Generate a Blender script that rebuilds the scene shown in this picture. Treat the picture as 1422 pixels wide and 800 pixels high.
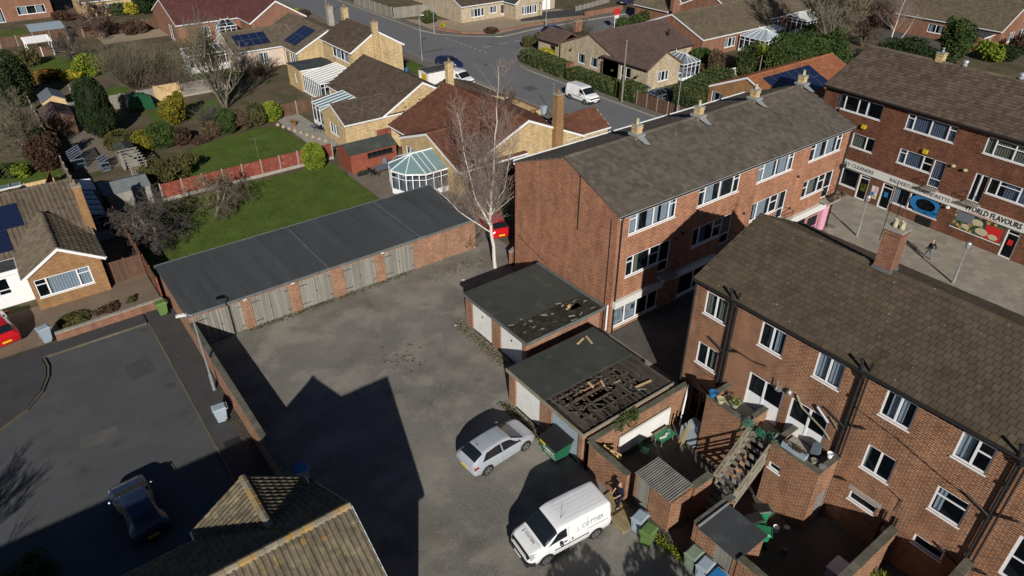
import bpy, math, random
import numpy as np
from mathutils import Vector, Matrix
for o in list(bpy.data.objects): bpy.data.objects.remove(o)
scene = bpy.context.scene
COL = scene.collection
R = random.Random(11)
NR = np.random.default_rng(5)
rad = math.radians

# ------------------------------------------------------------------ camera
F, PH, HD, H = 970.0, math.atan(630/970.0), rad(52.98), 28.0
cam = bpy.data.cameras.new('camera'); cam_o = bpy.data.objects.new('camera', cam); COL.objects.link(cam_o)
cam_o.location = (0, 0, H); cam_o.rotation_euler = (math.pi/2-PH, 0, HD-math.pi/2)
cam.sensor_width = 36; cam.lens = F/1422*36; cam.clip_end = 3000; cam.clip_start = .1
scene.camera = cam_o
FW = (math.cos(HD), math.sin(HD)); RT = (math.sin(HD), -math.cos(HD))

def G(px, py, z=0.0):
    "surveyed point: where the sight line through a photo pixel meets height z"
    a = (px-711)/F; b = -(py-400)/F
    fc = math.cos(PH)+b*math.sin(PH); up = -math.sin(PH)+b*math.cos(PH)
    t = (z-H)/up
    return ((a*RT[0]+fc*FW[0])*t, (a*RT[1]+fc*FW[1])*t)
def mpp(px, py):
    g = G(px, py); return math.sqrt(g[0]**2+g[1]**2+H*H)/F

# ------------------------------------------------------------------ world, sun, exposure
SUN_H, SUN_E = rad(59.3), rad(25.3)
w = bpy.data.worlds.new('World'); scene.world = w; w.use_nodes = True
nt = w.node_tree; nt.nodes.clear()
bg = nt.nodes.new('ShaderNodeBackground'); sk = nt.nodes.new('ShaderNodeTexSky'); ow = nt.nodes.new('ShaderNodeOutputWorld')
sk.sky_type = 'NISHITA'; sk.sun_disc = False; sk.sun_elevation = SUN_E; sk.sun_rotation = math.pi/2-(SUN_H+math.pi)
sk.air_density = .5; sk.dust_density = .2; sk.ozone_density = 2.0; sk.altitude = 300
bg.inputs['Strength'].default_value = 0.05
nt.links.new(sk.outputs[0], bg.inputs[0]); nt.links.new(bg.outputs[0], ow.inputs[0])
sl = bpy.data.lights.new('sun', 'SUN'); sl.energy = 5.0; sl.angle = rad(.53); sl.color = (1, .95, .87)
so = bpy.data.objects.new('sun', sl); COL.objects.link(so)
sd = Vector((math.cos(SUN_E)*math.cos(SUN_H), math.cos(SUN_E)*math.sin(SUN_H), -math.sin(SUN_E)))
so.rotation_euler = sd.to_track_quat('-Z', 'Y').to_euler(); so.location = (-30, -60, 60)
scene.view_settings.view_transform = 'Standard'; scene.view_settings.look = 'None'
scene.view_settings.exposure = 0.0; scene.view_settings.gamma = 1

# ------------------------------------------------------------------ mesh helpers
ORG = {}
def uvmap(me, off):
    n = len(me.polygons)
    if not n: return
    nl = len(me.loops)
    nor = np.empty(n*3); me.polygons.foreach_get('normal', nor); nor = nor.reshape(-1, 3)
    tot = np.empty(n, dtype=np.int32); me.polygons.foreach_get('loop_total', tot)
    vi = np.empty(nl, dtype=np.int32); me.loops.foreach_get('vertex_index', vi)
    co = np.empty(len(me.vertices)*3); me.vertices.foreach_get('co', co); co = co.reshape(-1, 3)+np.array(off)
    t = np.stack([-nor[:, 1], nor[:, 0], np.zeros(n)], 1); l = np.linalg.norm(t, axis=1)
    flat = l < .25; t[~flat] /= l[~flat][:, None]; t[flat] = (1, 0, 0)
    v = np.cross(nor, t); v[flat] = (0, 1, 0)
    T = np.repeat(t, tot, 0); V = np.repeat(v, tot, 0); P = co[vi]
    uv = np.stack([(P*T).sum(1), (P*V).sum(1)], 1)
    me.uv_layers.new(name='UVMap').data.foreach_set('uv', uv.astype(np.float32).ravel())

def link(name, me, m, parent=None, **tags):
    if m and not me.materials: me.materials.append(m)
    o = bpy.data.objects.new(name, me); COL.objects.link(o)
    if parent is not None:
        o.parent = parent; ORG[o.name] = ORG.get(parent.name, (0, 0, 0))
    tag(o, **tags)
    return o
def tag(o, label=None, cat=None, group=None, kind=None):
    if label: o['label'] = label
    if cat: o['category'] = cat
    if group: o['group'] = group
    if kind: o['kind'] = kind
    return o
def thing(name, label, cat, loc=(0, 0, 0), rz=0, group=None, local=False):
    o = bpy.data.objects.new(name, None); COL.objects.link(o)
    o.location = loc if len(loc) == 3 else (loc[0], loc[1], 0); o.rotation_euler = (0, 0, rz); o.empty_display_size = .3
    ORG[o.name] = (0, 0, 0) if local else tuple(o.location)
    return tag(o, label, cat, group)
def dup(root, loc, rz, label):
    r = root.copy(); COL.objects.link(r); r.location = loc; r.rotation_euler = (0, 0, rz); r['label'] = label
    for ch in list(root.children):
        c = ch.copy(); COL.objects.link(c); c.parent = r
        for g in list(ch.children):
            d = g.copy(); COL.objects.link(d); d.parent = c
    return r

class M:
    def __init__(s): s.v = []; s.f = []; s.r = []
    def add(s, vs, fs, r=None):
        n = len(s.v); s.v += [tuple(p) for p in vs]; s.f += [tuple(i+n for i in f) for f in fs]
        s.r += [R.random() if r is None else r]*len(fs); return s
    def poly(s, *p, r=None): return s.add(p, [tuple(range(len(p)))], r)
    def box(s, x0, y0, z0, x1, y1, z1, r=None):
        if x1 < x0: x0, x1 = x1, x0
        if y1 < y0: y0, y1 = y1, y0
        return s.add([(x0,y0,z0),(x1,y0,z0),(x1,y1,z0),(x0,y1,z0),(x0,y0,z1),(x1,y0,z1),(x1,y1,z1),(x0,y1,z1)],
                     [(0,3,2,1),(4,5,6,7),(0,1,5,4),(1,2,6,5),(2,3,7,6),(3,0,4,7)], r)
    def obox(s, c, d, rz=0, ry=0, rx=0, r=None):
        m = Matrix.Rotation(rz, 3, 'Z') @ Matrix.Rotation(ry, 3, 'Y') @ Matrix.Rotation(rx, 3, 'X'); c = Vector(c)
        vs = [c+m@Vector((sx*d[0]/2, sy*d[1]/2, sz*d[2]/2)) for sz in (-1,1) for sx, sy in ((-1,-1),(1,-1),(1,1),(-1,1))]
        return s.add(vs, [(0,3,2,1),(4,5,6,7),(0,1,5,4),(1,2,6,5),(2,3,7,6),(3,0,4,7)], r)
    def prism(s, pts, z0, z1, r=None):
        n = len(pts)
        return s.add([(p[0],p[1],z0) for p in pts]+[(p[0],p[1],z1) for p in pts],
                     [tuple(range(n))[::-1], tuple(range(n,2*n))]+[(i,(i+1)%n,n+(i+1)%n,n+i) for i in range(n)], r)
    def slab(s, pts, t, r=None):
        "polygon in space (counter-clockwise from outside) given a thickness downwards along its normal"
        P = [Vector(p) for p in pts]; n = (P[1]-P[0]).cross(P[2]-P[0]).normalized(); k = len(P)
        return s.add(P+[p-n*t for p in P], [tuple(range(k)), tuple(range(k,2*k))[::-1]]+[(i,k+i,k+(i+1)%k,(i+1)%k) for i in range(k)], r)
    def tube(s, p0, p1, r0, r1=None, n=6, cap=True, r=None):
        r1 = r0 if r1 is None else r1; p0 = Vector(p0); p1 = Vector(p1); d = (p1-p0)
        if d.length < 1e-6: return s
        d.normalize(); a = d.orthogonal().normalized(); b = d.cross(a)
        ring = lambda c, q: [c+(a*math.cos(6.28318*i/n)+b*math.sin(6.28318*i/n))*q for i in range(n)]
        fs = [(i,(i+1)%n,n+(i+1)%n,n+i) for i in range(n)]
        if cap: fs += [tuple(range(n))[::-1], tuple(range(n,2*n))]
        return s.add(ring(p0,r0)+ring(p1,r1), fs, r)
    def path(s, pts, rr, n=5, r=None):
        for a, b in zip(pts, pts[1:]): s.tube(a, b, rr, rr, n, True, r)
        return s
    def lathe(s, c, prof, n=14, r=None):
        vs = []; fs = []
        for q, z in prof: vs += [(c[0]+q*math.cos(6.28318*i/n), c[1]+q*math.sin(6.28318*i/n), c[2]+z) for i in range(n)]
        for k in range(len(prof)-1): fs += [(k*n+i, k*n+(i+1)%n, (k+1)*n+(i+1)%n, (k+1)*n+i) for i in range(n)]
        fs += [tuple(range(n))[::-1], tuple(range((len(prof)-1)*n, len(prof)*n))]
        return s.add(vs, fs, r)
    def mesh(s, name, off=(0, 0, 0), smooth=False):
        me = bpy.data.meshes.new(name)
        me.from_pydata([(x-off[0], y-off[1], z-off[2]) for x, y, z in s.v], [], s.f)
        a = me.attributes.new('rnd', 'FLOAT', 'FACE'); a.data.foreach_set('value', s.r)
        uvmap(me, off)
        if smooth: me.polygons.foreach_set('use_smooth', [True]*len(me.polygons))
        return me
    def build(s, name, m, parent=None, smooth=False, **tags):
        off = ORG.get(parent.name, (0, 0, 0)) if parent is not None else (0, 0, 0)
        return link(name, s.mesh(name, off, smooth), m, parent, **tags)

# ------------------------------------------------------------------ materials
class NM:
    def __init__(s, name):
        s.m = bpy.data.materials.new(name); s.m.use_nodes = True; s.t = s.m.node_tree; s.n = s.t.nodes
        s.n.clear(); s.b = s.n.new('ShaderNodeBsdfPrincipled'); s.o = s.n.new('ShaderNodeOutputMaterial'); s.l(s.b.outputs[0], s.o.inputs[0])
        s.uv = s.n.new('ShaderNodeUVMap').outputs[0]; s.oc = s.n.new('ShaderNodeNewGeometry').outputs['Position']
    def l(s, a, b): s.t.links.new(a, b)
    def noise(s, scale, detail=4, rough=.6, uv=False, stretch=None, dist=0):
        n = s.n.new('ShaderNodeTexNoise'); n.inputs['Scale'].default_value = scale; n.inputs['Detail'].default_value = detail
        n.inputs['Roughness'].default_value = rough; n.inputs['Distortion'].default_value = dist
        src = s.uv if uv else s.oc
        if stretch:
            mp = s.n.new('ShaderNodeMapping'); mp.inputs['Scale'].default_value = stretch; s.l(src, mp.inputs[0]); src = mp.outputs[0]
        s.l(src, n.inputs['Vector']); return n.outputs['Fac']
    def ramp(s, f, a, b, c0=(0,0,0), c1=(1,1,1)):
        r = s.n.new('ShaderNodeValToRGB'); e = r.color_ramp.elements; e[0].position = a; e[1].position = b
        e[0].color = (*c0, 1); e[1].color = (*c1, 1); s.l(f, r.inputs[0]); return r.outputs[0]
    def mix(s, f, a, b, mode='MIX'):
        x = s.n.new('ShaderNodeMix'); x.data_type = 'RGBA'; x.blend_type = mode
        for i, v in ((0, f), (6, a), (7, b)):
            if isinstance(v, (int, float)): x.inputs[i].default_value = v
            elif isinstance(v, tuple): x.inputs[i].default_value = (*v, 1)
            else: s.l(v, x.inputs[i])
        return x.outputs[2]
    def rnd(s):
        a = s.n.new('ShaderNodeAttribute'); a.attribute_name = 'rnd'
        i = s.n.new('ShaderNodeObjectInfo'); q = s.math('ADD', a.outputs['Fac'], i.outputs['Random']); return s.math('FRACT', q)
    def math(s, op, a, b=None):
        x = s.n.new('ShaderNodeMath'); x.operation = op
        for i, v in ((0, a), (1, b)):
            if v is None: continue
            if isinstance(v, (int, float)): x.inputs[i].default_value = v
            else: s.l(v, x.inputs[i])
        return x.outputs[0]
    def bump(s, f, strength=.3, dist=.02):
        b = s.n.new('ShaderNodeBump'); b.inputs['Strength'].default_value = strength; b.inputs['Distance'].default_value = dist
        s.l(f, b.inputs['Height']); s.l(b.outputs[0], s.b.inputs['Normal'])
    def fin(s, col, rough=.85, spec=.3, metal=0, coat=0):
        if isinstance(col, tuple): s.b.inputs['Base Color'].default_value = (*col, 1)
        else: s.l(col, s.b.inputs['Base Color'])
        if isinstance(rough, (int, float)): s.b.inputs['Roughness'].default_value = rough
        else: s.l(rough, s.b.inputs['Roughness'])
        s.b.inputs['Specular IOR Level'].default_value = spec
        s.b.inputs['Metallic'].default_value = metal; s.b.inputs['Coat Weight'].default_value = coat; s.b.inputs['Coat Roughness'].default_value = .04
        return s.m
def mul(c, k): return tuple(min(1, x*k) for x in c)
def surf(name, c, var=.25, scale=3, rough=.85, bump=.2, rv=0, fine=40, spec=.3, spots=(), metal=0, stretch=None, uv=False, vor=(), grain=.25):
    m = NM(name); n1 = m.noise(scale, 6, .65, uv, stretch)
    col = m.mix(m.ramp(n1, .3, .7), mul(c, 1-var), mul(c, 1+var))
    n2 = m.noise(fine, 3, .6, uv, stretch); col = m.mix(m.math('MULTIPLY', m.ramp(n2, .35, .65), grain), col, mul(c, 1.6))
    if rv: col = m.mix(m.ramp(m.rnd(), 0, 1, (1-rv,)*3, (1+rv*.6,)*3), col, col) if False else m.mix(1.0, col, m.ramp(m.rnd(), 0, 1, (1-rv,)*3, (1,)*3), 'MULTIPLY')
    for sc, sz, lo, hi, amt in spots:
        col = m.mix(m.math('MULTIPLY', m.ramp(m.noise(sz, 5, .6, uv, stretch), lo, hi), amt), col, sc)
    for sc, sz, rr_, amt in vor:
        v = m.n.new('ShaderNodeTexVoronoi'); v.inputs['Scale'].default_value = sz; m.l(m.oc, v.inputs['Vector']); q = m.math('ADD', v.outputs['Distance'], m.math('MULTIPLY', m.noise(sz*6, 3), rr_*.9))
        sel = m.n.new('ShaderNodeSeparateColor'); m.l(v.outputs['Color'], sel.inputs[0]); f_ = m.math('MULTIPLY', m.ramp(q, rr_*.9, rr_*1.5, (1,1,1), (0,0,0)), m.math('MULTIPLY', m.ramp(sel.outputs[0], .45, .75), amt)); col = m.mix(f_, col, sc)
    if bump: m.bump(n2, bump, .02)
    return m.fin(col, rough, spec, metal)
def brick(name, c1, c2, mortar, var=.25, dark=(), w=.27, h=.092):
    m = NM(name); b = m.n.new('ShaderNodeTexBrick'); m.l(m.uv, b.inputs['Vector'])
    for k, v in (('Scale', 1), ('Mortar Size', .018), ('Mortar Smooth', .2), ('Brick Width', w), ('Row Height', h), ('Bias', -.1)): b.inputs[k].default_value = v
    b.inputs['Color1'].default_value = (*c1, 1); b.inputs['Color2'].default_value = (*c2, 1); b.inputs['Mortar'].default_value = (*mortar, 1)
    col = m.mix(1.0, b.outputs['Color'], m.ramp(m.noise(.8, 5, .65), .3, .7, (1-var,)*3, (1,)*3), 'MULTIPLY')
    col = m.mix(1.0, col, m.ramp(m.noise(2.4, 4, .75, True, (1, 4.5, 1)), .36, .64, (.66,)*3, (1.06,)*3), 'MULTIPLY')
    col = m.mix(1.0, col, m.ramp(m.noise(1.7, 5, .7, False, (1, 1, .22)), .34, .66, (.74,.73,.72), (1.08,1.07,1.06)), 'MULTIPLY')
    for sc, sz, lo, hi, amt in dark:
        col = m.mix(m.math('MULTIPLY', m.ramp(m.noise(sz, 5, .6), lo, hi), amt), col, sc)
    m.bump(m.math('SUBTRACT', 1.0, b.outputs['Fac']), .5, .008)
    return m.fin(col, .9, .2)
def flat(name, c, rough=.5, spec=.5, metal=0, coat=0, var=.06, sc=6):
    m = NM(name); return m.fin(m.mix(m.ramp(m.noise(sc, 4), .3, .7), mul(c, 1-var), mul(c, 1+var)), rough, spec, metal, coat)
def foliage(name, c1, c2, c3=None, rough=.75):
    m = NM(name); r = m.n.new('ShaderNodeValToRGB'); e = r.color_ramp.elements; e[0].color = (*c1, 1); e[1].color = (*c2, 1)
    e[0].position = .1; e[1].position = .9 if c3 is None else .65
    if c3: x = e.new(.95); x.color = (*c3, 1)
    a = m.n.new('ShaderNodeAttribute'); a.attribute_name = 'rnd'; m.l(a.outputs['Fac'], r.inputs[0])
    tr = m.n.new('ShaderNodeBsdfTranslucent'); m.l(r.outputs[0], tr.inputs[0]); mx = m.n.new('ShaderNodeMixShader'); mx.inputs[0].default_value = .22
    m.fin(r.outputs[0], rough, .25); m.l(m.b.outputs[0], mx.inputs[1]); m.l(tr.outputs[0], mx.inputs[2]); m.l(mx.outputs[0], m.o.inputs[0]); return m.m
def glassmat(name, tint=(.8,.85,.9), see=.75):
    m = NM(name); m.fin((.015,.02,.025), .04, .8)
    tr = m.n.new('ShaderNodeBsdfTransparent'); tr.inputs[0].default_value = (*tint, 1); mx = m.n.new('ShaderNodeMixShader')
    fr = m.n.new('ShaderNodeLayerWeight'); fr.inputs[0].default_value = .5
    f = m.math('ADD', m.math('MULTIPLY', m.math('POWER', fr.outputs['Facing'], 3.0), .6), 1-see)
    f = m.math('MINIMUM', f, 1.0)
    m.l(f, mx.inputs[0]); m.l(tr.outputs[0], mx.inputs[1]); m.l(m.b.outputs[0], mx.inputs[2]); m.l(mx.outputs[0], m.o.inputs[0]); return m.m

MT = {}
MT['brick_c'] = brick('brick_brown', (.36,.132,.062), (.185,.062,.032), (.54,.40,.27), .25, [((.13,.055,.03), 1.6, .5, .75, .5), ((.34,.22,.14), .9, .62, .72, .35)], .30, .112)
MT['brick_b'] = brick('brick_orange', (.45,.160,.080), (.27,.085,.044), (.54,.38,.26), .18, [((.42,.24,.15), 3, .66, .72, .5)], .33, .125)
MT['brick_d'] = brick('brick_dark', (.25,.078,.042), (.13,.042,.026), (.28,.18,.12), .35, [((.30,.14,.08), 3, .62, .7, .5)], .33, .125)
MT['brick_g'] = brick('brick_garage', (.42,.15,.07), (.24,.08,.04), (.52,.40,.29), .3, [((.42,.33,.25), 5, .6, .72, .4)])
MT['brick_y'] = brick('brick_buff', (.72,.53,.26), (.52,.34,.15), (.66,.55,.37), .15, [((.33,.14,.07), 14, .62, .7, .5)], .36, .13)
MT['brick_o'] = brick('brick_light_orange', (.44,.21,.08), (.33,.15,.06), (.36,.26,.15), .2)
MT['brick_r'] = brick('brick_pink_red', (.36,.14,.08), (.26,.10,.06), (.32,.22,.16), .2)
MT['stone'] = brick('reconstituted_stone', (.68,.58,.42), (.54,.43,.30), (.42,.35,.25), .2, w=.4, h=.16)
MT['render'] = surf('pink_render', (.52,.42,.34), .08, 2, .9, .1)
MT['white'] = flat('white_upvc', (.78,.79,.80), .35, .5)
MT['whitepaint'] = surf('weathered_white_paint', (.66,.66,.63), .12, 2, .6, .1, fine=20)
MT['glass'] = glassmat('window_glass', see=.84)
MT['glassdark'] = flat('dark_glass', (.012,.016,.02), .05, .9)
MT['glassblue'] = flat('blue_glass_roof', (.17,.27,.28), .15, .7)
MT['room'] = flat('dark_interior', (.05,.048,.045), .9, .1)
MT['curtain'] = surf('net_curtain', (.75,.75,.73), .1, 5, .9, 0)
MT['curtain2'] = surf('beige_curtain', (.42,.38,.25), .15, 5, .9, 0)
MT['curtain3'] = surf('grey_curtain', (.30,.31,.38), .15, 5, .9, 0)
MT['tile_c'] = surf('tile_brown_grey', (.104,.081,.056), .25, .6, .95, .35, .26, 22, .1, [((.085,.075,.045), 1.3, .5, .7, .3), ((.22,.21,.18), 9, .64, .72, .5)], vor=[((.27,.26,.23), 1.0, .09, .8), ((.36,.35,.32), 2.2, .10, .9), ((.30,.29,.27), 3.5, .12, .6)])
MT['tile_b'] = surf('tile_grey_brown', (.130,.113,.094), .25, .5, .95, .35, .34, 22, .1, vor=[((.34,.32,.28), .8, .08, .6), ((.42,.40,.36), 2.2, .08, .6)], spots=[((.20,.17,.09), .9, .6, .74, .25), ((.30,.29,.26), 6, .70, .74, .5)])
MT['tile_d'] = surf('tile_warm_brown', (.135,.10,.075), .2, .5, .95, .3, .42, 40, .1, [((.34,.32,.28), 4, .72, .75, .6)])
MT['tile_n'] = surf('tile_lichen', (.135,.113,.080), .25, .9, .95, .4, .35, 40, .1, [((.30,.27,.15), 2.5, .5, .7, .5), ((.34,.20,.04), 1.6, .60, .68, .6), ((.5,.5,.46), 9, .7, .73, .7)])
MT['tile_ridge'] = surf('ridge_lichen', (.26,.23,.17), .25, 2, .95, .4, .3, 40, .1, [((.38,.22,.04), 1.8, .46, .62, .75)])
MT['tile_e'] = surf('tile_beige_brown', (.155,.125,.09), .2, .5, .95, .3, .35, 40, .1, [((.10,.09,.07), 2, .55, .7, .4)])
MT['tile_y'] = surf('tile_brown', (.11,.082,.062), .2, .5, .95, .3, .35, 40, .1)
MT['tile_red'] = surf('tile_red_brown', (.155,.07,.045), .22, .5, .95, .3, .32, 40, .1)
MT['tile_purple'] = surf('tile_plum', (.125,.085,.075), .12, .5, .9, .3, .25, 40, .15)
MT['tile_h'] = surf('tile_olive_brown', (.16,.13,.09), .18, .5, .95, .3, .32, 40, .1)
MT['tile_or'] = surf('tile_orange', (.32,.13,.065), .18, .5, .95, .3, .3, 40, .1)
MT['tile_pr'] = surf('tile_maroon', (.13,.055,.05), .2, .5, .95, .3, .3, 40, .1)
MT['felt'] = surf('roofing_felt', (.044,.048,.052), .22, .5, .75, .25, 0, 60, .35, [((.14,.16,.17), .9, .56, .74, .4)])
MT['felt_row'] = surf('streaked_felt', (.064,.068,.071), .25, 1.0, .62, .2, 0, 9, .25, [((.15,.155,.155), .55, .55, .78, .4), ((.10,.105,.105), 3, .5, .8, .2)], stretch=(1, .07, 1))
MT['leaf_dry'] = foliage('dry_growth', (.10,.085,.05), (.28,.24,.15))
MT['corr'] = surf('grey_corrugated_sheet', (.17,.165,.15), .3, 2, .8, .3, .3)
MT['seam'] = surf('worn_felt_edge', (.11,.12,.12), .3, 2, .8, .2)
MT['felt2'] = surf('green_grey_felt', (.048,.053,.048), .25, .6, .8, .3, 0, 50, .3, [((.12,.13,.11), 1.1, .55, .75, .45)])
MT['mossfelt'] = surf('mossy_rotten_felt', (.035,.032,.026), .4, 1.2, .95, .6, 0, 30, .1, [((.09,.07,.045), 2.4, .52, .7, .6)])
MT['oldwood'] = surf('weathered_timber', (.245,.235,.205), .25, 1.2, .85, .4, .3, 18, .15, (), 0, (1, 1, .12))
MT['rotwood'] = surf('rotten_timber', (.10,.085,.07), .4, 1.5, .9, .4, .5, 18, .15)
MT['palewood'] = surf('pale_timber', (.25,.225,.17), .25, 2, .8, .3, .3, 20, .2)
MT['newwood'] = surf('fresh_timber', (.58,.42,.22), .18, 2, .8, .3, .2, 20, .2)
MT['pallet'] = surf('pallet_timber', (.33,.26,.14), .2, 2, .85, .3, .3, 20, .2)
MT['fence_br'] = surf('brown_fence', (.13,.075,.05), .2, 2, .85, .3, .3, 30, .2)
MT['fence_red'] = surf('red_stained_fence', (.23,.062,.042), .3, 1.5, .85, .3, .25, 30, .2, [((.40,.30,.26), 3, .56, .72, .5)])
MT['fence_gr'] = surf('grey_fence', (.24,.22,.19), .2, 2, .9, .3, .25, 30, .2)
MT['shed_red'] = surf('red_shed', (.24,.07,.042), .22, 2, .8, .3, .2, 30, .2)
MT['concrete'] = surf('concrete', (.30,.28,.24), .2, 2, .9, .3, .1, 40, .2)
MT['coping'] = surf('mossy_coping', (.13,.125,.10), .3, 1.6, .95, .5, .25, 30, .1, [((.30,.30,.27), 3, .6, .72, .5), ((.06,.06,.025), 2, .5, .65, .5)])
MT['black'] = flat('black_plastic', (.018,.018,.02), .45, .5)
MT['pipe'] = flat('black_pipe', (.02,.02,.022), .5, .4)
MT['steel'] = flat('galvanised_steel', (.42,.44,.46), .45, .5, .6)
MT['lead'] = surf('lead_flashing', (.23,.24,.25), .2, 3, .6, .1, spec=.5)
MT['greyroof'] = surf('grey_mineral_felt', (.15,.165,.17), .2, 2, .8, .2)
MT['solar'] = flat('solar_panel', (.012,.02,.055), .18, .7)
MT['tarp'] = flat('green_tarpaulin', (.012,.075,.03), .35, .5)
MT['green'] = flat('green_plastic', (.02,.20,.09), .45, .5)
MT['binblue'] = surf('grey_blue_bin', (.27,.33,.38), .08, 3, .55, .1, spec=.4)
MT['bingreen'] = surf('green_bin', (.10,.17,.05), .12, 3, .55, .1, spec=.4)
MT['bingreen2'] = surf('pale_green_bin', (.17,.22,.16), .12, 3, .55, .1, spec=.4)
MT['soil'] = surf('soil', (.085,.065,.048), .4, 1.2, 1, .6, 0, 25, .05, [((.16,.15,.09), 1.7, .52, .7, .5)])
MT['ironG'] = flat('painted_iron_green', (.03,.16,.11), .5, .4)
MT['dgreen'] = flat('dark_green_plastic', (.015,.12,.06), .5, .4)
MT['yellow'] = flat('yellow_plastic', (.55,.42,.02), .4, .5)
MT['plate'] = flat('yellow_plate', (.70,.52,.03), .4, .4)
MT['platew'] = flat('white_plate', (.75,.75,.75), .4, .4)
MT['tyre'] = flat('tyre_rubber', (.02,.02,.02), .8, .2)
MT['rim'] = flat('alloy_rim', (.45,.46,.48), .3, .6, .8)
MT['redlamp'] = flat('red_lamp', (.25,.01,.015), .2, .6, coat=1)
MT['clear'] = flat('clear_lamp', (.55,.57,.6), .15, .7, .3, coat=1)
MT['signwhite'] = flat('white_sign_board', (.62,.62,.58), .6, .4)
MT['signgrey'] = flat('grey_lettering', (.10,.11,.14), .6, .3)
MT['vanletter'] = flat('faded_grey_lettering', (.42,.43,.44), .6, .3)
MT['signblack'] = flat('black_lettering', (.02,.02,.025), .6, .3)
MT['signred'] = flat('red_print', (.50,.02,.02), .6, .3)
MT['signblue'] = flat('blue_print', (.02,.17,.42), .4, .4)
MT['pink'] = flat('pink_paint', (.65,.32,.45), .6, .4)
MT['bark'] = surf('grey_brown_bark', (.15,.125,.10), .3, 4, .95, .5)
MT['bark_d'] = surf('dark_bark', (.085,.068,.055), .3, 4, .95, .5)
MT['bark_w'] = surf('birch_bark', (.52,.49,.44), .15, 5, .8, .3, spots=[((.06,.05,.04), 7, .62, .68, .8)])
MT['twig'] = flat('twig_brown', (.085,.065,.05), .9, .2)
MT['twig_p'] = flat('twig_pale_birch', (.20,.155,.13), .9, .2)
MT['twig_g'] = flat('twig_olive', (.12,.105,.07), .9, .2)
MT['twig_r'] = flat('twig_red_brown', (.10,.062,.05), .9, .2)
MT['twig_grey'] = flat('twig_grey', (.075,.065,.058), .9, .2)
MT['leaf_dark'] = foliage('leaf_dark_green', (.012,.022,.008), (.04,.065,.018))
MT['leaf_mid'] = foliage('leaf_mid_green', (.025,.045,.012), (.075,.115,.025))
MT['leaf_hedge'] = foliage('leaf_hedge_green', (.025,.042,.012), (.075,.10,.028), (.12,.13,.05))
MT['leaf_olive'] = foliage('leaf_olive', (.05,.05,.018), (.13,.12,.04))
MT['leaf_lime'] = foliage('leaf_lime', (.09,.13,.012), (.24,.30,.03))
MT['leaf_yellow'] = foliage('leaf_yellow', (.20,.17,.015), (.50,.44,.05))
MT['leaf_gold'] = foliage('leaf_gold_conifer', (.09,.085,.01), (.27,.23,.02))
MT['leaf_red'] = foliage('leaf_red_brown', (.045,.028,.018), (.11,.06,.036))
MT['leaf_brown'] = foliage('leaf_brown', (.06,.042,.025), (.16,.11,.06))
MT['leaf_orange'] = foliage('leaf_orange', (.09,.06,.012), (.26,.14,.02))
MT['grass'] = foliage('grass_blades', (.03,.05,.01), (.10,.13,.03))

# ------------------------------------------------------------------ walls, windows, roofs
def ubox(m, o, d, N, u0, u1, z0, z1, n0, n1, r=.5):
    P = lambda u, z, n: (o[0]+d[0]*u+N[0]*n, o[1]+d[1]*u+N[1]*n, z)
    return m.add([P(u0,z0,n1),P(u1,z0,n1),P(u1,z0,n0),P(u0,z0,n0),P(u0,z1,n1),P(u1,z1,n1),P(u1,z1,n0),P(u0,z1,n0)],
                 [(0,3,2,1),(4,5,6,7),(0,1,5,4),(1,2,6,5),(2,3,7,6),(3,0,4,7)], r)
def wall(th, p0, p1, z0, z1, ops, m, gable=None, name='wall', depth=.12):
    L = math.dist(p0, p1); d = ((p1[0]-p0[0])/L, (p1[1]-p0[1])/L); N = (d[1], -d[0]); b = M()
    P = lambda u, z, n=0: (p0[0]+d[0]*u+N[0]*n, p0[1]+d[1]*u+N[1]*n, z)
    us = sorted({0, L, *[max(0, min(L, q)) for o in ops for q in o[:2]]}); zs = sorted({z0, z1, *[q for o in ops for q in o[2:4]]})
    for a, c in zip(us, us[1:]):
        for e, g in zip(zs, zs[1:]):
            mu, mz = (a+c)/2, (e+g)/2
            if any(o[0] < mu < o[1] and o[2] < mz < o[3] for o in ops): continue
            b.poly(P(a,e), P(c,e), P(c,g), P(a,g))
    for o in ops:
        a, c, e, g = o[:4]; q = -depth
        b.poly(P(a,e), P(a,g), P(a,g,q), P(a,e,q)); b.poly(P(c,e), P(c,e,q), P(c,g,q), P(c,g))
        b.poly(P(a,e), P(a,e,q), P(c,e,q), P(c,e)); b.poly(P(a,g), P(c,g), P(c,g,q), P(a,g,q))
    if gable: b.poly(P(0, z1), P(L, z1), P(gable[0]*L, gable[1]))
    o_ = b.build(name, m, th)
    for o in ops:
        if len(o) > 4 and o[4]: window(th, p0, d, N, *o[:4], o[4], depth)
    return o_
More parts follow.
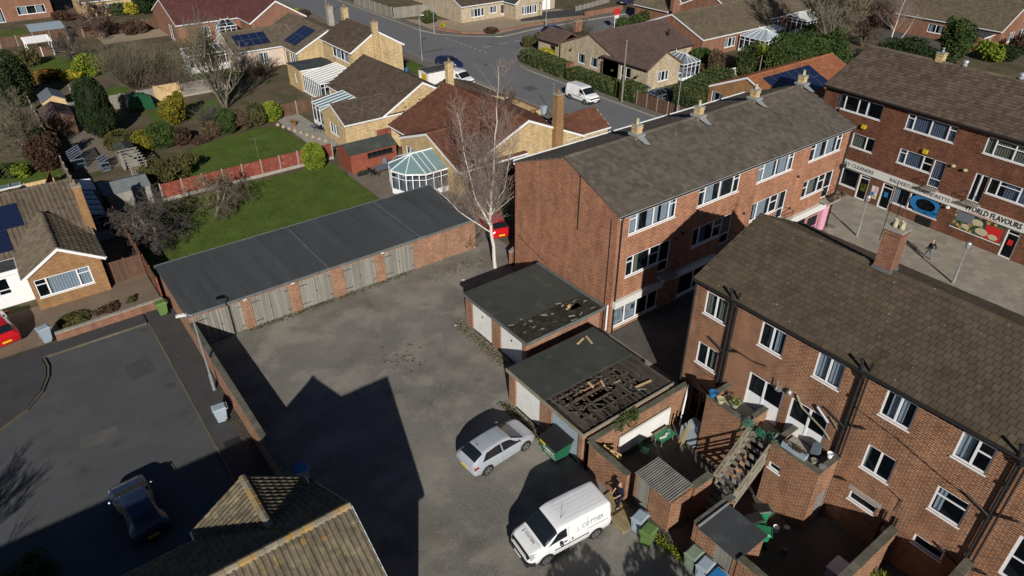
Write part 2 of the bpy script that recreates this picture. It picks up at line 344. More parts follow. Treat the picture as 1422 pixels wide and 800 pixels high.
# style: (columns as list of (fraction, [transom fractions from bottom], filled bottom?), curtain key, sill, frame key)
def W_(cols, cur=None, sill=True, fr='white', fw=.075, door=False, name='window', box=True, glass='glass'):
    return dict(cols=cols, cur=cur, sill=sill, fr=fr, fw=fw, door=door, name=name, box=box, glass=glass)
def window(th, o, d, N, u0, u1, z0, z1, st, depth=.12):
    f = M(); fw = st['fw']; a, c = -depth+.015, -depth+.075
    B = lambda m, *q: ubox(m, o, d, N, *q)
    B(f, u0, u1, z0, z0+fw, a, c); B(f, u0, u1, z1-fw, z1, a, c); B(f, u0, u0+fw, z0+fw, z1-fw, a, c); B(f, u1-fw, u1, z0+fw, z1-fw, a, c)
    if st['sill']: B(f, u0-.05, u1+.05, z0-.05, z0-.003, -depth, .06)
    tot = sum(q[0] for q in st['cols']); u = u0; panes = []
    for i, q in enumerate(st['cols']):
        w_ = (u1-u0)*q[0]/tot; a0 = u+(fw if i == 0 else fw/2); a1 = u+w_-(fw if i == len(st['cols'])-1 else fw/2)
        if i: B(f, u-fw/2-.01, u+fw/2+.01, z0+fw, z1-fw, a, c+.008)
        zb = z0+(q[3] if len(q) > 3 else 0)*(z1-z0)
        if zb > z0: B(f, a0, a1, z0+fw, zb, a+.01, c-.015)      # solid bottom panel
        lo = max(zb, z0+fw)
        for t in list(q[1])+[1]:
            hi = z0+t*(z1-z0) if t < 1 else z1-fw
            if t < 1: B(f, a0, a1, hi-.03, hi+.03, a, c+.004)
            panes.append((a0, a1, lo+(.03 if lo > z0+fw+.001 else 0), hi-(.03 if t < 1 else 0))); lo = hi
        u += w_
    wo = f.build(st['name'], MT[st['fr']], th)
    for (a0, a1, b0, b1) in panes:
        g = M(); B(g, a0, a1, b0, b1, a+.02, a+.03); g.build('pane', MT[st['glass']], wo)
    if st['box']:
        k = M(); P = lambda u, z, n: (o[0]+d[0]*u+N[0]*n, o[1]+d[1]*u+N[1]*n, z)
        q0, q1 = -depth-.002, -depth-.9
        k.poly(P(u0,z0,q1), P(u1,z0,q1), P(u1,z1,q1), P(u0,z1,q1)); k.poly(P(u0,z0,q0), P(u1,z0,q0), P(u1,z0,q1), P(u0,z0,q1))
        k.poly(P(u0,z1,q0), P(u0,z1,q1), P(u1,z1,q1), P(u1,z1,q0)); k.poly(P(u0,z0,q0), P(u0,z0,q1), P(u0,z1,q1), P(u0,z1,q0))
        k.poly(P(u1,z0,q0), P(u1,z1,q0), P(u1,z1,q1), P(u1,z0,q1)); k.build('room_recess', MT['room'], wo)
    if st['cur']:
        key, spans = st['cur']; k = M(); W = u1-u0
        for s0, s1 in spans:
            x = u0+s0*W; n = 0; xe = u0+s1*W
            while x < xe-.01:
                x2 = min(x+.09, xe); n1 = -depth-.06-(.05 if n % 2 else 0); n2 = -depth-.06-(0 if n % 2 else .05)
                P = lambda u, z, n_: (o[0]+d[0]*u+N[0]*n_, o[1]+d[1]*u+N[1]*n_, z)
                k.poly(P(x,z0+.03,n1), P(x2,z0+.03,n2), P(x2,z1-.03,n2), P(x,z1-.03,n1)); x = x2; n += 1
        k.build('curtain', MT[key], wo)
    return wo

def tile_geo(kind, w, l):
    "one roof tile, x across, y up the slope, z out; lower end lifted over the tile below"
    if kind == 'roll':
        xs = [0, w*.12, w*.30, w*.48, w*.60, w*.8, w-.003]; hs = [.012, .04, .055, .04, .012, .010, .012]
    else:
        xs = [.012, w-.012]; hs = [.012, .012]
    n = len(xs); vs = [(x, 0, h+(.048 if kind == 'flat' else .028)) for x, h in zip(xs, hs)]+[(x, l+.03, h+.002) for x, h in zip(xs, hs)]+[(x, 0, 0) for x in xs]
    fs = [(i, i+1, n+i+1, n+i) for i in range(n-1)]+[(2*n+i, 2*n+i+1, i+1, i) for i in range(n-1)]
    vs += [(xs[0], l, -.02), (xs[-1], l, -.02)]
    fs += [(2*n, 0, n, 3*n), (2*n+n-1, 3*n+1, 2*n-1, n-1)]
    return vs, fs
def tiles(th, P, U, V, m, w=.33, l=.33, kind='flat', parts=0, inside=None, wob=.004, missing=()):
    wob = max(wob, .009)
    P, U, V = Vector(P), Vector(U), Vector(V); Lu, Lv = U.length, V.length; u, v = U.normalized(), V.normalized(); n = u.cross(v)
    nu, nv = max(1, round(Lu/w)), max(1, round(Lv/l)); w, l = Lu/nu, Lv/nv
    vs, fs = tile_geo(kind, w, l); cells = []
    for j in range(nv):
        off = (w/2 if (j % 2 and kind == 'flat') else 0)
        for i in range(nu if off == 0 else nu-1):
            a, b = i*w+off, j*l
            if inside and not inside((a+w/2)/Lu, (b+l/2)/Lv): continue
            cells.append((a, b))
    C = Vector((0, 0, H))
    def dist(c): return (P+u*c[0]+v*c[1]-C).length
    def inview(c):
        q = P+u*c[0]+v*c[1]-C; r_ = q.x*RT[0]+q.y*RT[1]; g = q.x*FW[0]+q.y*FW[1]; d_ = g*math.cos(PH)-q.z*math.sin(PH); uu = g*math.sin(PH)+q.z*math.cos(PH)
        return abs(r_/d_*F) < 715 and abs(uu/d_*F) < 402
    chosen = set()
    if parts:
        vis = sorted([c for c in cells if inview(c)], key=dist)[:parts]; chosen = set(vis)
        me = bpy.data.meshes.new('roof_tile'); me.from_pydata(vs, [], fs); me.materials.append(m); uvmap(me, (0, 0, 0))
        og = Vector(ORG[th.name]); basis = Matrix((u, v, n)).transposed()
        for c in vis:
            o = bpy.data.objects.new('roof_tile', me); COL.objects.link(o); o.parent = th
            o.location = P+u*c[0]+v*c[1]-og+n*R.uniform(0, wob); o.rotation_euler = (basis @ Matrix.Rotation(R.uniform(-.012, .012), 3, 'Z') @ Matrix.Rotation(R.uniform(-.01, .012), 3, 'X')).to_euler()
    b = M()
    for c in cells:
        if c in chosen: continue
        q = P+u*c[0]+v*c[1]+n*R.uniform(0, wob); t = R.uniform(-.008, .008)
        b.add([q+u*(x+y*t)+v*y+n*z for x, y, z in vs], fs)
    if b.v: b.build('roof_tiles', m, th, kind='stuff')
def ridge(th, a, b_, m, parts=False, w=.16, L=.45):
    a, b_ = Vector(a), Vector(b_); n = max(1, int((b_-a).length/L)); d = (b_-a)/n; u = d.normalized(); s = u.cross(Vector((0, 0, 1))).normalized(); k = M()
    for i in range(n):
        c = k if not parts else M(); h = R.uniform(0, .012); p, q = a+d*i, a+d*(i+1)*1-u*.012
        pr = [(-w, -.07), (-w*.7, .04), (0, .085), (w*.7, .04), (w, -.07)]
        c.add([p+s*x+Vector((0,0,z+h+.02)) for x, z in pr]+[q+s*x+Vector((0,0,z+h)) for x, z in pr],
              [(j, j+5, j+6, j+1) for j in range(4)]+[(0,1,2,3,4), (9,8,7,6,5)])
        if parts: c.build('ridge_tile', m, th)
    if not parts: k.build('ridge_tiles', m, th)

def roof(th, x0, y0, x1, y1, ez, rz, axis, m, verge=.12, w=.33, l=.33, kind='flat', parts=(0, 0), trim='white', rm='same', cap=True, ridge_parts=False, soffit=True, barge=True, ins=(None, None)):
    "gable roof whose eave edges are the long sides of the rectangle; ridge along axis"
    if axis == 'x':
        ym = (y0+y1)/2; run = ym-y0; A = [((x0-verge, y0, ez), (x1-x0+2*verge, 0, 0), (0, run, rz-ez)), ((x1+verge, y1, ez), (-(x1-x0)-2*verge, 0, 0), (0, -run, rz-ez))]
        rd = ((x0-verge, ym, rz), (x1+verge, ym, rz))
    else:
        xm = (x0+x1)/2; run = xm-x0; A = [((x1, y0-verge, ez), (0, y1-y0+2*verge, 0), (-run, 0, rz-ez)), ((x0, y1+verge, ez), (0, -(y1-y0)-2*verge, 0), (run, 0, rz-ez))]
        rd = ((xm, y0-verge, rz), (xm, y1+verge, rz))
    s = M()
    for k, (P, U, V) in enumerate(A):
        P, U, V = Vector(P), Vector(U), Vector(V)
        s.slab([P, P+U, P+U+V, P+V], .08)
        if m: tiles(th, P, U, V, MT[m], w, l, kind, parts[k], ins[k])
    s.build('roof', MT[m] if m else MT['felt'], th)
    if cap: ridge(th, *rd, MT[m if rm == 'same' else rm], ridge_parts)
    t = M(); g = M()
    for P, U, V in A:
        P, U, V = Vector(P), Vector(U), Vector(V); out = Vector((-V.x, -V.y, 0)).normalized(); u = U.normalized()
        q = P-Vector((0, 0, .2)); e = P+U-Vector((0, 0, .2))
        t.add([q+out*.005, e+out*.005, e+out*.005+Vector((0,0,.17)), q+out*.005+Vector((0,0,.17)), q-out*.025, e-out*.025, e-out*.025+Vector((0,0,.17)), q-out*.025+Vector((0,0,.17))],
              [(0,1,2,3), (4,7,6,5), (0,4,5,1), (3,2,6,7), (0,3,7,4), (1,5,6,2)])
        g.tube(P+out*.06-Vector((0,0,.07)), P+U+out*.06-Vector((0,0,.07)), .055, n=6)
        if barge:
            for c in (P-u*.004, P+U+u*.004):
                sgn = -1 if c == P-u*.004 else 1
                a = c; b_ = c+V; dn = Vector((0,0,-.22)); o_ = u*.03*sgn
                t.add([a, b_, b_+dn, a+dn, a+o_, b_+o_, b_+dn+o_, a+dn+o_], [(0,1,2,3), (4,7,6,5), (0,4,5,1), (3,2,6,7), (0,3,7,4), (1,5,6,2)])
    t.build('fascia', MT[trim], th); g.build('gutter', MT['black'] if trim != 'white' or th.get('category') == 'shop building' else MT['white'], th)

def block(th, x0, y0, x1, y1, z0, z1, m, ops=None, gz=None, axis='x', sides='SENW', gin=0):
    "four walls; ops: side -> [(lo, hi, z0, z1, style)] in plan coordinates; gz: ridge height of the gable triangles"
    ops = ops or {}
    for s in sides:
        p0, p1 = {'S': ((x0,y0),(x1,y0)), 'E': ((x1,y0),(x1,y1)), 'N': ((x1,y1),(x0,y1)), 'W': ((x0,y1),(x0,y0))}[s]
        L = []
        for o in ops.get(s, []):
            a, b = o[0], o[1]
            u = (a-x0, b-x0) if s == 'S' else (a-y0, b-y0) if s == 'E' else (x1-b, x1-a) if s == 'N' else (y1-b, y1-a)
            L.append((*u, *o[2:]))
        g = (.5, gz) if gz and ((axis == 'x' and s in 'EW') or (axis == 'y' and s in 'SN')) else None
        wall(th, p0, p1, z0, z1, L, m, g)
def house(name, label, cat, rect, ez, rz, axis, wm, tm, ops=None, over=.3, verge=.12, z0=-.1, group=None, **kw):
    x0, y0, x1, y1 = rect; th = thing(name, label, cat, ((x0+x1)/2, (y0+y1)/2, 0), group=group)
    wing(th, rect, ez, rz, axis, wm, tm, ops, over, verge, z0, **kw); return th
def wing(th, rect, ez, rz, axis, wm, tm, ops=None, over=.3, verge=.12, z0=-.1, sides='SENW', **kw):
    "rect is the eave/verge outline; walls stand inside it by the overhang"
    x0, y0, x1, y1 = rect; run = ((y1-y0) if axis == 'x' else (x1-x0))/2; wz = ez-.09+over*(rz-ez)/run
    ox, oy = (verge, over) if axis == 'x' else (over, verge)
    block(th, x0+ox, y0+oy, x1-ox, y1-oy, z0, wz, MT[wm], ops, rz-.09, axis, sides)
    if axis == 'x': roof(th, x0+verge, y0, x1-verge, y1, ez, rz, axis, tm, verge, **kw)
    else: roof(th, x0, y0+verge, x1, y1-verge, ez, rz, axis, tm, verge, **kw)
def chimney(th, x, y, z0, z1, m, w=.5, d=.5, pots=1, label=None, potm='brick_o'):
    s = M(); s.box(x-w/2, y-d/2, z0, x+w/2, y+d/2, z1); s.box(x-w/2-.04, y-d/2-.04, z1-.18, x+w/2+.04, y+d/2+.04, z1-.08); ch = s.build('chimney', m, th, label=label)
    c = M(); c.prism([(x-w/2-.05, y-d/2-.05), (x+w/2+.05, y-d/2-.05), (x+w/2+.05, y+d/2+.05), (x-w/2-.05, y+d/2+.05)], z1, z1+.08); c.build('chimney_cap', MT['concrete'], ch)
    for i in range(pots):
        k = M(); q = (i-(pots-1)/2)*.32; k.lathe((x, y+q, z1+.08), [(.13, 0), (.12, .1), (.10, .35), (.12, .38), (.08, .38), (.08, .2)], 10); k.build('chimney_pot', MT[potm], ch, smooth=True)
    return ch

# ------------------------------------------------------------------ planting
def npmesh(name, v, quads, m, parent, rnd=None, smooth=False, **tags):
    me = bpy.data.meshes.new(name); v = np.asarray(v, dtype=np.float32); q = np.asarray(quads, dtype=np.int32); k = q.shape[1]
    if parent is not None: v = v-np.array(ORG.get(parent.name, (0, 0, 0)), dtype=np.float32)
    me.vertices.add(len(v)); me.vertices.foreach_set('co', v.ravel()); me.loops.add(q.size); me.loops.foreach_set('vertex_index', q.ravel())
    me.polygons.add(len(q)); me.polygons.foreach_set('loop_start', np.arange(0, q.size, k, dtype=np.int32)); me.polygons.foreach_set('loop_total', np.full(len(q), k, dtype=np.int32))
    me.update(calc_edges=True); me.validate()
    if rnd is not None: me.attributes.new('rnd', 'FLOAT', 'FACE').data.foreach_set('value', rnd.astype(np.float32))
    return link(name, me, m, parent, **tags)
def leafquads(c, size, dirs=None, upb=.0):
    n = len(c); a = NR.normal(size=(n, 3)); a /= np.linalg.norm(a, axis=1)[:, None]
    b = NR.normal(size=(n, 3)); b -= a*(a*b).sum(1)[:, None]; b /= np.linalg.norm(b, axis=1)[:, None]
    if dirs is not None: a = a*.35+dirs; a /= np.linalg.norm(a, axis=1)[:, None]; b -= a*(a*b).sum(1)[:, None]; b /= np.linalg.norm(b, axis=1)[:, None]
    s = size*NR.uniform(.6, 1.4, (n, 1)); a = a*s; b = b*s*.6
    v = np.concatenate([c-a, c+b, c+a, c-b], 1).reshape(-1, 3); return v, np.arange(4*n).reshape(n, 4)
def icos(c, r, seg=10):
    vs = []; fs = []
    for j in range(1, 6):
        for i in range(seg): t = math.pi*j/6; a = 6.2832*i/seg; vs.append((c[0]+r[0]*math.sin(t)*math.cos(a), c[1]+r[1]*math.sin(t)*math.sin(a), c[2]+r[2]*math.cos(t)))
    for j in range(4):
        for i in range(seg): fs.append((j*seg+i, (j+1)*seg+i, (j+1)*seg+(i+1) % seg, j*seg+(i+1) % seg))
    return np.array(vs), np.array(fs)
def crown(name, blobs, n, size, m, parent, rough=.25, clumps=40, spread=.22, up=None, core=.78):
    "leaf clumps spread through ellipsoids; blobs = (x, y, z, rx, ry, rz)"
    V, Q, RN, k0 = [], [], [], 0; tot = sum(b[3]*b[4]+b[4]*b[5] for b in blobs)
    for b in blobs:
        c, r = np.array(b[:3]), np.array(b[3:]); nb = int(n*(b[3]*b[4]+b[4]*b[5])/tot); k = max(6, int(clumps*nb/n*len(blobs)))
        d = NR.normal(size=(k, 3)); d /= np.linalg.norm(d, axis=1)[:, None]; cc = d*(1+NR.uniform(-rough, rough*.45, (k, 1)))
        idx = NR.integers(0, k, nb); p = cc[idx]+NR.normal(size=(nb, 3))*spread
        L = np.linalg.norm(p, axis=1); p[L > 1.12] *= (1.12/L[L > 1.12])[:, None]; L = np.minimum(L, 1.12)
        p[:, 2] = np.maximum(p[:, 2], -.97); P = c+p*r
        v, q = leafquads(P, size, up(p) if up else None); V.append(v); Q.append(q+k0); k0 += len(v)
        RN.append(np.clip(NR.uniform(0, .55, k)[idx]+NR.uniform(0, .5, nb), 0, 1))
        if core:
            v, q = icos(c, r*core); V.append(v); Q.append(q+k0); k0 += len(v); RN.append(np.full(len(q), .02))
    return npmesh(name, np.concatenate(V), np.concatenate(Q), m, parent, np.concatenate(RN))
def bush(name, label, cat, px, py, wpx, hpx, leaf, n=1500, size=None, rough=.25, stem=True, group=None, sq=1, **kw):
    g = G(px, py); s = mpp(px, py); rx = wpx*s/2; h = max(.4, (hpx-wpx*.35)*s/.84)
    th = thing(name, label, cat, (g[0], g[1], 0), group=group)
    bl = [(g[0], g[1], h*.52, rx, rx*sq, h*.52)]
    if rough >= .2:
        rr = random.Random(int(px*7+py)); bl = [(g[0], g[1], h*.48, rx*.72, rx*.72*sq, h*.47)]
        for i in range(6): a = i*1.05+rr.uniform(-.4, .4); q = rr.uniform(.35, .72); bl.append((g[0]+math.cos(a)*rx*q, g[1]+math.sin(a)*rx*q, h*rr.uniform(.3, .8), rx*rr.uniform(.28, .45), rx*rr.uniform(.28, .45), h*rr.uniform(.18, .34)))
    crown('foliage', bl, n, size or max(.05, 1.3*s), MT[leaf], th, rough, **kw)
    if stem: k = M(); k.tube((g[0], g[1], -.05), (g[0], g[1], h*.5), .05, .03); k.build('stem', MT['bark_d'], th)
    return th
def hedge(label, p0, p1, wd, h, leaf, n, size=.07, name='hedge', cat='hedge', z0=0):
    p0, p1 = Vector((*p0, z0)), Vector((*p1, z0)); L = (p1-p0).length; d = (p1-p0).normalized(); s = Vector((-d.y, d.x, 0)); th = thing(name, label, cat, tuple((p0+p1)/2))
    q = NR.uniform(-1, 1, (n, 3)); f = NR.uniform(0, 1, n); aS, aT, aE = L*h*2, L*wd, wd*h*2; A = aS+aT+aE
    j = 1+NR.normal(size=n)*.05+.05*np.sin(q[:, 0]*L*1.7)
    m1 = f < aS/A; q[m1, 1] = np.sign(q[m1, 1])*j[m1]; m2 = (~m1) & (f < (aS+aT)/A); q[m2, 2] = j[m2]; m3 = f >= (aS+aT)/A; q[m3, 0] = np.sign(q[m3, 0])*(1+NR.normal(size=m3.sum())*.03*wd/L)
    D, S = np.array(d), np.array(s); c = np.array((p0+p1)/2)+np.outer(q[:, 0]*L/2, D)+np.outer(q[:, 1]*wd/2, S); c[:, 2] = z0+h*(q[:, 2]*.5+.5)
    v, qq = leafquads(c, size); rn = np.clip(.5+.3*np.sin(q[:, 0]*L*2.3+q[:, 2]*2)+NR.normal(size=n)*.22, 0, 1)
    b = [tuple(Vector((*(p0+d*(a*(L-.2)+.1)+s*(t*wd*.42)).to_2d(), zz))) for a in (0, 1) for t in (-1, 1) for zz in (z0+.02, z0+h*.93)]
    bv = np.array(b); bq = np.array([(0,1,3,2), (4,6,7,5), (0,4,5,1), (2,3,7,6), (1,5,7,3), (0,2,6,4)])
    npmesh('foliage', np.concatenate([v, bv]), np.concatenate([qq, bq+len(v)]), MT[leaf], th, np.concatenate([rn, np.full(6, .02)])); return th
def bare_tree(name, label, cat, g, h, bark, twig, spread=.5, trunks=1, r0=.14, levels=4, seed=1, fork=.3, lean=(0, 0), kids=(7, 6, 6, 5), droop=0, group=None, up=.35, tr=.010, kl=1.0):
    rr = random.Random(seed); th = thing(name, label, cat, (g[0], g[1], 0), group=group); T = [M(), M()]
    def rv(k): return Vector((rr.gauss(0, k), rr.gauss(0, k), rr.gauss(0, k)))
    def br(p, d, L, r, lv):
        n = 5 if lv == 0 else 3; pts = [(p, r)]; q = p; dd = d.copy()
        for i in range(n):
            dd = (dd+rv(.10 if lv < 2 else .16)+Vector((0, 0, (.06*up if lv else .04)-(droop*.12 if lv > 1 else 0)))).normalized(); q = q+dd*(L/n); pts.append((q, max(tr, r*(1-.78*(i+1)/n))))
        b = T[0] if lv < (2 if levels > 2 else 1) else T[1]
        for (a, ra), (c, rc) in zip(pts, pts[1:]): b.tube(a, c, ra, rc, 7 if lv == 0 else 4 if lv == 1 else 3, False)
        if lv < levels:
            k = kids[lv]
            for i in range(k):
                t = (fork+(1-fork)*(i+rr.random()*.8)/k) if lv == 0 else (.2+.8*(i+rr.random())/k); t = min(t, .99)
                x = t*n; j = int(x); a, ra = pts[j]; c, rc = pts[j+1]; s = a+(c-a)*(x-j); ax = dd.orthogonal().normalized(); ax.rotate(Matrix.Rotation(rr.uniform(0, 6.28), 3, dd))
                ang = rr.uniform(.45, 1.0)*(1 if lv else spread*2); nd = (dd*math.cos(ang)+ax*math.sin(ang)+Vector((0, 0, up*.4))).normalized()
                ll = L*rr.uniform(.38, .62)*((1-.45*t)*kl if lv == 0 else 1); br(s, nd, ll, max(tr, (ra+(rc-ra)*(x-j))*.55), lv+1)
    for t in range(trunks):
        d = Vector((lean[0], lean[1], 1))+(rv(.22) if trunks > 1 else Vector((0,0,0))); br(Vector((g[0], g[1], -.1)), d.normalized(), h*(1 if t == 0 else rr.uniform(.75, .95)), r0, 0)
    T[0].build('trunk', MT[bark], th, smooth=True); T[1].build('crown', MT[twig], th); return th
def shrubby(name, label, cat, g, h, wd, twig, n=120, seed=1, r=.018, kids=3, group=None):
    "many bare stems rising from one base"
    rr = random.Random(seed); th = thing(name, label, cat, (g[0], g[1], 0), group=group); b = M()
    def go(p, d, L, r_, lv):
        q = p
        for i in range(3):
            e = q+(d+Vector((rr.gauss(0, .12), rr.gauss(0, .12), 0)))*(L/3); b.tube(q, e, r_*(1-.25*i), r_*(.75-.25*i)+.004, 3, False); q = e
            if lv: 
                for _ in range(kids): a = rr.uniform(0, 6.28); go(q, (d*.7+Vector((math.cos(a), math.sin(a), .3))*.5).normalized(), L*rr.uniform(.2, .4), r_*.6, lv-1)
    for _ in range(n):
        a = rr.uniform(0, 6.28); q = rr.random()**.6*wd; e = Vector((math.cos(a)*q, math.sin(a)*q, h*rr.uniform(.75, 1.05)*(1-.3*(q/wd)**2)))
        s = Vector((g[0]+math.cos(a)*q*.25, g[1]+math.sin(a)*q*.25, 0)); go(s, e.normalized(), e.length, r, 1)
    b.build('stems', MT[twig], th); return th
def spiky(name, label, cat, g, z, L, n, leaf, trunk=0, group=None):
    th = thing(name, label, cat, (g[0], g[1], z), group=group); b = M()
    for i in range(n):
        a = R.uniform(0, 6.28); e = R.uniform(.05, 1.45); d = Vector((math.cos(a)*math.cos(e), math.sin(a)*math.cos(e), math.sin(e))); s = d.cross(Vector((0,0,1))).normalized()*.035*L
        p = Vector((g[0], g[1], z+trunk)); m_ = p+d*L*.6; t = p+d*L+Vector((0,0,-.22*L*math.cos(e)))
        b.add([p-s*.5, p+s*.5, m_+s, m_-s, t], [(0,1,2,3), (3,2,4)])
    b.build('leaves', MT[leaf], th)
    if trunk: k = M(); k.tube((g[0], g[1], z-.05), (g[0], g[1], z+trunk), .12, .08, 7); k.build('trunk', MT['bark'], th)
    return th

# ------------------------------------------------------------------ vehicles
TK = [(0, .92, 0, 0), (.06, 1, 0, .08), (.2, 0, 1, .40), (.38, 0, 1.0, .66)]
def section(s, t):
    x, zb, zm, zt, wb, wm, wt = s; k = min(1, max(.1, (zt-zm)/.35))
    kt = [0, .06, .2, .38, .5, .56, .8, .86, .92, 1.0]
    ky = [wb*.92, wb, wm*.995, wm, wm*.985, wm*.955, wt, wt*.93, wt*.7, 0]
    kz = [zb, zb+.05, zb+(zm-zb)*.4, zb+(zm-zb)*.66, zm-.05, zm, zt-.09*k, zt-.03*k, zt-.010, zt]
    return np.interp(t, kt, ky), np.interp(t, kt, kz)
class Loft:
    NX, NT = 90, 42
    def __init__(s, st):
        a = np.array(st); s.x0, s.x1 = a[0, 0], a[-1, 0]; xs = np.linspace(s.x0, s.x1, s.NX); ts = np.linspace(0, 1, s.NT); s.g = np.zeros((s.NX, s.NT, 3))
        for i, x in enumerate(xs):
            v = [np.interp(x, a[:, 0], a[:, k]) for k in range(7)]; y, z = section(v, ts); s.g[i, :, 0] = x; s.g[i, :, 1] = y; s.g[i, :, 2] = z
        for _ in range(3):
            h = s.g.copy(); h[1:-1] = (s.g[:-2]+2*s.g[1:-1]+s.g[2:])/4; s.g[:, :, 1:] = h[:, :, 1:]
        h = s.g.copy(); h[:, 1:-1] = (s.g[:, :-2]+2*s.g[:, 1:-1]+s.g[:, 2:])/4; s.g = h
    def at(s, x, t):
        i = np.clip((x-s.x0)/(s.x1-s.x0), 0, 1)*(s.NX-1); j = np.clip(t, 0, 1)*(s.NT-1); a, b = int(min(i, s.NX-2)), int(min(j, s.NT-2)); u, v = i-a, j-b
        g = s.g; return g[a,b]*(1-u)*(1-v)+g[a+1,b]*u*(1-v)+g[a,b+1]*(1-u)*v+g[a+1,b+1]*u*v
    def P(s, x, t, side=1, off=0):
        "t beyond 1 runs over the roof to the other side"
        if t > 1: t = 2-t; side = -side
        p = Vector(s.at(x, t))
        if off:
            e = .02; a = Vector(s.at(x+e, t))-Vector(s.at(x-e, t)); tt = min(t, 1-e); b = Vector(s.at(x, tt+e))-Vector(s.at(x, max(0, tt-e))); n = a.cross(b).normalized()
            if n.dot(Vector((0, p.y, p.z-.7))) < 0: n = -n
            p = p+n*off
        p.y *= side; return p
    def body(s, name, m, th, **tg):
        g = s.g; NX, NT = s.NX, s.NT; R_ = g.copy(); L_ = g[:, :-1][:, ::-1].copy(); L_[:, :, 1] *= -1; full = np.concatenate([R_, L_], 1); n = full.shape[1]
        vs = full.reshape(-1, 3); q = [(i*n+j, i*n+j+1, (i+1)*n+j+1, (i+1)*n+j)[::-1] for i in range(NX-1) for j in range(n-1)]
        k = M(); k.add([tuple(v) for v in vs], q+[tuple(range(n)), tuple(range((NX-1)*n, NX*n))[::-1]]+[(i*n, (i+1)*n, (i+1)*n+n-1, i*n+n-1)[::-1] for i in range(NX-1)], .5)
        return k.build(name, m, th, smooth=True, **tg)
    def patch(s, name, m, th, c, off=.006, side=1, nu=10, nv=6, solid=True, **tg):
        "c = four (x, t) corners: bottom-rear, bottom-front, top-front, top-rear"
        vs = []
        for o_ in ((off, -.02) if solid else (off,)):
            for j in range(nv+1):
                for i in range(nu+1):
                    u, v = i/nu, j/nv; x = (c[0][0]*(1-u)+c[1][0]*u)*(1-v)+(c[3][0]*(1-u)+c[2][0]*u)*v; t = (c[0][1]*(1-u)+c[1][1]*u)*(1-v)+(c[3][1]*(1-u)+c[2][1]*u)*v
                    vs.append(s.P(x, t, side, o_))
        N_ = (nu+1)*(nv+1); q = [(j*(nu+1)+i, j*(nu+1)+i+1, (j+1)*(nu+1)+i+1, (j+1)*(nu+1)+i) for j in range(nv) for i in range(nu)]
        if solid:
            e = [i for i in range(nu+1)]+[j*(nu+1)+nu for j in range(1, nv+1)]+[nv*(nu+1)+i for i in range(nu-1, -1, -1)]+[j*(nu+1) for j in range(nv-1, 0, -1)]
            q += [(a, N_+a, N_+b, b) for a, b in zip(e, e[1:]+e[:1])]
        k = M(); k.add(vs, q, .5); return k.build(name, m, th, smooth=not solid, **tg)
def wheel(th, x, y, r, side):
    k = M(); o = y*side
    def disc(m, r0, ya, yb, n=20):
        for i in range(n):
            pass
        vs = [(x+r0*math.cos(6.2832*i/n), yy, r+r0*math.sin(6.2832*i/n)) for yy in (ya, yb) for i in range(n)]
        m.add(vs, [tuple(range(n)), tuple(range(n, 2*n))[::-1]]+[(i, n+i, n+(i+1) % n, (i+1) % n) for i in range(n)], .5)
    w_ = M(); disc(w_, r, o-side*.2, o); wo = w_.build('wheel', MT['tyre'], th)
    h = M(); disc(h, r*.2, o-side*.02, o+side*.012, 10)
    for i in range(5):
        a = 6.2832*i/5+.3; c = (x+r*.38*math.cos(a), o-side*.0, r+r*.38*math.sin(a))
        h.obox(c, (r*.66, .02, r*.2), 0, -a)
    n = 20
    vs = [(x+q*math.cos(6.2832*i/n), o+side*.006, r+q*math.sin(6.2832*i/n)) for q in (r*.58, r*.70) for i in range(n)]
    h.add(vs, [(i, (i+1) % n, n+(i+1) % n, n+i) for i in range(n)], .5)
    h.build('rim', MT['rim'], wo)
def arch(th, L, x, r, side):
    pts = []
    for i in range(15):
        a = math.pi*i/14; pts.append((x+r*math.cos(a), r*.9+r*math.sin(a)*.98))
    y = max(abs(L.P(x, .3).y), .5)+.004; k = M(); vs = [(p[0], side*y, p[1]) for p in pts]+[(x+r, side*y, .2), (x-r, side*y, .2)][::1]
    vs = [(x+r, side*y, .2)]+[(p[0], side*y, p[1]) for p in pts]+[(x-r, side*y, .2)]
    k.add(vs+[(a, b-side*.12, c) for a, b, c in vs], [tuple(range(len(vs)))]+[(i, i+1, len(vs)+i+1, len(vs)+i) for i in range(len(vs)-1)], .5); k.build('wheel_arch', MT['black'], th)
HATCH = [(-2.15,.42,.70,.82,.70,.74,.56),(-2.1,.30,.86,.98,.78,.82,.60),(-1.97,.26,.93,1.12,.82,.86,.60),(-1.72,.24,.95,1.29,.84,.88,.585),(-1.35,.22,.95,1.42,.85,.885,.57),(-.6,.2,.93,1.47,.86,.885,.565),(.1,.2,.91,1.45,.86,.885,.565),(.45,.2,.9,1.38,.86,.885,.585),(1.0,.2,.88,1.09,.86,.88,.68),(1.22,.2,.86,.97,.86,.88,.72),(1.65,.22,.80,.88,.85,.87,.70),(1.95,.26,.70,.78,.81,.83,.64),(2.1,.32,.60,.66,.72,.75,.58),(2.15,.36,.52,.58,.62,.66,.5)]
VAN = [(-2.32,.45,1.0,1.60,.80,.86,.70),(-2.28,.3,1.08,1.84,.86,.93,.76),(-2.15,.28,1.10,1.90,.88,.955,.79),(-1,.26,1.10,1.93,.9,.96,.80),(.35,.26,1.09,1.92,.9,.96,.80),(.68,.26,1.08,1.85,.9,.96,.79),(1.1,.26,1.07,1.56,.9,.955,.77),(1.45,.26,1.05,1.27,.9,.95,.80),(1.6,.26,1.02,1.17,.9,.945,.80),(2.0,.28,.94,1.06,.88,.92,.76),(2.2,.32,.80,.92,.82,.87,.70),(2.3,.36,.62,.72,.72,.78,.6),(2.34,.42,.55,.60,.64,.70,.5)]
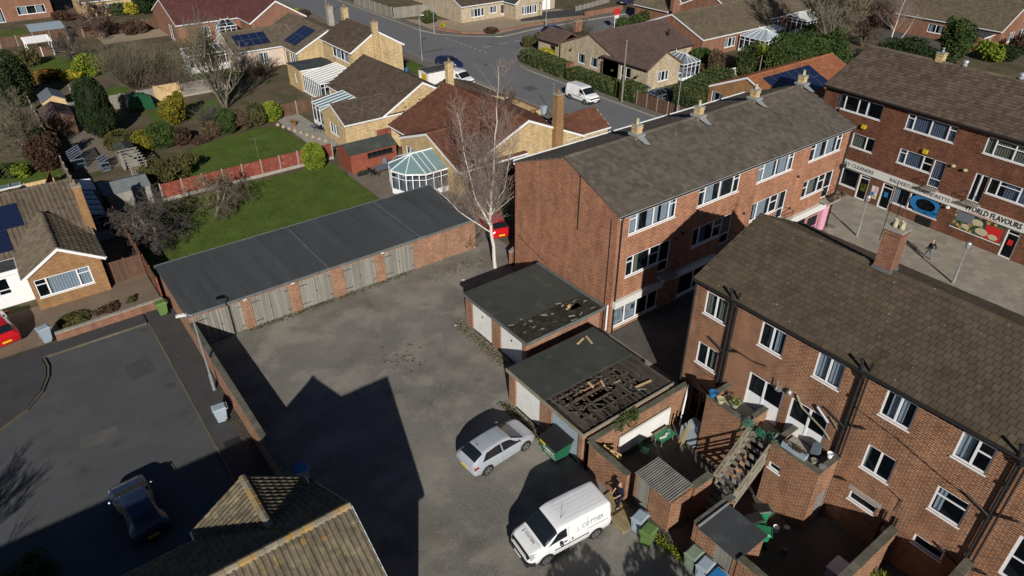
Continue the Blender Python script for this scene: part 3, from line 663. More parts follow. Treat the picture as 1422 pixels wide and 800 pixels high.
def car(name, label, loc, rz, paint, kind='hatch', group=None, dark_bumper=False, text=None, roofribs=False, roofrack=False):
    th = thing(name, label, 'van' if kind == 'van' else 'car', (*loc, 0) if len(loc) == 2 else loc, rz, group, local=True); van = kind == 'van'
    L = Loft(VAN if van else HATCH); P = MT[paint]; L.body('body', P, th)
    gd = MT['glassdark']
    if van:
        L.patch('windscreen', gd, th, [(1.52, .74), (1.52, 1.26), (.80, 1.22), (.80, .78)][::1], .008, 1, 12, 8)
        for s in (1, -1):
            L.patch('side_window', gd, th, [(.30, .60), (1.35, .60), (.78, .76), (.32, .76)], .006, s)
            L.patch('rub_strip', MT['black'], th, [(-.9, .30), (1.0, .30), (1.0, .35), (-.9, .35)], .012, s, 10, 2)
            L.patch('door_seam', MT['black'], th, [(.20, .1), (.212, .1), (.212, .80), (.20, .80)], .002, s, 1, 14)
            L.patch('door_seam', MT['black'], th, [(1.2, .1), (1.212, .1), (1.37, .58), (1.358, .58)], .002, s, 1, 10)
            L.patch('door_seam', MT['black'], th, [(-.85, .1), (-.838, .1), (-.838, .80), (-.85, .80)], .002, s, 1, 14)
            L.patch('slide_rail', MT['black'], th, [(-2.0, .50), (-.85, .50), (-.85, .515), (-2.0, .515)], .006, s, 10, 1)
            L.patch('door_handle', MT['black'], th, [(.32, .47), (.52, .47), (.52, .50), (.32, .50)], .03, s, 3, 1)
            L.patch('door_handle', MT['black'], th, [(0, .43), (.06, .43), (.06, .50), (0, .50)], .03, s, 2, 2)
            L.patch('headlight', MT['clear'], th, [(1.98, .50), (2.24, .44), (2.20, .80), (1.90, .66)], .008, s, 6, 6)
            L.patch('tail_light', MT['redlamp'], th, [(-2.31, .45), (-2.18, .45), (-2.18, .62), (-2.31, .62)], .008, s, 3, 4)
        L.patch('grille', MT['black'], th, [(2.3, .62), (2.3, 1.38), (2.21, 1.36), (2.21, .64)], .008, 1, 12, 3)
        L.patch('hood_seam', MT['black'], th, [(1.66, .70), (1.66, 1.30), (1.648, 1.30), (1.648, .70)], .002, 1, 12, 1)
        k = M(); k.obox((2.29, 0, .42), (.22, 1.62, .26), 0); k.obox((2.17, .78, .42), (.42, .16, .26), -.5); k.obox((2.17, -.78, .42), (.42, .16, .26), .5)
        k.build('bumper', MT['black'], th)
        k = M(); k.obox((-2.3, 0, .42), (.16, 1.72, .22)); k.build('rear_bumper', MT['black'], th)
        k = M(); k.obox((2.415, 0, .45), (.02, .52, .11)); k.build('number_plate', MT['platew'], th)
        if roofribs:
            for y in (-.62, -.36, -.12, .12, .36, .62): L.patch('roof_rib', P, th, [(-1.9, 1-y*.13-.014), (.3, 1-y*.13-.014), (.3, 1-y*.13+.014), (-1.9, 1-y*.13+.014)], .008, 1, 14, 1)
            k = M(); k.path([(.35, .35, 1.9), (.1, .38, 2.3)], .008, 4); k.build('aerial', MT['black'], th)
        wr, wx, wy = .33, (-1.35, 1.42), .955
    else:
        L.patch('windscreen', gd, th, [(1.22, .78), (1.22, 1.22), (.46, 1.19), (.46, .81)], .008, 1, 12, 8)
        L.patch('rear_window', gd, th, [(-1.42, .82), (-1.42, 1.18), (-1.95, 1.2), (-1.95, .80)], .008, 1, 12, 8)
        for s in (1, -1):
            L.patch('side_window', gd, th, [(-.20, .578), (1.05, .585), (.40, .765), (-.20, .785)], .006, s)
            L.patch('side_window', gd, th, [(-1.56, .60), (-.27, .578), (-.27, .785), (-1.18, .77)], .006, s)
            L.patch('door_seam', MT['black'], th, [(-.25, .1), (-.24, .1), (-.24, .80), (-.25, .80)], .002, s, 1, 14)
            L.patch('door_seam', MT['black'], th, [(.95, .1), (.96, .1), (1.0, .56), (.99, .56)], .002, s, 1, 8)
            L.patch('door_handle', P, th, [(-.15, .46), (.03, .46), (.03, .49), (-.15, .49)], .02, s, 3, 1)
            L.patch('headlight', MT['clear'], th, [(1.72, .52), (2.02, .44), (1.98, .70), (1.62, .70)], .008, s, 6, 5)
            L.patch('tail_light', MT['redlamp'], th, [(-2.1, .44), (-1.82, .47), (-1.88, .56), (-2.08, .60)], .008, s, 5, 4)
        L.patch('grille', MT['black'], th, [(2.13, .50), (2.13, 1.5), (2.07, 1.4), (2.07, .6)], .006, 1, 12, 3)
        k = M(); k.obox((-2.165, 0, .58), (.02, .52, .12)); k.build('number_plate', MT['plate'], th)
        k = M(); k.path([(-1.2, 0, 1.43), (-1.4, 0, 1.58)], .01, 4); k.build('aerial', MT['black'], th)
        L.patch('hood_seam', MT['black'], th, [(1.26, .74), (1.26, 1.26), (1.25, 1.26), (1.25, .74)], .002, 1, 12, 1)
        if roofrack:
            for s in (1, -1): k = M(); k.path([L.P(-1.2, .84, s, .02), L.P(-1.1, .84, s, .07), L.P(.2, .84, s, .07), L.P(.3, .84, s, .02)], .015, 5); k.build('roof_rail', MT['black'], th)
        wr, wx, wy = .315, (-1.30, 1.32), .88
    for s in (1, -1):
        for x in wx: arch(th, L, x, wr+.055, s); wheel(th, x, wy+.008, wr, s)
        k = M(); k.lathe((wx[1]-.72 if van else .78, s*(1.06 if van else .97), 1.02 if van else .93), [(.02, 0), (.09, .03), (.10, .10), (.05, .16)], 8); k.tube((wx[1]-.72 if van else .78, s*.85, 1.06 if van else .96), (wx[1]-.72 if van else .78, s*1.0, 1.08 if van else .98), .03); k.build('mirror', MT['black'] if van else P, th)
    return th, L

def lettering(th, s, size, mat_, M4, name='lettering', depth=.004, bold=0, squash=1, **tg):
    cu = bpy.data.curves.new('lettering', 'FONT'); cu.body = s; cu.size = size; cu.extrude = depth; cu.offset = bold; cu.resolution_u = 2; cu.align_x = 'CENTER'; cu.align_y = 'CENTER'
    t = bpy.data.objects.new('t', cu); COL.objects.link(t); dg = bpy.context.evaluated_depsgraph_get(); me = bpy.data.meshes.new_from_object(t.evaluated_get(dg)); bpy.data.objects.remove(t)
    me.transform(Matrix.Scale(squash, 4, (1, 0, 0))); me.transform(Matrix.Translation(-Vector(ORG.get(th.name, (0, 0, 0)))) @ M4)
    me.materials.clear(); return link(name, me, MT[mat_], th, **tg)
def face(o, x, y):
    "frame at point o whose letters run along x with up y"
    x, y = Vector(x).normalized(), Vector(y).normalized(); z = x.cross(y); m = Matrix((x, y, z)).transposed().to_4x4(); m.translation = Vector(o); return m

# ------------------------------------------------------------------ people
def skin(name, pts, edges, m, parent, sub=2, root=0, **tg):
    import bmesh
    me = bpy.data.meshes.new(name); bm = bmesh.new(); ly = bm.verts.layers.skin.verify(); vs = []
    for i, p in enumerate(pts):
        v = bm.verts.new(p[:3]); r = p[3]; v[ly].radius = r if isinstance(r, tuple) else (r, r); v[ly].use_root = (i == root); vs.append(v)
    for a, b in edges: bm.edges.new((vs[a], vs[b]))
    bm.to_mesh(me); bm.free(); o = link(name, me, m, parent, **tg); md = o.modifiers.new('skin', 'SKIN'); md.use_smooth_shade = True; md.branch_smoothing = .5
    s_ = o.modifiers.new('sub', 'SUBSURF'); s_.levels = s_.render_levels = sub; return o
def person(name, label, loc, rz, H_, pose, cloth, trouser, hair, stance, bald=False):
    """x forward, y left, z up. pose gives hand positions, stance the feet"""
    th = thing(name, label, 'person', loc, rz, local=True); k = H_/1.75; S = lambda p, r: (p[0]*k, p[1]*k, p[2]*k, r*k if not isinstance(r, tuple) else (r[0]*k, r[1]*k))
    lean = pose.get('lean', 0); hip = Vector((0, 0, .93)); ch = Vector((lean*.4, 0, 1.28)); nk = Vector((lean*.7, 0, 1.48)); hd = Vector((lean*.8+pose.get('hx', .02), 0, 1.62))
    pts = [S(hip, (.15, .11)), S((lean*.15, 0, 1.08), (.135, .10)), S(ch, (.16, .115)), S((lean*.6, 0, 1.42), (.10, .08)), S(nk, .055), S(hd-Vector((0, 0, .05)), .068), S(hd+Vector((0, 0, .03)), (.078, .092)), S(hd+Vector((0, 0, .10)), .06)]
    ed = [(i, i+1) for i in range(7)]
    face_ = [(hd+Vector((.09, 0, -.005)), .016), (hd+Vector((.06, 0, -.085)), .03)]
    for p, r in face_: pts.append(S(p, r)); ed.append((6 if r < .02 else 5, len(pts)-1))
    for s in (1, -1): pts.append(S(hd+Vector((0, .085*s, 0)), .018)); ed.append((6, len(pts)-1))
    arms = []; legs = []
    for s, key in ((1, 'L'), (-1, 'R')):
        sh = Vector((lean*.6, .19*s, 1.40)); hand = Vector(pose[key]); el = (sh+hand)/2+Vector(pose.get('e'+key, (-.10, .06*s, -.05)))
        i0 = len(pts); pts += [S(sh, .058), S(el, .044), S(hand, (.030, .026))]; ed += [(3, i0), (i0, i0+1), (i0+1, i0+2)]; d = (hand-el).normalized()
        palm = hand+d*.07; pts.append(S(palm, (.034, .018))); ed.append((i0+2, i0+3)); sd = d.cross(Vector((0, s, .3))).normalized()
        for f, (o_, l_) in enumerate(((-.03, .075), (-.01, .085), (.01, .08), (.03, .065))):
            a = palm+sd*o_+d*.03; b_ = a+d*l_*.55+Vector((.008, -.012*s, 0)); c = b_+d*l_*.4+Vector((.012, -.02*s, -.004)); n = len(pts)
            pts += [S(a, .0095), S(b_, .009), S(c, .007)]; ed += [(i0+3, n), (n, n+1), (n+1, n+2)]
        n = len(pts); t = hand+d*.03-sd*.04; pts += [S(t, .011), S(t-sd*.02+d*.04, .009)]; ed += [(i0+2, n), (n, n+1)]
        arms.append((sh, el, hand, d))
        ft = Vector((stance[0 if s == 1 else 1], .10*s, .07)); kn = (Vector((0, .09*s, .88))+ft)/2+Vector((.05, 0, .03)); n = len(pts)
        pts += [S((0, .09*s, .88), .085), S(kn, .058), S(ft, .038), S(ft+Vector((.13, 0, -.04)), (.04, .03))]; ed += [(0, n), (n, n+1), (n+1, n+2), (n+2, n+3)]; legs.append((kn, ft, s))
    skin('body', pts, ed, MT['skin'], th)
    jp = [S(hip+Vector((0, 0, -.04)), (.185, .14)), S((lean*.15, 0, 1.08), (.165, .13)), S(ch, (.19, .14)), S((lean*.6, 0, 1.43), (.125, .10))]; je = [(0, 1), (1, 2), (2, 3)]
    for sh, el, ha, d in arms: n = len(jp); jp += [S(sh, .077), S(el, .062), S(ha-d*(.0 if pose.get('long', 1) else .16), .048)]; je += [(3, n), (n, n+1), (n+1, n+2)]
    skin('jacket', jp, je, MT[cloth], th)
    tp = [S(hip, (.165, .125))]; te = []
    for kn, ft, s in legs: n = len(tp); tp += [S((0, .09*s, .86), .10), S(kn, .075), S(ft+Vector((0, 0, .04)), .062)]; te += [(0, n), (n, n+1), (n+1, n+2)]
    skin('trousers', tp, te, MT[trouser], th)
    for kn, ft, s in legs: skin('shoe', [S(ft+Vector((-.05, 0, -.03)), (.048, .04)), S(ft+Vector((.07, 0, -.035)), (.05, .035)), S(ft+Vector((.17, 0, -.04)), (.035, .025))], [(0, 1), (1, 2)], MT['black'], th)
    for s in (1, -1): e = M(); e.lathe(tuple(Vector((hd.x+.083, .03*s, 1.622))*k), [(.002, -.008), (.009, 0), (.002, .008)], 6); e.build('eye', MT['black'], th)
    hp = hd+Vector((-.025, 0, .045)); skin('hair', [S(hp+Vector((-.03, 0, -.05)), .068 if not bald else .05), S(hp, .088), S(hp+Vector((.01, 0, .055)), .066)], [(0, 1), (1, 2)], MT[hair], th)
    return th
MT['skin'] = flat('skin_tone', (.50,.28,.20), .6, .4)
MT['navy'] = flat('dark_navy_cloth', (.012,.016,.035), .9, .2)
MT['darkcloth'] = flat('black_cloth', (.012,.012,.014), .9, .2)
MT['greycloth'] = flat('grey_cloth', (.13,.15,.18), .9, .2)
MT['whitehair'] = flat('white_hair', (.60,.57,.54), .9, .2)
for n_, c_ in (('p_silver', (.50,.54,.60)), ('p_white', (.78,.79,.80)), ('p_blue', (.02,.035,.08)), ('p_red', (.48,.008,.012)), ('p_navy', (.015,.03,.10))):
    MT[n_] = flat('paint_'+n_, c_, .25, .5, .3 if n_ in ('p_silver', 'p_blue', 'p_navy') else 0, .8, .02, 2)

# ------------------------------------------------------------------ bins, lamps, fences, small things
def bin_(label, g, rz, m, lid=None, z=0, h=1.05, group=None, open_=False):
    th = thing('wheelie_bin', label, 'wheelie bin', (g[0], g[1], z), rz, group, local=True); b = M(); w0, w1, d0, d1 = .22, .28, .24, .34
    b.add([(-d0,-w0,.06),(d0,-w0,.06),(d0,w0,.06),(-d0,w0,.06),(-d1,-w1,h-.09),(d1,-w1,h-.09),(d1,w1,h-.09),(-d1,w1,h-.09)], [(0,3,2,1),(0,1,5,4),(1,2,6,5),(2,3,7,6),(3,0,4,7),(4,5,6,7)], .5)
    b.box(-d1-.03, -w1-.025, h-.13, d1+.02, w1+.025, h-.08); b.box(d1-.02, -.15, .45, d1-.005, .15, .75); b.build('bin_body', MT[m], th)
    l = M(); e = .07; l.add([(-d1-.03,-w1-.03,h-.078),(d1+.05,-w1-.03,h-.078),(d1+.05,w1+.03,h-.078),(-d1-.03,w1+.03,h-.078),(-d1+.03,-w1+.04,h),(d1-.05,-w1+.04,h-.03),(d1-.05,w1-.04,h-.03),(-d1+.03,w1-.04,h)], [(0,3,2,1),(4,5,6,7),(0,1,5,4),(1,2,6,5),(2,3,7,6),(3,0,4,7)], .5)
    l.build('lid', MT[lid or m], th); k = M(); k.tube((-d1-.09, -w1+.02, h-.10), (-d1-.09, w1-.02, h-.10), .018); k.box(-d1-.1, -w1, h-.13, -d1, -w1+.04, h-.09); k.box(-d1-.1, w1-.04, h-.13, -d1, w1, h-.09); k.build('handle', MT[m], th)
    for s in (1, -1): k = M(); k.tube((-d0-.02, s*w0, .1), (-d0-.02, s*(w0+.06), .1), .1, n=12); k.build('wheel', MT['black'], th)
    return th
def fence(name, label, p0, p1, h, m, panel=1.95, postm='concrete', board=True, z=0, posth=.12, gravel=.0, skip=()):
    L = math.dist(p0, p1); n = max(1, round(L/panel)); d = ((p1[0]-p0[0])/L, (p1[1]-p0[1])/L); N = (-d[1], d[0]); w_ = L/n
    th = thing(name, label, 'fence', ((p0[0]+p1[0])/2, (p0[1]+p1[1])/2, z))
    for i in range(n+1):
        k = M(); ubox(k, p0, d, N, i*w_-.05, i*w_+.05, z-.3, z+h+posth, -.05, .05); k.build('post', MT[postm], th)
        if i == n or i in skip: continue
        k = M(); a, b = i*w_+.052, (i+1)*w_-.052; zb = z+gravel; q = .1 if mpp(*PX((p0[0]+p1[0])/2, (p0[1]+p1[1])/2)) < .07 else .2; x = a
        while x < b-.01: x2 = min(x+q, b); ubox(k, p0, d, N, x+.006, x2-.006, zb+.01, z+h-.02, -.012+R.uniform(0, .008), .012+R.uniform(0, .008), R.random()); x = x2
        ubox(k, p0, d, N, a, b, z+h-.02, z+h+.02, -.03, .03)
        for q in (.15, .5, .85): ubox(k, p0, d, N, a, b, zb+(h-gravel)*q-.03, zb+(h-gravel)*q+.03, .021, .045)
        k.build('fence_panel', MT[m], th)
        if gravel: k = M(); ubox(k, p0, d, N, a, b, z-.02, z+gravel, -.03, .03); k.build('gravel_board', MT['concrete'], th)
    return th
def PX(X, Y, Z=0.0):
    r = X*RT[0]+Y*RT[1]; g = X*FW[0]+Y*FW[1]; z = Z-H; d = g*math.cos(PH)-z*math.sin(PH); u = g*math.sin(PH)+z*math.cos(PH); return (711+F*r/d, 400-F*u/d)
def lamp_post(name, label, g, h, head=(.0, .5), z=0, r=.06, kind='arm'):
    th = thing(name, label, 'lamp post', (g[0], g[1], z)); k = M(); x, y = g; k.tube((x, y, z-.05), (x, y, z+1.2), r*1.7, r*1.5, 10); k.tube((x, y, z+1.2), (x, y, z+h), r, r*.75, 8); k.build('column', MT['steel'], th, smooth=False)
    if kind == 'arm':
        d = Vector((math.cos(head[0]), math.sin(head[0]), 0)); a = Vector((x, y, z+h)); k = M(); k.tube(a-Vector((0,0,.05)), a+d*.25+Vector((0,0,.05)), .035); k.build('arm', MT['steel'], th)
        k = M(); c = a+d*(.25+head[1]/2)+Vector((0,0,.07)); k.obox(c, (head[1], .2, .09), head[0]); k.obox(c+Vector((0,0,.06)), (head[1]*.7, .14, .05), head[0]); k.build('lantern', MT['signwhite'], th)
    else:
        k = M(); k.lathe((x, y, z+h), [(.10, -.05), (.17, .05), (.19, .35), (.21, .38), (.16, .46), (.03, .5)], 12); k.build('lantern', MT['steel'], th)
    return th
def struct(name, m, pts, z, thick=0, z0=None):
    k = M()
    if thick: k.prism(pts, z-thick, z)
    else: k.add([(p[0], p[1], z) for p in pts], [tuple(range(len(pts)))])
    o = k.build(name, m); tag(o, kind='structure'); return o
def rect(x0, y0, x1, y1): return [(x0, y0), (x1, y0), (x1, y1), (x0, y1)]
def boundary(name, label, pts, h, t, m, cap='coping', z=0, capw=.05, caph=.07, cat='wall', capl=.45):
    "free-standing brick wall along a line with coping stones"
    th = thing(name, label, cat, (pts[0][0], pts[0][1], z))
    k = M(); cs = []
    for a, b in zip(pts, pts[1:]):
        L = math.dist(a, b); d = ((b[0]-a[0])/L, (b[1]-a[1])/L); N = (-d[1], d[0]); ubox(k, a, d, N, -t/2 if a != pts[0] else 0, L+(t/2-.003 if b != pts[-1] else 0), z-.6, z+h, -t/2, t/2)
        n = max(1, round(L/capl)); w_ = L/n
        for i in range(n): cs.append((a, d, N, i*w_+.006, (i+1)*w_-.006))
    k.build('wall', m, th)
    for a, d, N, u, v in cs:
        if cap: c = M(); q = R.uniform(0, .012); ubox(c, a, d, N, u, v, z+h+.001, z+h+caph+q, -t/2-capw, t/2+capw, R.random()); c.build('coping_stone', MT[cap], th)
    return th

# ------------------------------------------------------------------ survey helpers
def ray(px, py):
    a = (px-711)/F; b = -(py-400)/F; fc = math.cos(PH)+b*math.sin(PH); return Vector((a*RT[0]+fc*FW[0], a*RT[1]+fc*FW[1], -math.sin(PH)+b*math.cos(PH)))
def onplane(px, py, p, n):
    r = ray(px, py); p, n = Vector(p), Vector(n); c = Vector((0, 0, H)); return c+r*((p-c).dot(n)/r.dot(n))
def pw(ax, v, tl, br, st=None):
    n = (1, 0, 0) if ax == 'X' else (0, 1, 0); a = onplane(*tl, Vector(n)*v, n); b = onplane(*br, Vector(n)*v, n); i = 1 if ax == 'X' else 0
    return (min(a[i], b[i]), max(a[i], b[i]), min(a.z, b.z), max(a.z, b.z), st)

# ------------------------------------------------------------------ ground
def gsurf(name, c, **k): MT[name] = surf(name, c, **k)
gsurf('gravel', (.165,.156,.138), var=.30, scale=.20, fine=9, grain=.5, bump=.8, vor=[((.04,.035,.03), .9, .05, .8), ((.38,.36,.33), 3, .05, .7)], rough=.95, spec=.15, spots=[((.31,.295,.255), .33, .48, .66, .8), ((.10,.09,.075), .7, .58, .74, .55), ((.11,.10,.085), .16, .52, .66, .55), ((.03,.027,.024), 2.6, .70, .76, .6), ((.30,.28,.25), 24, .70, .76, .7), ((.24,.18,.14), .33, .56, .72, .5)])
gsurf('asphalt_l', (.070,.073,.077), var=.2, grain=.5, scale=.35, fine=28, bump=.25, rough=.9, spec=.2, spots=[((.11,.105,.095), .45, .52, .75, .7), ((.040,.040,.042), .9, .56, .72, .5), ((.15,.14,.12), 2.2, .62, .74, .35)])
gsurf('asphalt_path', (.055,.054,.056), var=.2, scale=.6, fine=30, bump=.25, rough=.9, spec=.2, spots=[((.10,.09,.065), 1.6, .6, .75, .5)])
gsurf('asphalt_r', (.150,.153,.160), var=.10, scale=.25, fine=20, bump=.15, rough=.9, spec=.2, spots=[((.16,.155,.145), .35, .55, .75, .5)])
gsurf('pave_r', (.15,.135,.12), var=.15, scale=.5, fine=20, bump=.15, rough=.9, spec=.2)
gsurf('kerbm', (.125,.11,.078), var=.2, scale=2, fine=20, bump=.2, rough=.9, rv=.25)
gsurf('slab', (.30,.275,.22), var=.12, scale=.6, fine=14, bump=.2, rough=.9, rv=.22, spec=.2, spots=[((.20,.185,.14), .5, .55, .7, .35)])
gsurf('joint', (.17,.155,.12), var=.2, scale=2)
gsurf('drive', (.185,.138,.10), var=.18, scale=.5, fine=16, bump=.3, rough=.9, spec=.2)
gsurf('earth', (.115,.092,.062), var=.35, scale=.25, fine=8, bump=.5, rough=1, spec=.1, spots=[((.06,.075,.025), .35, .48, .62, .7), ((.19,.155,.11), .8, .6, .72, .6)])
gsurf('lawnm', (.074,.112,.022), var=.30, scale=.5, fine=12, bump=.5, rough=1, spec=.1, spots=[((.105,.110,.035), .6, .48, .72, .7), ((.14,.12,.06), 1.9, .62, .76, .5), ((.030,.062,.008), 1.6, .55, .7, .4)])
gsurf('patio', (.20,.165,.13), var=.2, scale=.8, fine=12, bump=.2, rough=.9, rv=.3)
gsurf('gravelpale', (.30,.24,.17), var=.15, scale=.7, fine=10, bump=.3, rough=.95)
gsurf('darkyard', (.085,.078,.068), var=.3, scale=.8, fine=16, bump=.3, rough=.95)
struct('ground', MT['earth'], rect(-600, 18, 18.6, 900), -.02); struct('ground', MT['earth'], rect(18.6, 18.1, 900, 900), -.02)
struct('ground', MT['earth'], rect(-600, -300, 18.6, 18), -.02); struct('ground', MT['earth'], rect(26.3, -300, 900, 18.1), -.02)
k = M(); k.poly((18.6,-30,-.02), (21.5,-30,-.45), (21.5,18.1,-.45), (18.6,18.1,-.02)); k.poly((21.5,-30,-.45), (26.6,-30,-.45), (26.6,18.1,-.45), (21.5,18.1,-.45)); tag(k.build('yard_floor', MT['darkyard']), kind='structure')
struct('gravel_yard', MT['gravel'], [(5.4,-30), (18.55,-30), (18.55,18.2), (27.75,18.2), (27.75,36.6), (29.5,36.7), (29.5,48), (27.6,48), (27.6,41.1), (5.4,41.1)], 0)
struct('street', MT['asphalt_l'], rect(-80, -30, 3.5, 45.75), 0)
struct('driveway', MT['drive'], rect(-30, 47.3, 4.95, 52.6), .09)
struct('path', MT['patio'], rect(2.7, 52.6, 4.95, 70), .04)
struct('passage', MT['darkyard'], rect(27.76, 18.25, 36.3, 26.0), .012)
# footpaths with kerb stones as children
def footpath(name, pts, m, z, kerb_lines, hz=.12, km='kerbm', L=.9):
    o = struct(name, MT[m], pts, z, .12)
    for a, b in kerb_lines:
        D = math.dist(a, b); n = max(1, round(D/L)); d = ((b[0]-a[0])/D, (b[1]-a[1])/D); N = (-d[1], d[0])
        for i in range(n):
            c = M(); ubox(c, a, d, N, i*D/n+.006, (i+1)*D/n-.006, -.05, z+.012+R.uniform(0, .006), -.05, .05, R.random()); c.build('kerb_stone', MT[km], o)
    return o
footpath('footpath', rect(3.57, 0, 5.3, 47.1), 'asphalt_path', .1, [((3.5, 14), (3.5, 45.8))])
arc = [(-2.8,45.75), (-2.7,44.6), (-2.85,43.5), (-3.35,42.15), (-4.3,40.9), (-5.77,39.9), (-7.5,39.2), (-10,38.8)]
footpath('footpath', [(3.42,45.87), (3.42,47.1), (-80,47.1), (-80,38.75), (-10,38.75)]+[(x-.12, y+.05) for x, y in arc[::-1]], 'asphalt_path', .1, [((-2.7, 45.82), (3.4, 45.82))]+list(zip(arc[::-1], arc[::-1][1:])))
k = struct('access_cover', MT['black'], rect(3.9, 30.6, 4.75, 31.4), .108)
# road to the right with its junction
road = [(53.1,30), (61.6,30), (61.7,77), (62.2,80.5), (63.6,83.5), (65.4,86), (69,88.5), (75,89), (88,88.6), (300,88.6), (300,97.5), (160,97), (116,95.6), (78.5,97), (70.5,96), (66.4,99), (62.9,103.5), (61.8,108), (62,113), (62,300), (53.5,300), (53,147), (53,120)]
struct('road', MT['asphalt_r'], road, 0)
rk = [(61.66,36), (61.76,77), (62.26,80.5), (63.66,83.5), (65.46,86), (69,88.56)]
footpath('pavement', [(61.7,30), (63.0,30), (62.9,77), (63.6,80), (65.2,83), (67.5,85.6), (70.5,86.9), (100,86.9), (100,88.5), (69,88.5), (65.4,85.95), (63.62,83.5), (62.22,80.5), (61.72,77)], 'pave_r', .1, list(zip(rk, rk[1:])), km='concrete')
footpath('pavement', [(53.05,30), (53.0,120), (53,250), (51.3,250), (51.4,30)], 'pave_r', .1, [((53.06, 40), (53.0, 130))], km='concrete')
nk = [(62.05,160), (62.0,113), (61.9,108), (62.95,103.6), (66.45,99.1), (70.5,96.06), (78.5,97.05), (116,95.66)]
footpath('pavement', [(62.02,160), (62,113), (61.85,108), (62.95,103.5), (66.4,99), (70.5,96.02), (78.5,97.02), (116,95.62), (160,97), (160,99), (116,97.6), (78.5,98.8), (71,97.8), (67.5,100.5), (64.5,104.6), (63.4,108.5), (63.5,160)], 'pave_r', .1, list(zip(nk, nk[1:])), km='concrete')
for i in range(9): k = M(); x = 63.9+i*1.9; ubox(k, (62.6, 100.6-i*.0), (.0, 1), (1, 0), -i*1.35-.35, -i*1.35+.35, .004, .006, -.05, .05); tag(k.build('road_marking', MT['signwhite']), kind='structure')
for i in range(7): k = M(); k.box(64+i*3, 92.4, .004, 65.6+i*3, 92.5, .006); tag(k.build('road_marking', MT['signwhite']), kind='structure')
for r_, n_ in ((rect(5.4, 48.6, 25.3, 64.2), 'lawn'), ([(9.8,66.2), (25.4,66.2), (25.4,69.5), (24.9,77.8), (22,78.2), (17,77.3), (12.5,74.6), (9.8,72)], 'lawn'), (rect(7.4, 96.5, 14.5, 104.5), 'lawn'), (rect(5.5, 117.5, 15, 126.5), 'lawn'), ([(14,86), (23,86), (23,92), (14,92)], 'lawn'), (rect(-6, 76.5, 3, 84), 'lawn'), (rect(3, 142, 9, 150), 'lawn'), (rect(48.4, 82, 51.2, 92), 'lawn'), (rect(20, 99, 29, 118), 'lawn'), (rect(29, 114, 36, 122), 'lawn')): struct(n_, MT['lawnm'], r_, .03)
struct('patio', MT['patio'], [(25.35,48.5), (32.2,48.5), (32.2,66), (27.2,66), (25.35,60)], .035)
struct('patio', MT['concrete'], rect(25.6, 67, 28.6, 80.2), .035); struct('patio', MT['patio'], rect(5, 76, 9.4, 92), .03)
struct('front_garden', MT['gravelpale'], [(66,99.7), (70.9,98), (78.3,99), (92,98.6), (92,107), (72,110), (63.8,117), (63.7,108), (64.8,104.9)], .05)
struct('front_garden', MT['gravelpale'], [(63.3,73), (67.8,76), (67.6,84.6), (65.4,82.6), (63.9,79.6), (63.2,77)], .06)
struct('front_drive', MT['asphalt_path'], [(79.5,103), (92,100), (97,104), (84,108)], .07)
struct('front_garden', MT['gravelpale'], rect(46.8, 64, 51.4, 78), .03)
struct('patio', MT['gravelpale'], rect(17, 130, 30, 136), .03)
struct('driveway', MT['drive'], rect(44.9, 76, 51.4, 80.9), .035)
struct('driveway', MT['darkyard'], rect(118, 44, 126, 60), .03)

# plaza paving slabs
pz = struct('plaza', MT['joint'], [(36.3,-30), (61.5,-30), (61.5,34), (53.5,34), (53.5,26.0), (36.3,26.0)], .002); cells = []
x = 36.4; j = 0
while x < 61.4:
    y = 1.0+(j % 2)*.33
    while y < (25.4 if x < 53.5 else 33): cells.append((x, y)); y += .67
    x += .67; j += 1
def vis(c): p = PX(c[0]+.3, c[1]+.3); return -5 < p[0] < 1427 and -5 < p[1] < 805 and not (c[0] < 44 and c[1] < 20)
vc = sorted([c for c in cells if vis(c) and c[0] > 51.5+(22-c[1])*.12 and c[1] > 10], key=lambda c: (c[0]**2+c[1]**2))
front = set(vc[:290]); rest = M()
for c in cells:
    h = .022+R.uniform(0, .008)
    if c in front: s_ = M(); s_.box(c[0]+.008, c[1]+.008, .004, c[0]+.662, c[1]+.662, h, R.random()); s_.build('paving_slab', MT['slab'], pz)
    elif c[0]+.3 < 61.5: rest.box(c[0]+.008, c[1]+.008, .004, c[0]+.662, c[1]+.662, h, R.random())
rest.build('paving_slabs', MT['slab'], pz, kind='stuff')

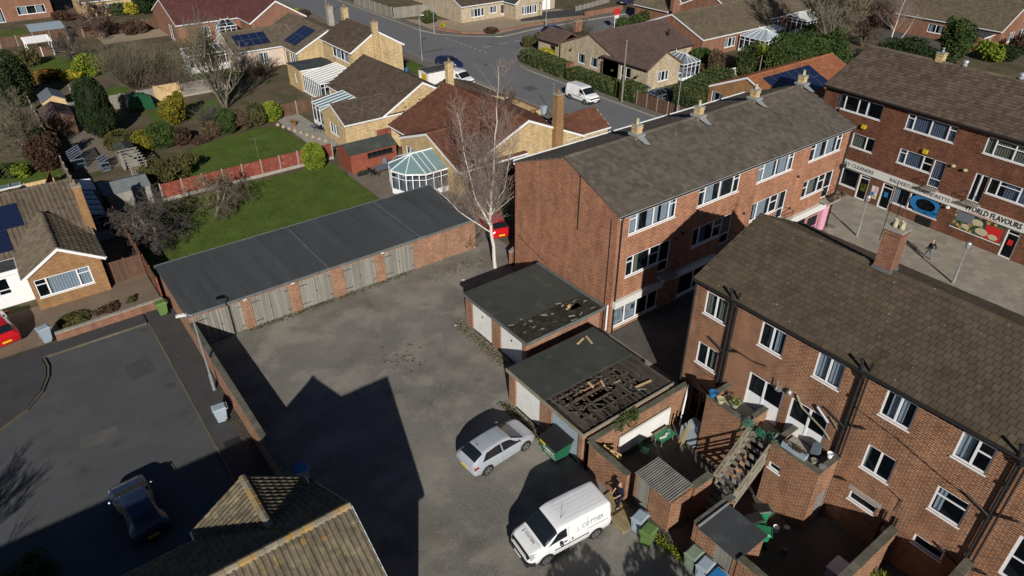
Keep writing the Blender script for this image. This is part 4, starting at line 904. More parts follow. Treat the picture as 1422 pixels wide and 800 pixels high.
# ------------------------------------------------------------------ shop block beside the yard (long side to the passage)
one = W_([(1, [])]); dbl = W_([(1, []), (1, [])])
def shopw(cur='curtain', spans=((.12, .3), (.72, .9)), flip=False, sill=True):
    c = [(.7, [.72]), (1.6, []), (1.5, []), (.7, [.72])]; return W_(c[::-1] if flip else c, (cur, spans), sill)
B = thing('shop_block', 'long three storey orange brick block with blank gable wall towards the yard', 'shop building', (40.5, 31, 0))
BO = [(28.72, 33.0, 7.1, 8.58, shopw('curtain', ((.03,.24), (.40,.64), (.70,.97)))), (35.15, 39.45, 7.1, 8.55, shopw('curtain', ((.14,.40), (.52,.6)))), (41.5, 45.75, 7.1, 8.52, shopw('curtain', ((.03,.48), (.62,.97)))), (47.85, 52.1, 7.1, 8.5, shopw('curtain', ((.15,.42), (.5,.82)))),
      (28.8, 31.9, 3.98, 5.48, W_([(.7, [.72]), (1.6, []), (1, [.6])], ('curtain2', ((.3,.4),)))), (31.93, 32.95, 3.12, 5.48, W_([(1, [.35])], None, False, name='door')),
      (35.2, 38.3, 4.0, 5.46, W_([(.7, []), (1.6, []), (1, [.6])], ('curtain3', ((.25,.5),)))), (38.33, 39.35, 3.12, 5.46, W_([(1, [.35])], None, False, name='door')),
      (41.6, 44.8, 4.0, 5.46, W_([(.7, []), (1.6, []), (1, [.6])], ('curtain', ((.15,.6),)))), (44.83, 45.85, 3.12, 5.46, W_([(1, [.35])], ('curtain', ((0,.5),)), False, name='door')),
      (48.0, 51.05, 4.0, 5.46, W_([(.7, [.6]), (1.6, []), (1, [.6])], ('curtain2', ((.25,.6),)))), (51.08, 52.1, 3.12, 5.46, W_([(1, [.4])], ('curtain', ((0,.4),)), False, name='door')),
      (28.05, 32.3, .3, 1.92, W_([(1.1, []), (1.1, []), (1.1, []), (1, [])], ('curtain', ((.01,.52),)), True, name='shopfront_window')),
      (34.4, 37.6, .3, 2.1, W_([(1, []), (1, [])], None, True, name='shopfront_window')), (46.9, 49.8, .3, 2.1, W_([(1, []), (1, [])], ('curtain3', ((.1,.5),)), True, 'pink', name='shopfront_window')), (50.0, 51.6, .0, 2.1, W_([(1, [.3, .8])], None, False, 'pink', name='shop_door'))]
boxpart0 = M(); boxpart0.box(27.7, 36.56, 8.72, 53.4, 36.62, 8.89); boxpart0.build('rear_gutter', MT['white'], B)
wing(B, (27.7, 25.95, 53.4, 36.55), 8.75, 10.84, 'x', 'brick_b', 'tile_b', {'S': BO}, .16, .02, -.1, kind='flat', w=.34, l=.33, barge=False, rm='tile_b')
for x_, l_ in ((34.0, 'small buff chimney with lead flashing'), (40.3, None), (46.8, None), (53.0, None)): 
    chimney(B, x_, 31.1, 10.2, 11.6, MT['brick_y'], .5, .5, 1, potm='curtain2')
    k = M(); k.box(x_-.36, 30.6, 10.93, x_+.36, 31.55, 11.10); k.slab([(x_-.12, 30.1, 10.63), (x_+.22, 29.95, 10.56), (x_+.30, 30.8, 10.93), (x_-.30, 30.8, 10.93)], .03); k.build('lead_flashing', MT['lead'], B)
k = M(); k.box(27.9, 25.86, 1.98, 32.45, 26.095, 2.5); k.build('shop_fascia', MT['signwhite'], B)
k = M(); k.box(33.5, 25.8, 2.25, 37.8, 26.095, 2.68); k.build('shop_fascia', MT['signwhite'], B)
k = M(); k.box(46.6, 25.8, 2.2, 51.75, 26.095, 2.75); k.build('shop_fascia', MT['signwhite'], B)
k = M(); k.box(51.75, 25.9, 0, 52.5, 26.095, 2.2); k.build('pink_pilaster', MT['pink'], B)
for x0_, x1_ in ((31.7, 33.1), (38.1, 39.5), (44.6, 46.0), (50.9, 52.6)):
    k = M(); k.box(x0_, 25.2, 2.93, x1_, 26.09, 3.05); bal = k.build('balcony', MT['concrete'], B); k = M()
    for i in range(9): q = x0_+.05+i*(x1_-x0_-.1)/8; k.tube((q, 25.25, 3.05), (q, 25.25, 3.95), .012, n=4)
    k.tube((x0_+.03, 25.25, 3.95), (x1_-.03, 25.25, 3.95), .02, n=5); k.tube((x0_+.03, 25.25, 3.95), (x0_+.03, 26.05, 3.95), .02, n=5); k.tube((x1_-.03, 25.25, 3.95), (x1_-.03, 26.05, 3.95), .02, n=5); k.build('railing', MT['pipe'], bal)
for i in range(9):   # notices in the shopfront
    x_ = 28.2+(i % 5)*.42+(i//5)*.02; z_ = .6+(i % 3)*.42; k = M(); k.box(x_, 26.232, z_, x_+.30, 26.24, z_+.36); k.build('notice', MT[('signwhite', 'whitepaint', 'signred', 'curtain', 'signgrey')[i % 5]], B)
for x_, y_ in ((28.0, 26.02), (53.1, 26.02)): k = M(); k.path([(x_, y_-.12, 8.7), (x_, y_-.0, 8.4), (x_, y_-.0, 0)], .055, 6); k.build('drainpipe', MT['pipe'], B)
k = M(); k.path([(27.66, 26.6, 8.3), (27.66, 26.6, 0)], .02, 4); k.path([(27.68, 29.6, 10.2), (27.66, 29.6, 6.4)], .025, 4); k.path([(27.66, 35.9, 3.2), (27.66, 32.6, 2.3)], .015, 4); k.build('wall_cable', MT['pipe'], B)
k = M(); k.tube((27.66, 26.3, .2), (27.66, 26.3, 2.2), .06, n=6); k.build('white_downpipe', MT['white'], B)
for x_, z_ in ((34.0, 5.5), (33.4, 5.3), (40.6, 5.0), (46.8, 6.2), (41, 3.4), (46.6, 3.6)): k = M(); k.lathe((x_, 26.02, z_), [(.10, 0), (.08, .14)], 8); k.build('wall_vent', MT['pipe'], B)
k = M(); k.box(52.7, 25.7, 5.55, 53.1, 26.09, 5.72); k.box(52.85, 25.95, 5.3, 52.95, 26.09, 5.6); k.build('floodlight', MT['black'], B)
k = M()
for i in range(14): k.obox((51.4+i*.13, 25.3+R.uniform(-.1, .1), 3.25+R.uniform(0, .25)), (.16, .3, .25), R.random()*3, R.random())
k.build('window_box_plants', MT['leaf_brown'], B)

# ------------------------------------------------------------------ shop block across the plaza, turned a little
D = thing('shop_block', 'dark red brick shop block with laundrette and world food store under flats', 'shop building', (59.55, 15, 0), -math.atan(.055), local=True)
def yo(a, b, *r): return (a-15, b-15, *r)
DO = [yo(27.42, 31.6, 7.36, 8.68, W_([(.75, []), (1.5, []), (1, []), (1.6, [])], ('curtain', ((.62,.68),)))), yo(21.1, 25.2, 7.36, 8.68, W_([(.7, [.72]), (1.6, []), (1.6, []), (.7, [.72])], ('curtain3', ((.02,.98),)))), yo(14.6, 18.82, 7.34, 8.66, W_([(.8, []), (1.6, [.7]), (1.6, [.7]), (.8, [])], ('curtain2', ((.02,.98),)))),
      yo(27.3, 29.42, 4.44, 5.71, W_([(1.6, []), (.9, [])], ('curtain2', ((.02,.6),)))), yo(22.05, 25.0, 4.42, 5.72, W_([(.7, [.72]), (1.6, []), (.9, [.55])], ('curtain3', ((.02,.75),)))), yo(21.0, 22.0, 3.42, 5.72, W_([(1, [.3])], ('curtain3', ((.1,.9),)), False, name='door')),
      yo(17.68, 18.7, 3.42, 5.74, W_([(1, []), (1, [])], ('curtain', ((.3,.5),)), False, name='door')), yo(13.6, 17.6, 4.44, 5.74, W_([(.8, []), (1.6, [.72]), (1.2, []), (.6, [.7])], ('curtain3', ((.3,.9),)))),
      yo(27.8, 29.5, .75, 2.38, W_([(1, [])], ('curtain3', ((.0,.01),)), True, name='shopfront_window')), yo(26.68, 27.72, 0, 2.38, W_([(1, [.86])], None, False, name='shop_door', fw=.12)), yo(24.42, 25.5, 0, 2.4, W_([(1, [.82])], None, False, name='shop_door', fw=.12)),
      yo(23.0, 24.36, .88, 2.42, W_([(1, [])], ('curtain', ((.0,.3),)), True, name='shopfront_window')), yo(20.3, 22.96, .88, 2.42, W_([(1, [])], None, True, name='shopfront_window')), yo(15.2, 19.12, .9, 2.45, W_([(1, [])], None, True, name='shopfront_window', box=False)), yo(14.1, 15.06, 0, 2.42, W_([(1, [.85])], None, False, name='shop_door', fw=.1)),
      yo(8, 12.2, 7.36, 8.66, shopw()), yo(8, 12, 4.4, 5.7, shopw())]
wing(D, (-.3, -24, 11.1, 18.2), 9.1, 11.75, 'y', 'brick_d', 'tile_d', {'W': DO}, .3, .1, -.15, kind='flat', w=.34, l=.34, trim='black', rm='tile_h')
k = M(); k.box(-.14, -1.3, 2.5, -.005, 14.75, 3.2); k.build('shop_fascia', MT['signwhite'], D)
dn = lambda y_, z_, o_=-.16: face((o_, y_-15, z_), (0, -1, 0), (0, 0, 1))
lettering(D, 'DRY CLEANERS', .46, 'signgrey', dn(28.1, 2.86)); lettering(D, 'BALDERTON LAUNDRETTE', .43, 'signgrey', dn(22.35, 2.86)); lettering(D, 'WORLD FLAVOURS', .62, 'signblack', dn(16.35, 2.90), bold=.012, squash=.78)
lettering(D, 'SUPERMARKET & OFF LICENCE', .17, 'signred', dn(17.2, 2.60)) if False else None
k = M(); k.box(-.15, .9, 2.56, -.142, 3.2, 2.61); k.build('red_underline', MT['signred'], D)
lettering(D, '0800', .16, 'steel', dn(25.6, 2.86)) if False else None
for y_ in (21.5, 18.15): # small balcony rails
    k = M(); k.box(-.62, y_-.62-15, 3.28, 0, y_+.62-15, 3.36); bal = k.build('balcony', MT['concrete'], D); k = M()
    for i in range(8): q = y_-.55+i*.157-15; k.tube((-.6, q, 3.36), (-.6, q, 4.15), .012, n=4)
    k.path([(-.02, y_-.57-15, 4.15), (-.6, y_-.57-15, 4.15), (-.6, y_+.57-15, 4.15), (-.02, y_+.57-15, 4.15)], .02, 4); k.build('railing', MT['pipe'], bal)
for y_, z_ in ((28.6, 6.5), (22.9, 6.1)): k = M(); k.box(-.22, y_-.18-15, z_-.16, -.005, y_+.18-15, z_+.16); k.build('alarm_box', MT['yellow'], D)
for y_, z_, m_ in ((20.45, 5.75, 'curtain2'), (19.5, 5.72, 'curtain2'), (19.75, 2.35, 'signwhite')): k = M(); k.lathe((-.12, y_-15, z_-.1), [(.03, -.02), (.16, .0), (.18, .12), (.05, .18)], 9); k.build('wall_vent', MT[m_], D)
k = M(); k.box(-.06, 5.6, -.05, -.005, 6.85, .72); vn = k.build('vent_grille', MT['black'], D); k = M()
for i in range(9): k.box(-.10, 5.65, .02+i*.075, -.06, 6.8, .05+i*.075)
k.build('louvre', MT['pipe'], vn)
k = M(); k.box(-.03, 10.75, .6, -.006, 11.35, 1.75); po = k.build('poster_board', MT['signwhite'], D)
for a, b, c, e, m_ in ((10.8,11.05,1.2,1.7,'pink'), (11.08,11.32,1.25,1.65,'signwhite'), (11.0,11.3,.85,1.2,'signblue'), (10.8,11.0,.65,.95,'yellow'), (11.1,11.32,.62,.8,'signred')): k = M(); k.box(-.042, a, c, -.031, b, e); k.build('poster', MT[m_], po)
# laundrette window graphic (blue drum) and food poster window
k = M(); cy, cz, rr_ = 6.5, 1.75, 1.35
for i in range(24):
    a0, a1 = 6.2832*i/24, 6.2832*(i+1)/24
    for r0_, r1_ in ((rr_*.62, rr_),):
        ps = [(cy+q*math.cos(a), cz+q*.6*math.sin(a)) for a, q in ((a0, r0_), (a1, r0_), (a1, r1_), (a0, r1_))]; ps = [(min(max(p[0], 5.37), 7.9), min(max(p[1], .97), 2.34)) for p in ps]
        k.poly(*[(-.03, y_, z_) for y_, z_ in ps][::-1])
k.poly((-.03, 5.37, .97), (-.03, 5.37, 1.45), (-.03, 7.3, 1.2), (-.03, 7.3, .97)); k.build('window_graphic', MT['signblue'], D)
m = NM('food_poster'); vn_ = m.n.new('ShaderNodeTexVoronoi'); vn_.inputs['Scale'].default_value = 2.6; m.l(m.oc, vn_.inputs['Vector'])
c_ = m.mix(m.ramp(vn_.outputs['Distance'], .25, .42), m.ramp(m.noise(7, 3), .35, .6, (.35,.10,.02), (.55,.42,.12)), m.ramp(m.noise(3, 2), .4, .6, (.02,.03,.03), (.07,.12,.06)))
MT['food'] = m.fin(c_, .3, .5)
k = M(); k.box(-.03, .28, .95, -.01, 4.05, 2.4); fp = k.build('poster_window', MT['food'], D)
k = M(); k.box(-.04, .3, .98, -.031, 1.55, 2.1); k.build('red_poster', MT['signred'], fp); k = M(); k.box(-.04, 2.6, 1.6, -.031, 3.9, 2.36); k.build('dark_poster', MT['greycloth'], fp)
for y_, z_, r_ in ((2.25, 1.95, .33), (1.75, 1.35, .36), (.85, 1.25, .28), (3.0, 1.3, .25)): k = M(); k.lathe((0, 0, 0), [(r_*.6, 0), (r_, .01)], 16); k.v = [(-.045+z*-1, y_-15+x*1.35+15, z_+y*.8) for x, y, z in k.v]; k.build('printed_plate', MT['curtain2'], fp); 
k = M(); k.box(-.032, 11.9, .9, -.02, 12.35, 1.6); k.build('green_sticker', MT['leaf_lime'], D)
for y_, m_ in ((24.95, 'signblue'), (27.2, 'leaf_lime'), (14.58, 'signred')): k = M(); k.box(-.032, y_-.18-15, 1.15, -.026, y_+.18-15, 1.6); k.build('door_sticker', MT[m_], D)
k = M(); k.path([(-.1, 16.3, 9.0), (-.08, 16.3, 0)], .05, 6); k.build('drainpipe', MT['pipe'], D)
for y_ in (9.6, 5.2): k = M(); k.lathe((5.4, y_, 11.85), [(.22, 0), (.2, .3), (.28, .32), (.22, .45), (.05, .5)], 10); k.build('roof_vent', MT['steel'], D)
chimney(D, 5.5, 14.6-2.9, 11.0, 12.4, MT['brick_y'], .6, .6, 1, potm='steel')
k = M(); k.path([(6.0, 3.5, 11.6), (6.0, 3.5, 12.6), (6.0, 1.2, 12.6)], .02, 4); k.build('aerial', MT['steel'], D)

# ------------------------------------------------------------------ flats block nearest the camera
C = thing('flats_block', 'brown brick flats with yard stairs and tiled roof, nearest block on the right', 'apartment building', (31, 6, 0))
cur = lambda k, *s: W_([(1, []), (1, [])], (k, s))
CO = [(16.68, 18.08, 6.8, 8.2, cur('curtain2', (.05,.3), (.6,.92))), (13.3, 14.66, 6.8, 8.21, cur('curtain', (.3,.42), (.6,.8))), (10.3, 11.62, 6.81, 8.25, cur('curtain', (.05,.4), (.55,.95))), (7.05, 8.37, 6.84, 8.25, cur('curtain', (.2,.45), (.55,.7))), (4.0, 5.28, 6.87, 8.25, W_([(1, []), (.9, [.62])], ('curtain', ((.05,.4),)))),
      (16.7, 18.04, 3.56, 4.96, cur('curtain2', (.65,.8))), (12.66, 14.7, 2.72, 5.03, W_([(1, [], 0, .48), (1.1, [], 0, .48)], None, False, name='glazed_doors', fw=.09)), (10.22, 12.25, 2.72, 5.03, W_([(1.1, [], 0, .48), (1, [], 0, .48)], None, False, name='glazed_doors', fw=.09)),
      (7.0, 8.31, 3.64, 5.08, cur('curtain2', (.03,.08))), (3.95, 5.24, 3.74, 5.16, W_([(1, [.68])], ('curtain', ((.1,.3),)))), (7.0, 8.32, 1.5, 2.02, one), (3.95, 5.24, 1.5, 2.05, one), (16.3, 17.9, -.45, 1.8, W_([(.6, [.82]), (1, [.82])], None, False, 'fence_br', name='yard_door')),
      (.5, 2.1, 2.8, 5.2, W_([(1, [.5])], None, False, name='glazed_doors', fw=.12)), (.9, 2.2, 6.85, 8.25, dbl)]
wing(C, (26.0, -9, 35.8, 18.85), 8.7, 10.88, 'y', 'brick_c', 'tile_c', {'W': CO}, .3, .02, -.7, kind='flat', w=.32, l=.335, parts=(0, 295), trim='black', barge=False, ridge_parts=True)
ch = chimney(C, 31.0, 11.9, 10.4, 12.9, MT['brick_r'], .72, .8, 2, potm='curtain2')
k = M(); k.path([(31.35, 12.25, 12.4), (31.35, 12.25, 14.3)], .02, 4); k.path([(31.1, 12.6, 13.6), (31.6, 11.9, 13.6)], .015, 4); k.path([(30.7, 12.4, 12.2), (30.7, 12.4, 15.2)], .018, 4); k.build('aerial', MT['pipe'], ch)
k = M(); k.box(30.6, 11.45, 10.8, 31.4, 12.35, 10.98); k.build('lead_flashing', MT['seam'], C)
k = M(); k.box(26.285, 6.85, 2.08, 26.298, 8.45, 2.35); k.build('lintel', MT['concrete'], C)
# soil and rain pipes
for y_, z0_, br_ in ((18.72, -.5, 0), (16.35, 2.9, 1), (9.5, -.5, 1), (3.25, -.5, 1)):
    k = M(); k.path([(26.18, y_, 8.55), (26.18, y_, z0_)], .058, 8)
    if br_:
        k.path([(26.05, y_, 8.5), (25.9, y_+.12, 9.3)], .07, 7); k.path([(26.1, y_-.25, 8.6), (26.02, y_-.35, 9.25)], .06, 7); k.path([(26.16, y_-.28, 8.6), (26.16, y_-.28, z0_)], .045, 7)
        k.lathe((26.1, y_-.1, 8.25), [(.10, 0), (.17, .2), (.17, .34)], 8)
        for zz in (5.4, 2.1): k.path([(26.16, y_, zz), (26.14, y_-.9, zz+.45)], .045, 6); k.path([(26.16, y_, zz-.1), (26.14, y_+1.0, zz+.3)], .04, 6)
        for zz in (7, 5, 3, 1): 
            if zz > z0_: k.lathe((26.16, y_, zz), [(.10, 0), (.10, .12)], 8)
    k.build('soil_pipe', MT['pipe'], C)
k = M(); k.path([(26.24, 16.2, 5.75), (26.24, 14.6, 5.72), (26.24, 13.9, 5.9)], .03, 5); k.path([(26.24, 9.6, 6.6), (26.24, 7.2, 6.2), (26.24, 5.5, 5.75), (26.24, 3.3, 5.35)], .014, 4)
k.path([(26.24, 18.3, 3.4), (26.24, 17.2, 3.2), (26.24, 16.5, 3.3)], .014, 4); k.path([(26.24, 6.9, 3.5), (26.24, 6.2, 3.3), (26.24, 6.25, 2.6)], .014, 4); k.build('wall_cable', MT['pipe'], C)
k = M(); k.path([(26.2, 9.9, 4.1), (26.2, 10.3, 4.4), (26.2, 11.6, 4.9), (26.2, 12.0, 5.4)], .045, 6); k.path([(26.2, 9.7, 4.9), (26.2, 10.2, 5.3)], .03, 6); k.build('waste_pipe', MT['palewood'], C)
k = M(); k.lathe((26.12, 12.35, 5.2), [(.05, 0), (.14, .08), (.14, .2), (.04, .3)], 9); k.path([(26.14, 10.9, 5.5), (26.14, 10.2, 5.0)], .065, 8); k.build('flue', MT['steel'], C)
k = M(); k.path([(26.05, 13.0, 5.2), (26.05, 13.0, 5.7)], .03, 5); k.box(26.0, 12.8, 5.1, 26.29, 13.05, 5.22); k.build('wall_bracket', MT['steel'], C)
k = M(); k.box(26.15, 6.3, 1.05, 26.296, 6.55, 1.3); k.build('wall_vent', MT['curtain2'], C)
for y_ in (6.05, 5.55): k = M(); k.path([(26.18, y_+.5, 2.3), (26.18, y_+.5, .3)], .05, 6); k.build('vent_pipe', MT['pipe'], C)
k = M(); k.box(26.28, 12.4, 8.28, 26.296, 12.65, 8.4); k.box(26.28, 12.0, 8.26, 26.296, 12.25, 8.38); k.build('air_brick', MT['signred'], C)
# raised entrance decks in front of it
def deck(label, x0, y0, x1, y1, zt, ops=None, pm=.11):
    th = thing('entrance_deck', label, 'brick terrace', ((x0+x1)/2, (y0+y1)/2, -.45)); block(th, x0, y0, x1, y1, -.6, zt, MT['brick_c'], ops, None, 'x', 'SNW')
    k = M(); k.prism(rect(x0+.14, y0+.14, x1, y1-.14), zt-.6, zt-.55); k.build('deck_floor', MT['concrete'], th)
    for (a, b, c, e) in ((x0-.04, y0-.04, x0+.26, y1+.04), (x0+.262, y0-.04, x1, y0+.26), (x0+.262, y1-.26, x1, y1+.04)):
        nx = max(1, round((c-a)/.5)); ny = max(1, round((e-b)/.5))
        for i in range(nx):
            for j in range(ny): k = M(); q = R.uniform(0, .012); k.box(a+(c-a)*i/nx+.004, b+(e-b)*j/ny+.004, zt+.001, a+(c-a)*(i+1)/nx-.004, b+(e-b)*(j+1)/ny-.004, zt+.06+q, R.random()); k.build('coping_stone', MT['coping'], th)
    wi = M()
    for p, q in (((x0+.26, y0+.262), (x0+.26, y1-.262)),): wi.box(p[0]-.01, p[1], zt-.55, p[0], q[1], zt)
    wi.build('parapet_face', MT['brick_c'], th); return th
dk1 = deck('brick entrance deck left of the timber stairs with flower pots on it', 24.55, 13.25, 26.29, 15.75, 3.5)
dk2 = deck('brick entrance deck right of the timber stairs with slit window below', 24.5, 9.2, 26.29, 11.75, 3.5, {'W': [(10.95, 11.6, 1.95, 2.35, one)], 'S': [(25.2, 25.95, -.5, 1.6, W_([(1, [], 0, .9)], None, False, 'steel', name='store_door', fw=.1, glass='glassdark'))]})
k = M(); k.box(25.0, 11.75, 2.6, 26.28, 13.25, 2.72); tag(k.build('landing', MT['palewood']), 'timber landing between the two brick entrance decks', 'landing')
st = thing('timber_stairs', 'weathered open timber staircase down from the brick decks', 'stairs', (23.5, 12.5, 0))
S0, S1 = Vector((25.0, 0, 2.72)), Vector((21.7, 0, -.3)); sd_ = S1-S0
for y_ in (11.8, 13.15):
    k = M()
    for dz, t_, w_ in ((-.02, .26, .06), (1.0, .10, .09)):
        a, b = S0+Vector((0, y_, dz)), S1+Vector((0, y_, dz)); k.add([a+Vector((0,-w_/2,0)), b+Vector((0,-w_/2,0)), b+Vector((0,w_/2,0)), a+Vector((0,w_/2,0)), a+Vector((0,-w_/2,-t_)), b+Vector((0,-w_/2,-t_)), b+Vector((0,w_/2,-t_)), a+Vector((0,w_/2,-t_))], [(0,1,2,3), (7,6,5,4), (0,4,5,1), (2,6,7,3), (1,5,6,2), (0,3,7,4)])
    k.build('stringer', MT['palewood'], st); k = M()
    for dz, t_, w_ in ((.55, .12, .03), (.30, .12, .03)):
        a, b = S0+Vector((0, y_, dz)), S1+Vector((0, y_, dz)); k.add([a+Vector((0,-w_/2,0)), b+Vector((0,-w_/2,0)), b+Vector((0,w_/2,0)), a+Vector((0,w_/2,0)), a+Vector((0,-w_/2,-t_)), b+Vector((0,-w_/2,-t_)), b+Vector((0,w_/2,-t_)), a+Vector((0,w_/2,-t_))], [(0,1,2,3), (7,6,5,4), (0,4,5,1), (2,6,7,3), (1,5,6,2), (0,3,7,4)])
    for i in range(5): p = S0+sd_*(i/4); k.box(p.x-.05, y_-.05, p.z-.25, p.x+.05, y_+.05, p.z+1.0)
    k.build('handrail', MT['palewood'], st)
for i in range(12): p = S0+sd_*((i+.6)/12); k = M(); k.box(p.x-.11, 11.84, p.z-.02, p.x+.11, 13.11, p.z+.02); k.build('tread', MT['oldwood'], st)

# ------------------------------------------------------------------ house at the bottom edge
N = thing('house', 'brown tiled house with orange lichen on its ridge, nearest at the bottom edge', 'house', (0, 17, 0))
wing(N, (-19, 12.9, 5.55, 21.3), 5.0, 7.6, 'x', 'brick_y', 'tile_n', {}, .3, .1, -.1, kind='roll', w=.22, l=.36, parts=(225, 0), rm='tile_ridge', ridge_parts=True)
wing(N, (.7, 17.3, 5.3, 21.85), 5.0, 6.55, 'y', 'brick_y', 'tile_n', {}, .3, .1, -.1, sides='N', kind='roll', w=.22, l=.36, parts=(10, 62), rm='tile_ridge', ridge_parts=True)

# ------------------------------------------------------------------ row of lock-up garages
A = thing('garage_row', 'long row of lock-up garages with grey timber doors and black felt roof', 'garages', (16, 44.6, 0))
doors = [(5.75, 8.6), (9.25, 11.8), (12.6, 14.95), (15.9, 18.4), (19.15, 21.6)]
wall(A, (5.32, 41.0), (27.25, 41.0), -.05, 2.55, [(a-5.32, b-5.32, -.04, 2.3) for a, b in doors], MT['brick_g'], depth=.14)
block(A, 5.32, 41.0, 27.25, 48.3, -.05, 2.55, MT['brick_g'], {}, None, 'x', 'ENW')
for a, b in doors:
    dr = M(); n = 14
    for lf in (0, 1):
        for i in range(n//2):
            w_ = (b-a)/n; x_ = a+(lf*n/2+i)*w_; dr.box(x_+.006, 41.06+R.uniform(0, .012), .02+R.uniform(0, .03), x_+w_-.006-(.02 if (i == n//2-1 and lf == 0) else 0), 41.10, 2.29, R.random())
    d_ = dr.build('garage_door', MT['oldwood'], A); k = M()
    for x_ in (a+.12, b-.12): 
        for z_ in (.4, 1.9): k.box(x_-.12, 41.035, z_-.02, x_+.5 if x_ < (a+b)/2 else x_+.12, 41.055, z_+.02)
    k.box((a+b)/2-.05, 41.03, 1.1, (a+b)/2+.05, 41.055, 1.16); k.build('hinge', MT['pipe'], d_)
k = M(); k.box(5.2, 40.85, 2.56, 27.5, 48.42, 2.66); k.build('roof', MT['felt'], A)
for i, x_ in enumerate([5.2, 7.6, 10.1, 12.4, 14.8, 17.3, 19.7, 22.2, 24.6]):
    k = M(); x2 = [7.6, 10.1, 12.4, 14.8, 17.3, 19.7, 22.2, 24.6, 27.5][i]; z_ = 2.664+.004*(i % 2); k.box(x_-.04 if i else x_, 40.84, z_, x2+.04 if i < 8 else x2, 48.43, z_+.012, .3); k.build('felt_sheet', MT['felt_row'], A)
    if i: k = M(); k.box(x_-.05, 40.83, 2.684, x_+.05, 48.44, 2.692); k.build('felt_seam', MT['seam'] if i in (4, 7) else MT['felt_row'], A)
k = M(); k.box(5.15, 48.40, 2.5, 27.5, 48.46, 2.72); k.box(5.15, 40.80, 2.5, 27.5, 40.84, 2.69); k.build('roof_trim', MT['seam'], A)
for a in (8.9, 19.0+.05, 12.2): k = M(); k.box(a-.12, 40.96, 2.3, a+.12, 40.995, 2.5); k.build('number_plate', MT['signwhite'], A)

# ------------------------------------------------------------------ two pairs of brick garages
GB = thing('garage_pair', 'pair of brick garages with white doors, felt roof with one small hole', 'garages', (23.8, 29.5, 0))
wall(GB, (20.8, 32.75), (20.8, 26.15), -.05, 2.35, [(.75, 3.0, 0, 2.12), (3.9, 6.2, 0, 2.12)], MT['brick_g'], depth=.12)
block(GB, 20.8, 26.15, 26.85, 32.75, -.05, 2.35, MT['brick_g'], {}, None, 'x', 'SEN')
for a, b in ((29.75, 32.0), (26.55, 28.85)):
    k = M(); k.box(20.88, a+.02, .02, 20.93, b-.02, 2.1); dd = k.build('garage_door', MT['whitepaint'], GB); k = M(); k.box(20.84, (a+b)/2-.05, 1.5, 20.88, (a+b)/2+.05, 1.62); k.build('handle', MT['pipe'], dd)
k = M(); k.box(20.68, 28.0, 2.36, 26.98, 32.9, 2.47); k.build('roof', MT['felt2'], GB)
k = M(); hx0, hx1, hy0, hy1 = 25.2, 26.1, 27.0, 27.55
for r_ in ((20.68, 26.0, hx0, 28.0), (hx1, 26.0, 26.98, 28.0), (hx0, 26.0, hx1, hy0), (hx0, hy1, hx1, 28.0)): k.box(r_[0], r_[1], 2.36, r_[2], r_[3], 2.455)
k.build('worn_roof', MT['mossfelt'], GB)
for i in range(34):
    k = M(); x_, y_ = R.uniform(21, 26.6), R.uniform(26.1, 28.2); k.obox((x_, y_, 2.475), (R.uniform(.08, .5), R.uniform(.05, .14), .02), R.uniform(-.5, .5)); k.build('debris', MT[R.choice(['palewood', 'mossfelt', 'rotwood', 'lead'])], GB)
k = M(); k.obox((25.35, 27.45, 2.5), (.3, .18, .12), .5, .2); k.obox((25.1, 27.3, 2.48), (.35, .1, .05), .2); k.build('brick_rubble', MT['newwood'], GB)
k = M(); k.box(20.64, 26.0, 2.28, 20.70, 32.9, 2.5); k.box(20.7, 25.94, 2.30, 26.98, 26.0, 2.50); k.box(26.98, 26.0, 2.33, 27.2, 32.9, 2.52); k.build('roof_edge', MT['seam'], GB)
GC = thing('garage_pair', 'pair of brick garages whose roof has half collapsed into bare boards', 'garages', (21.7, 21.6, 0))
wall(GC, (18.45, 24.75), (18.45, 18.45), -.05, 2.35, [(.6, 2.85, 0, 2.1), (3.8, 6.0, 0, 2.1)], MT['brick_g'], depth=.12)
block(GC, 18.45, 18.45, 24.9, 24.75, -.05, 2.35, MT['brick_g'], {}, None, 'x', 'SEN')
b_ = M(); b_.box(24.7, 18.5, 0, 24.78, 24.7, 2.3); b_.box(18.6, 21.5, 0, 24.7, 21.6, 2.2); b_.box(18.5, 24.62, 0, 24.7, 24.7, 2.3); b_.build('inner_wall', MT['brick_r'], GC)
k = M(); k.box(18.53, 21.92, .02, 18.58, 24.13, 2.08); dd = k.build('garage_door', MT['whitepaint'], GC, label='white garage door')
k = M()
for i in range(11): k.box(18.53, 18.77+i*.197, .02, 18.58, 18.77+(i+1)*.197-.01, 2.08)
k.build('garage_door', MT['binblue'], GC, label='dark blue garage door')
k = M(); k.box(18.33, 21.5, 2.36, 25.05, 24.87, 2.46); k.build('roof', MT['felt2'], GC)
for i in range(5): k = M(); y_ = 18.6+i*.66; k.box(18.5, y_, 2.18, 24.9, y_+.07, 2.33); k.build('joist', MT['rotwood'], GC)
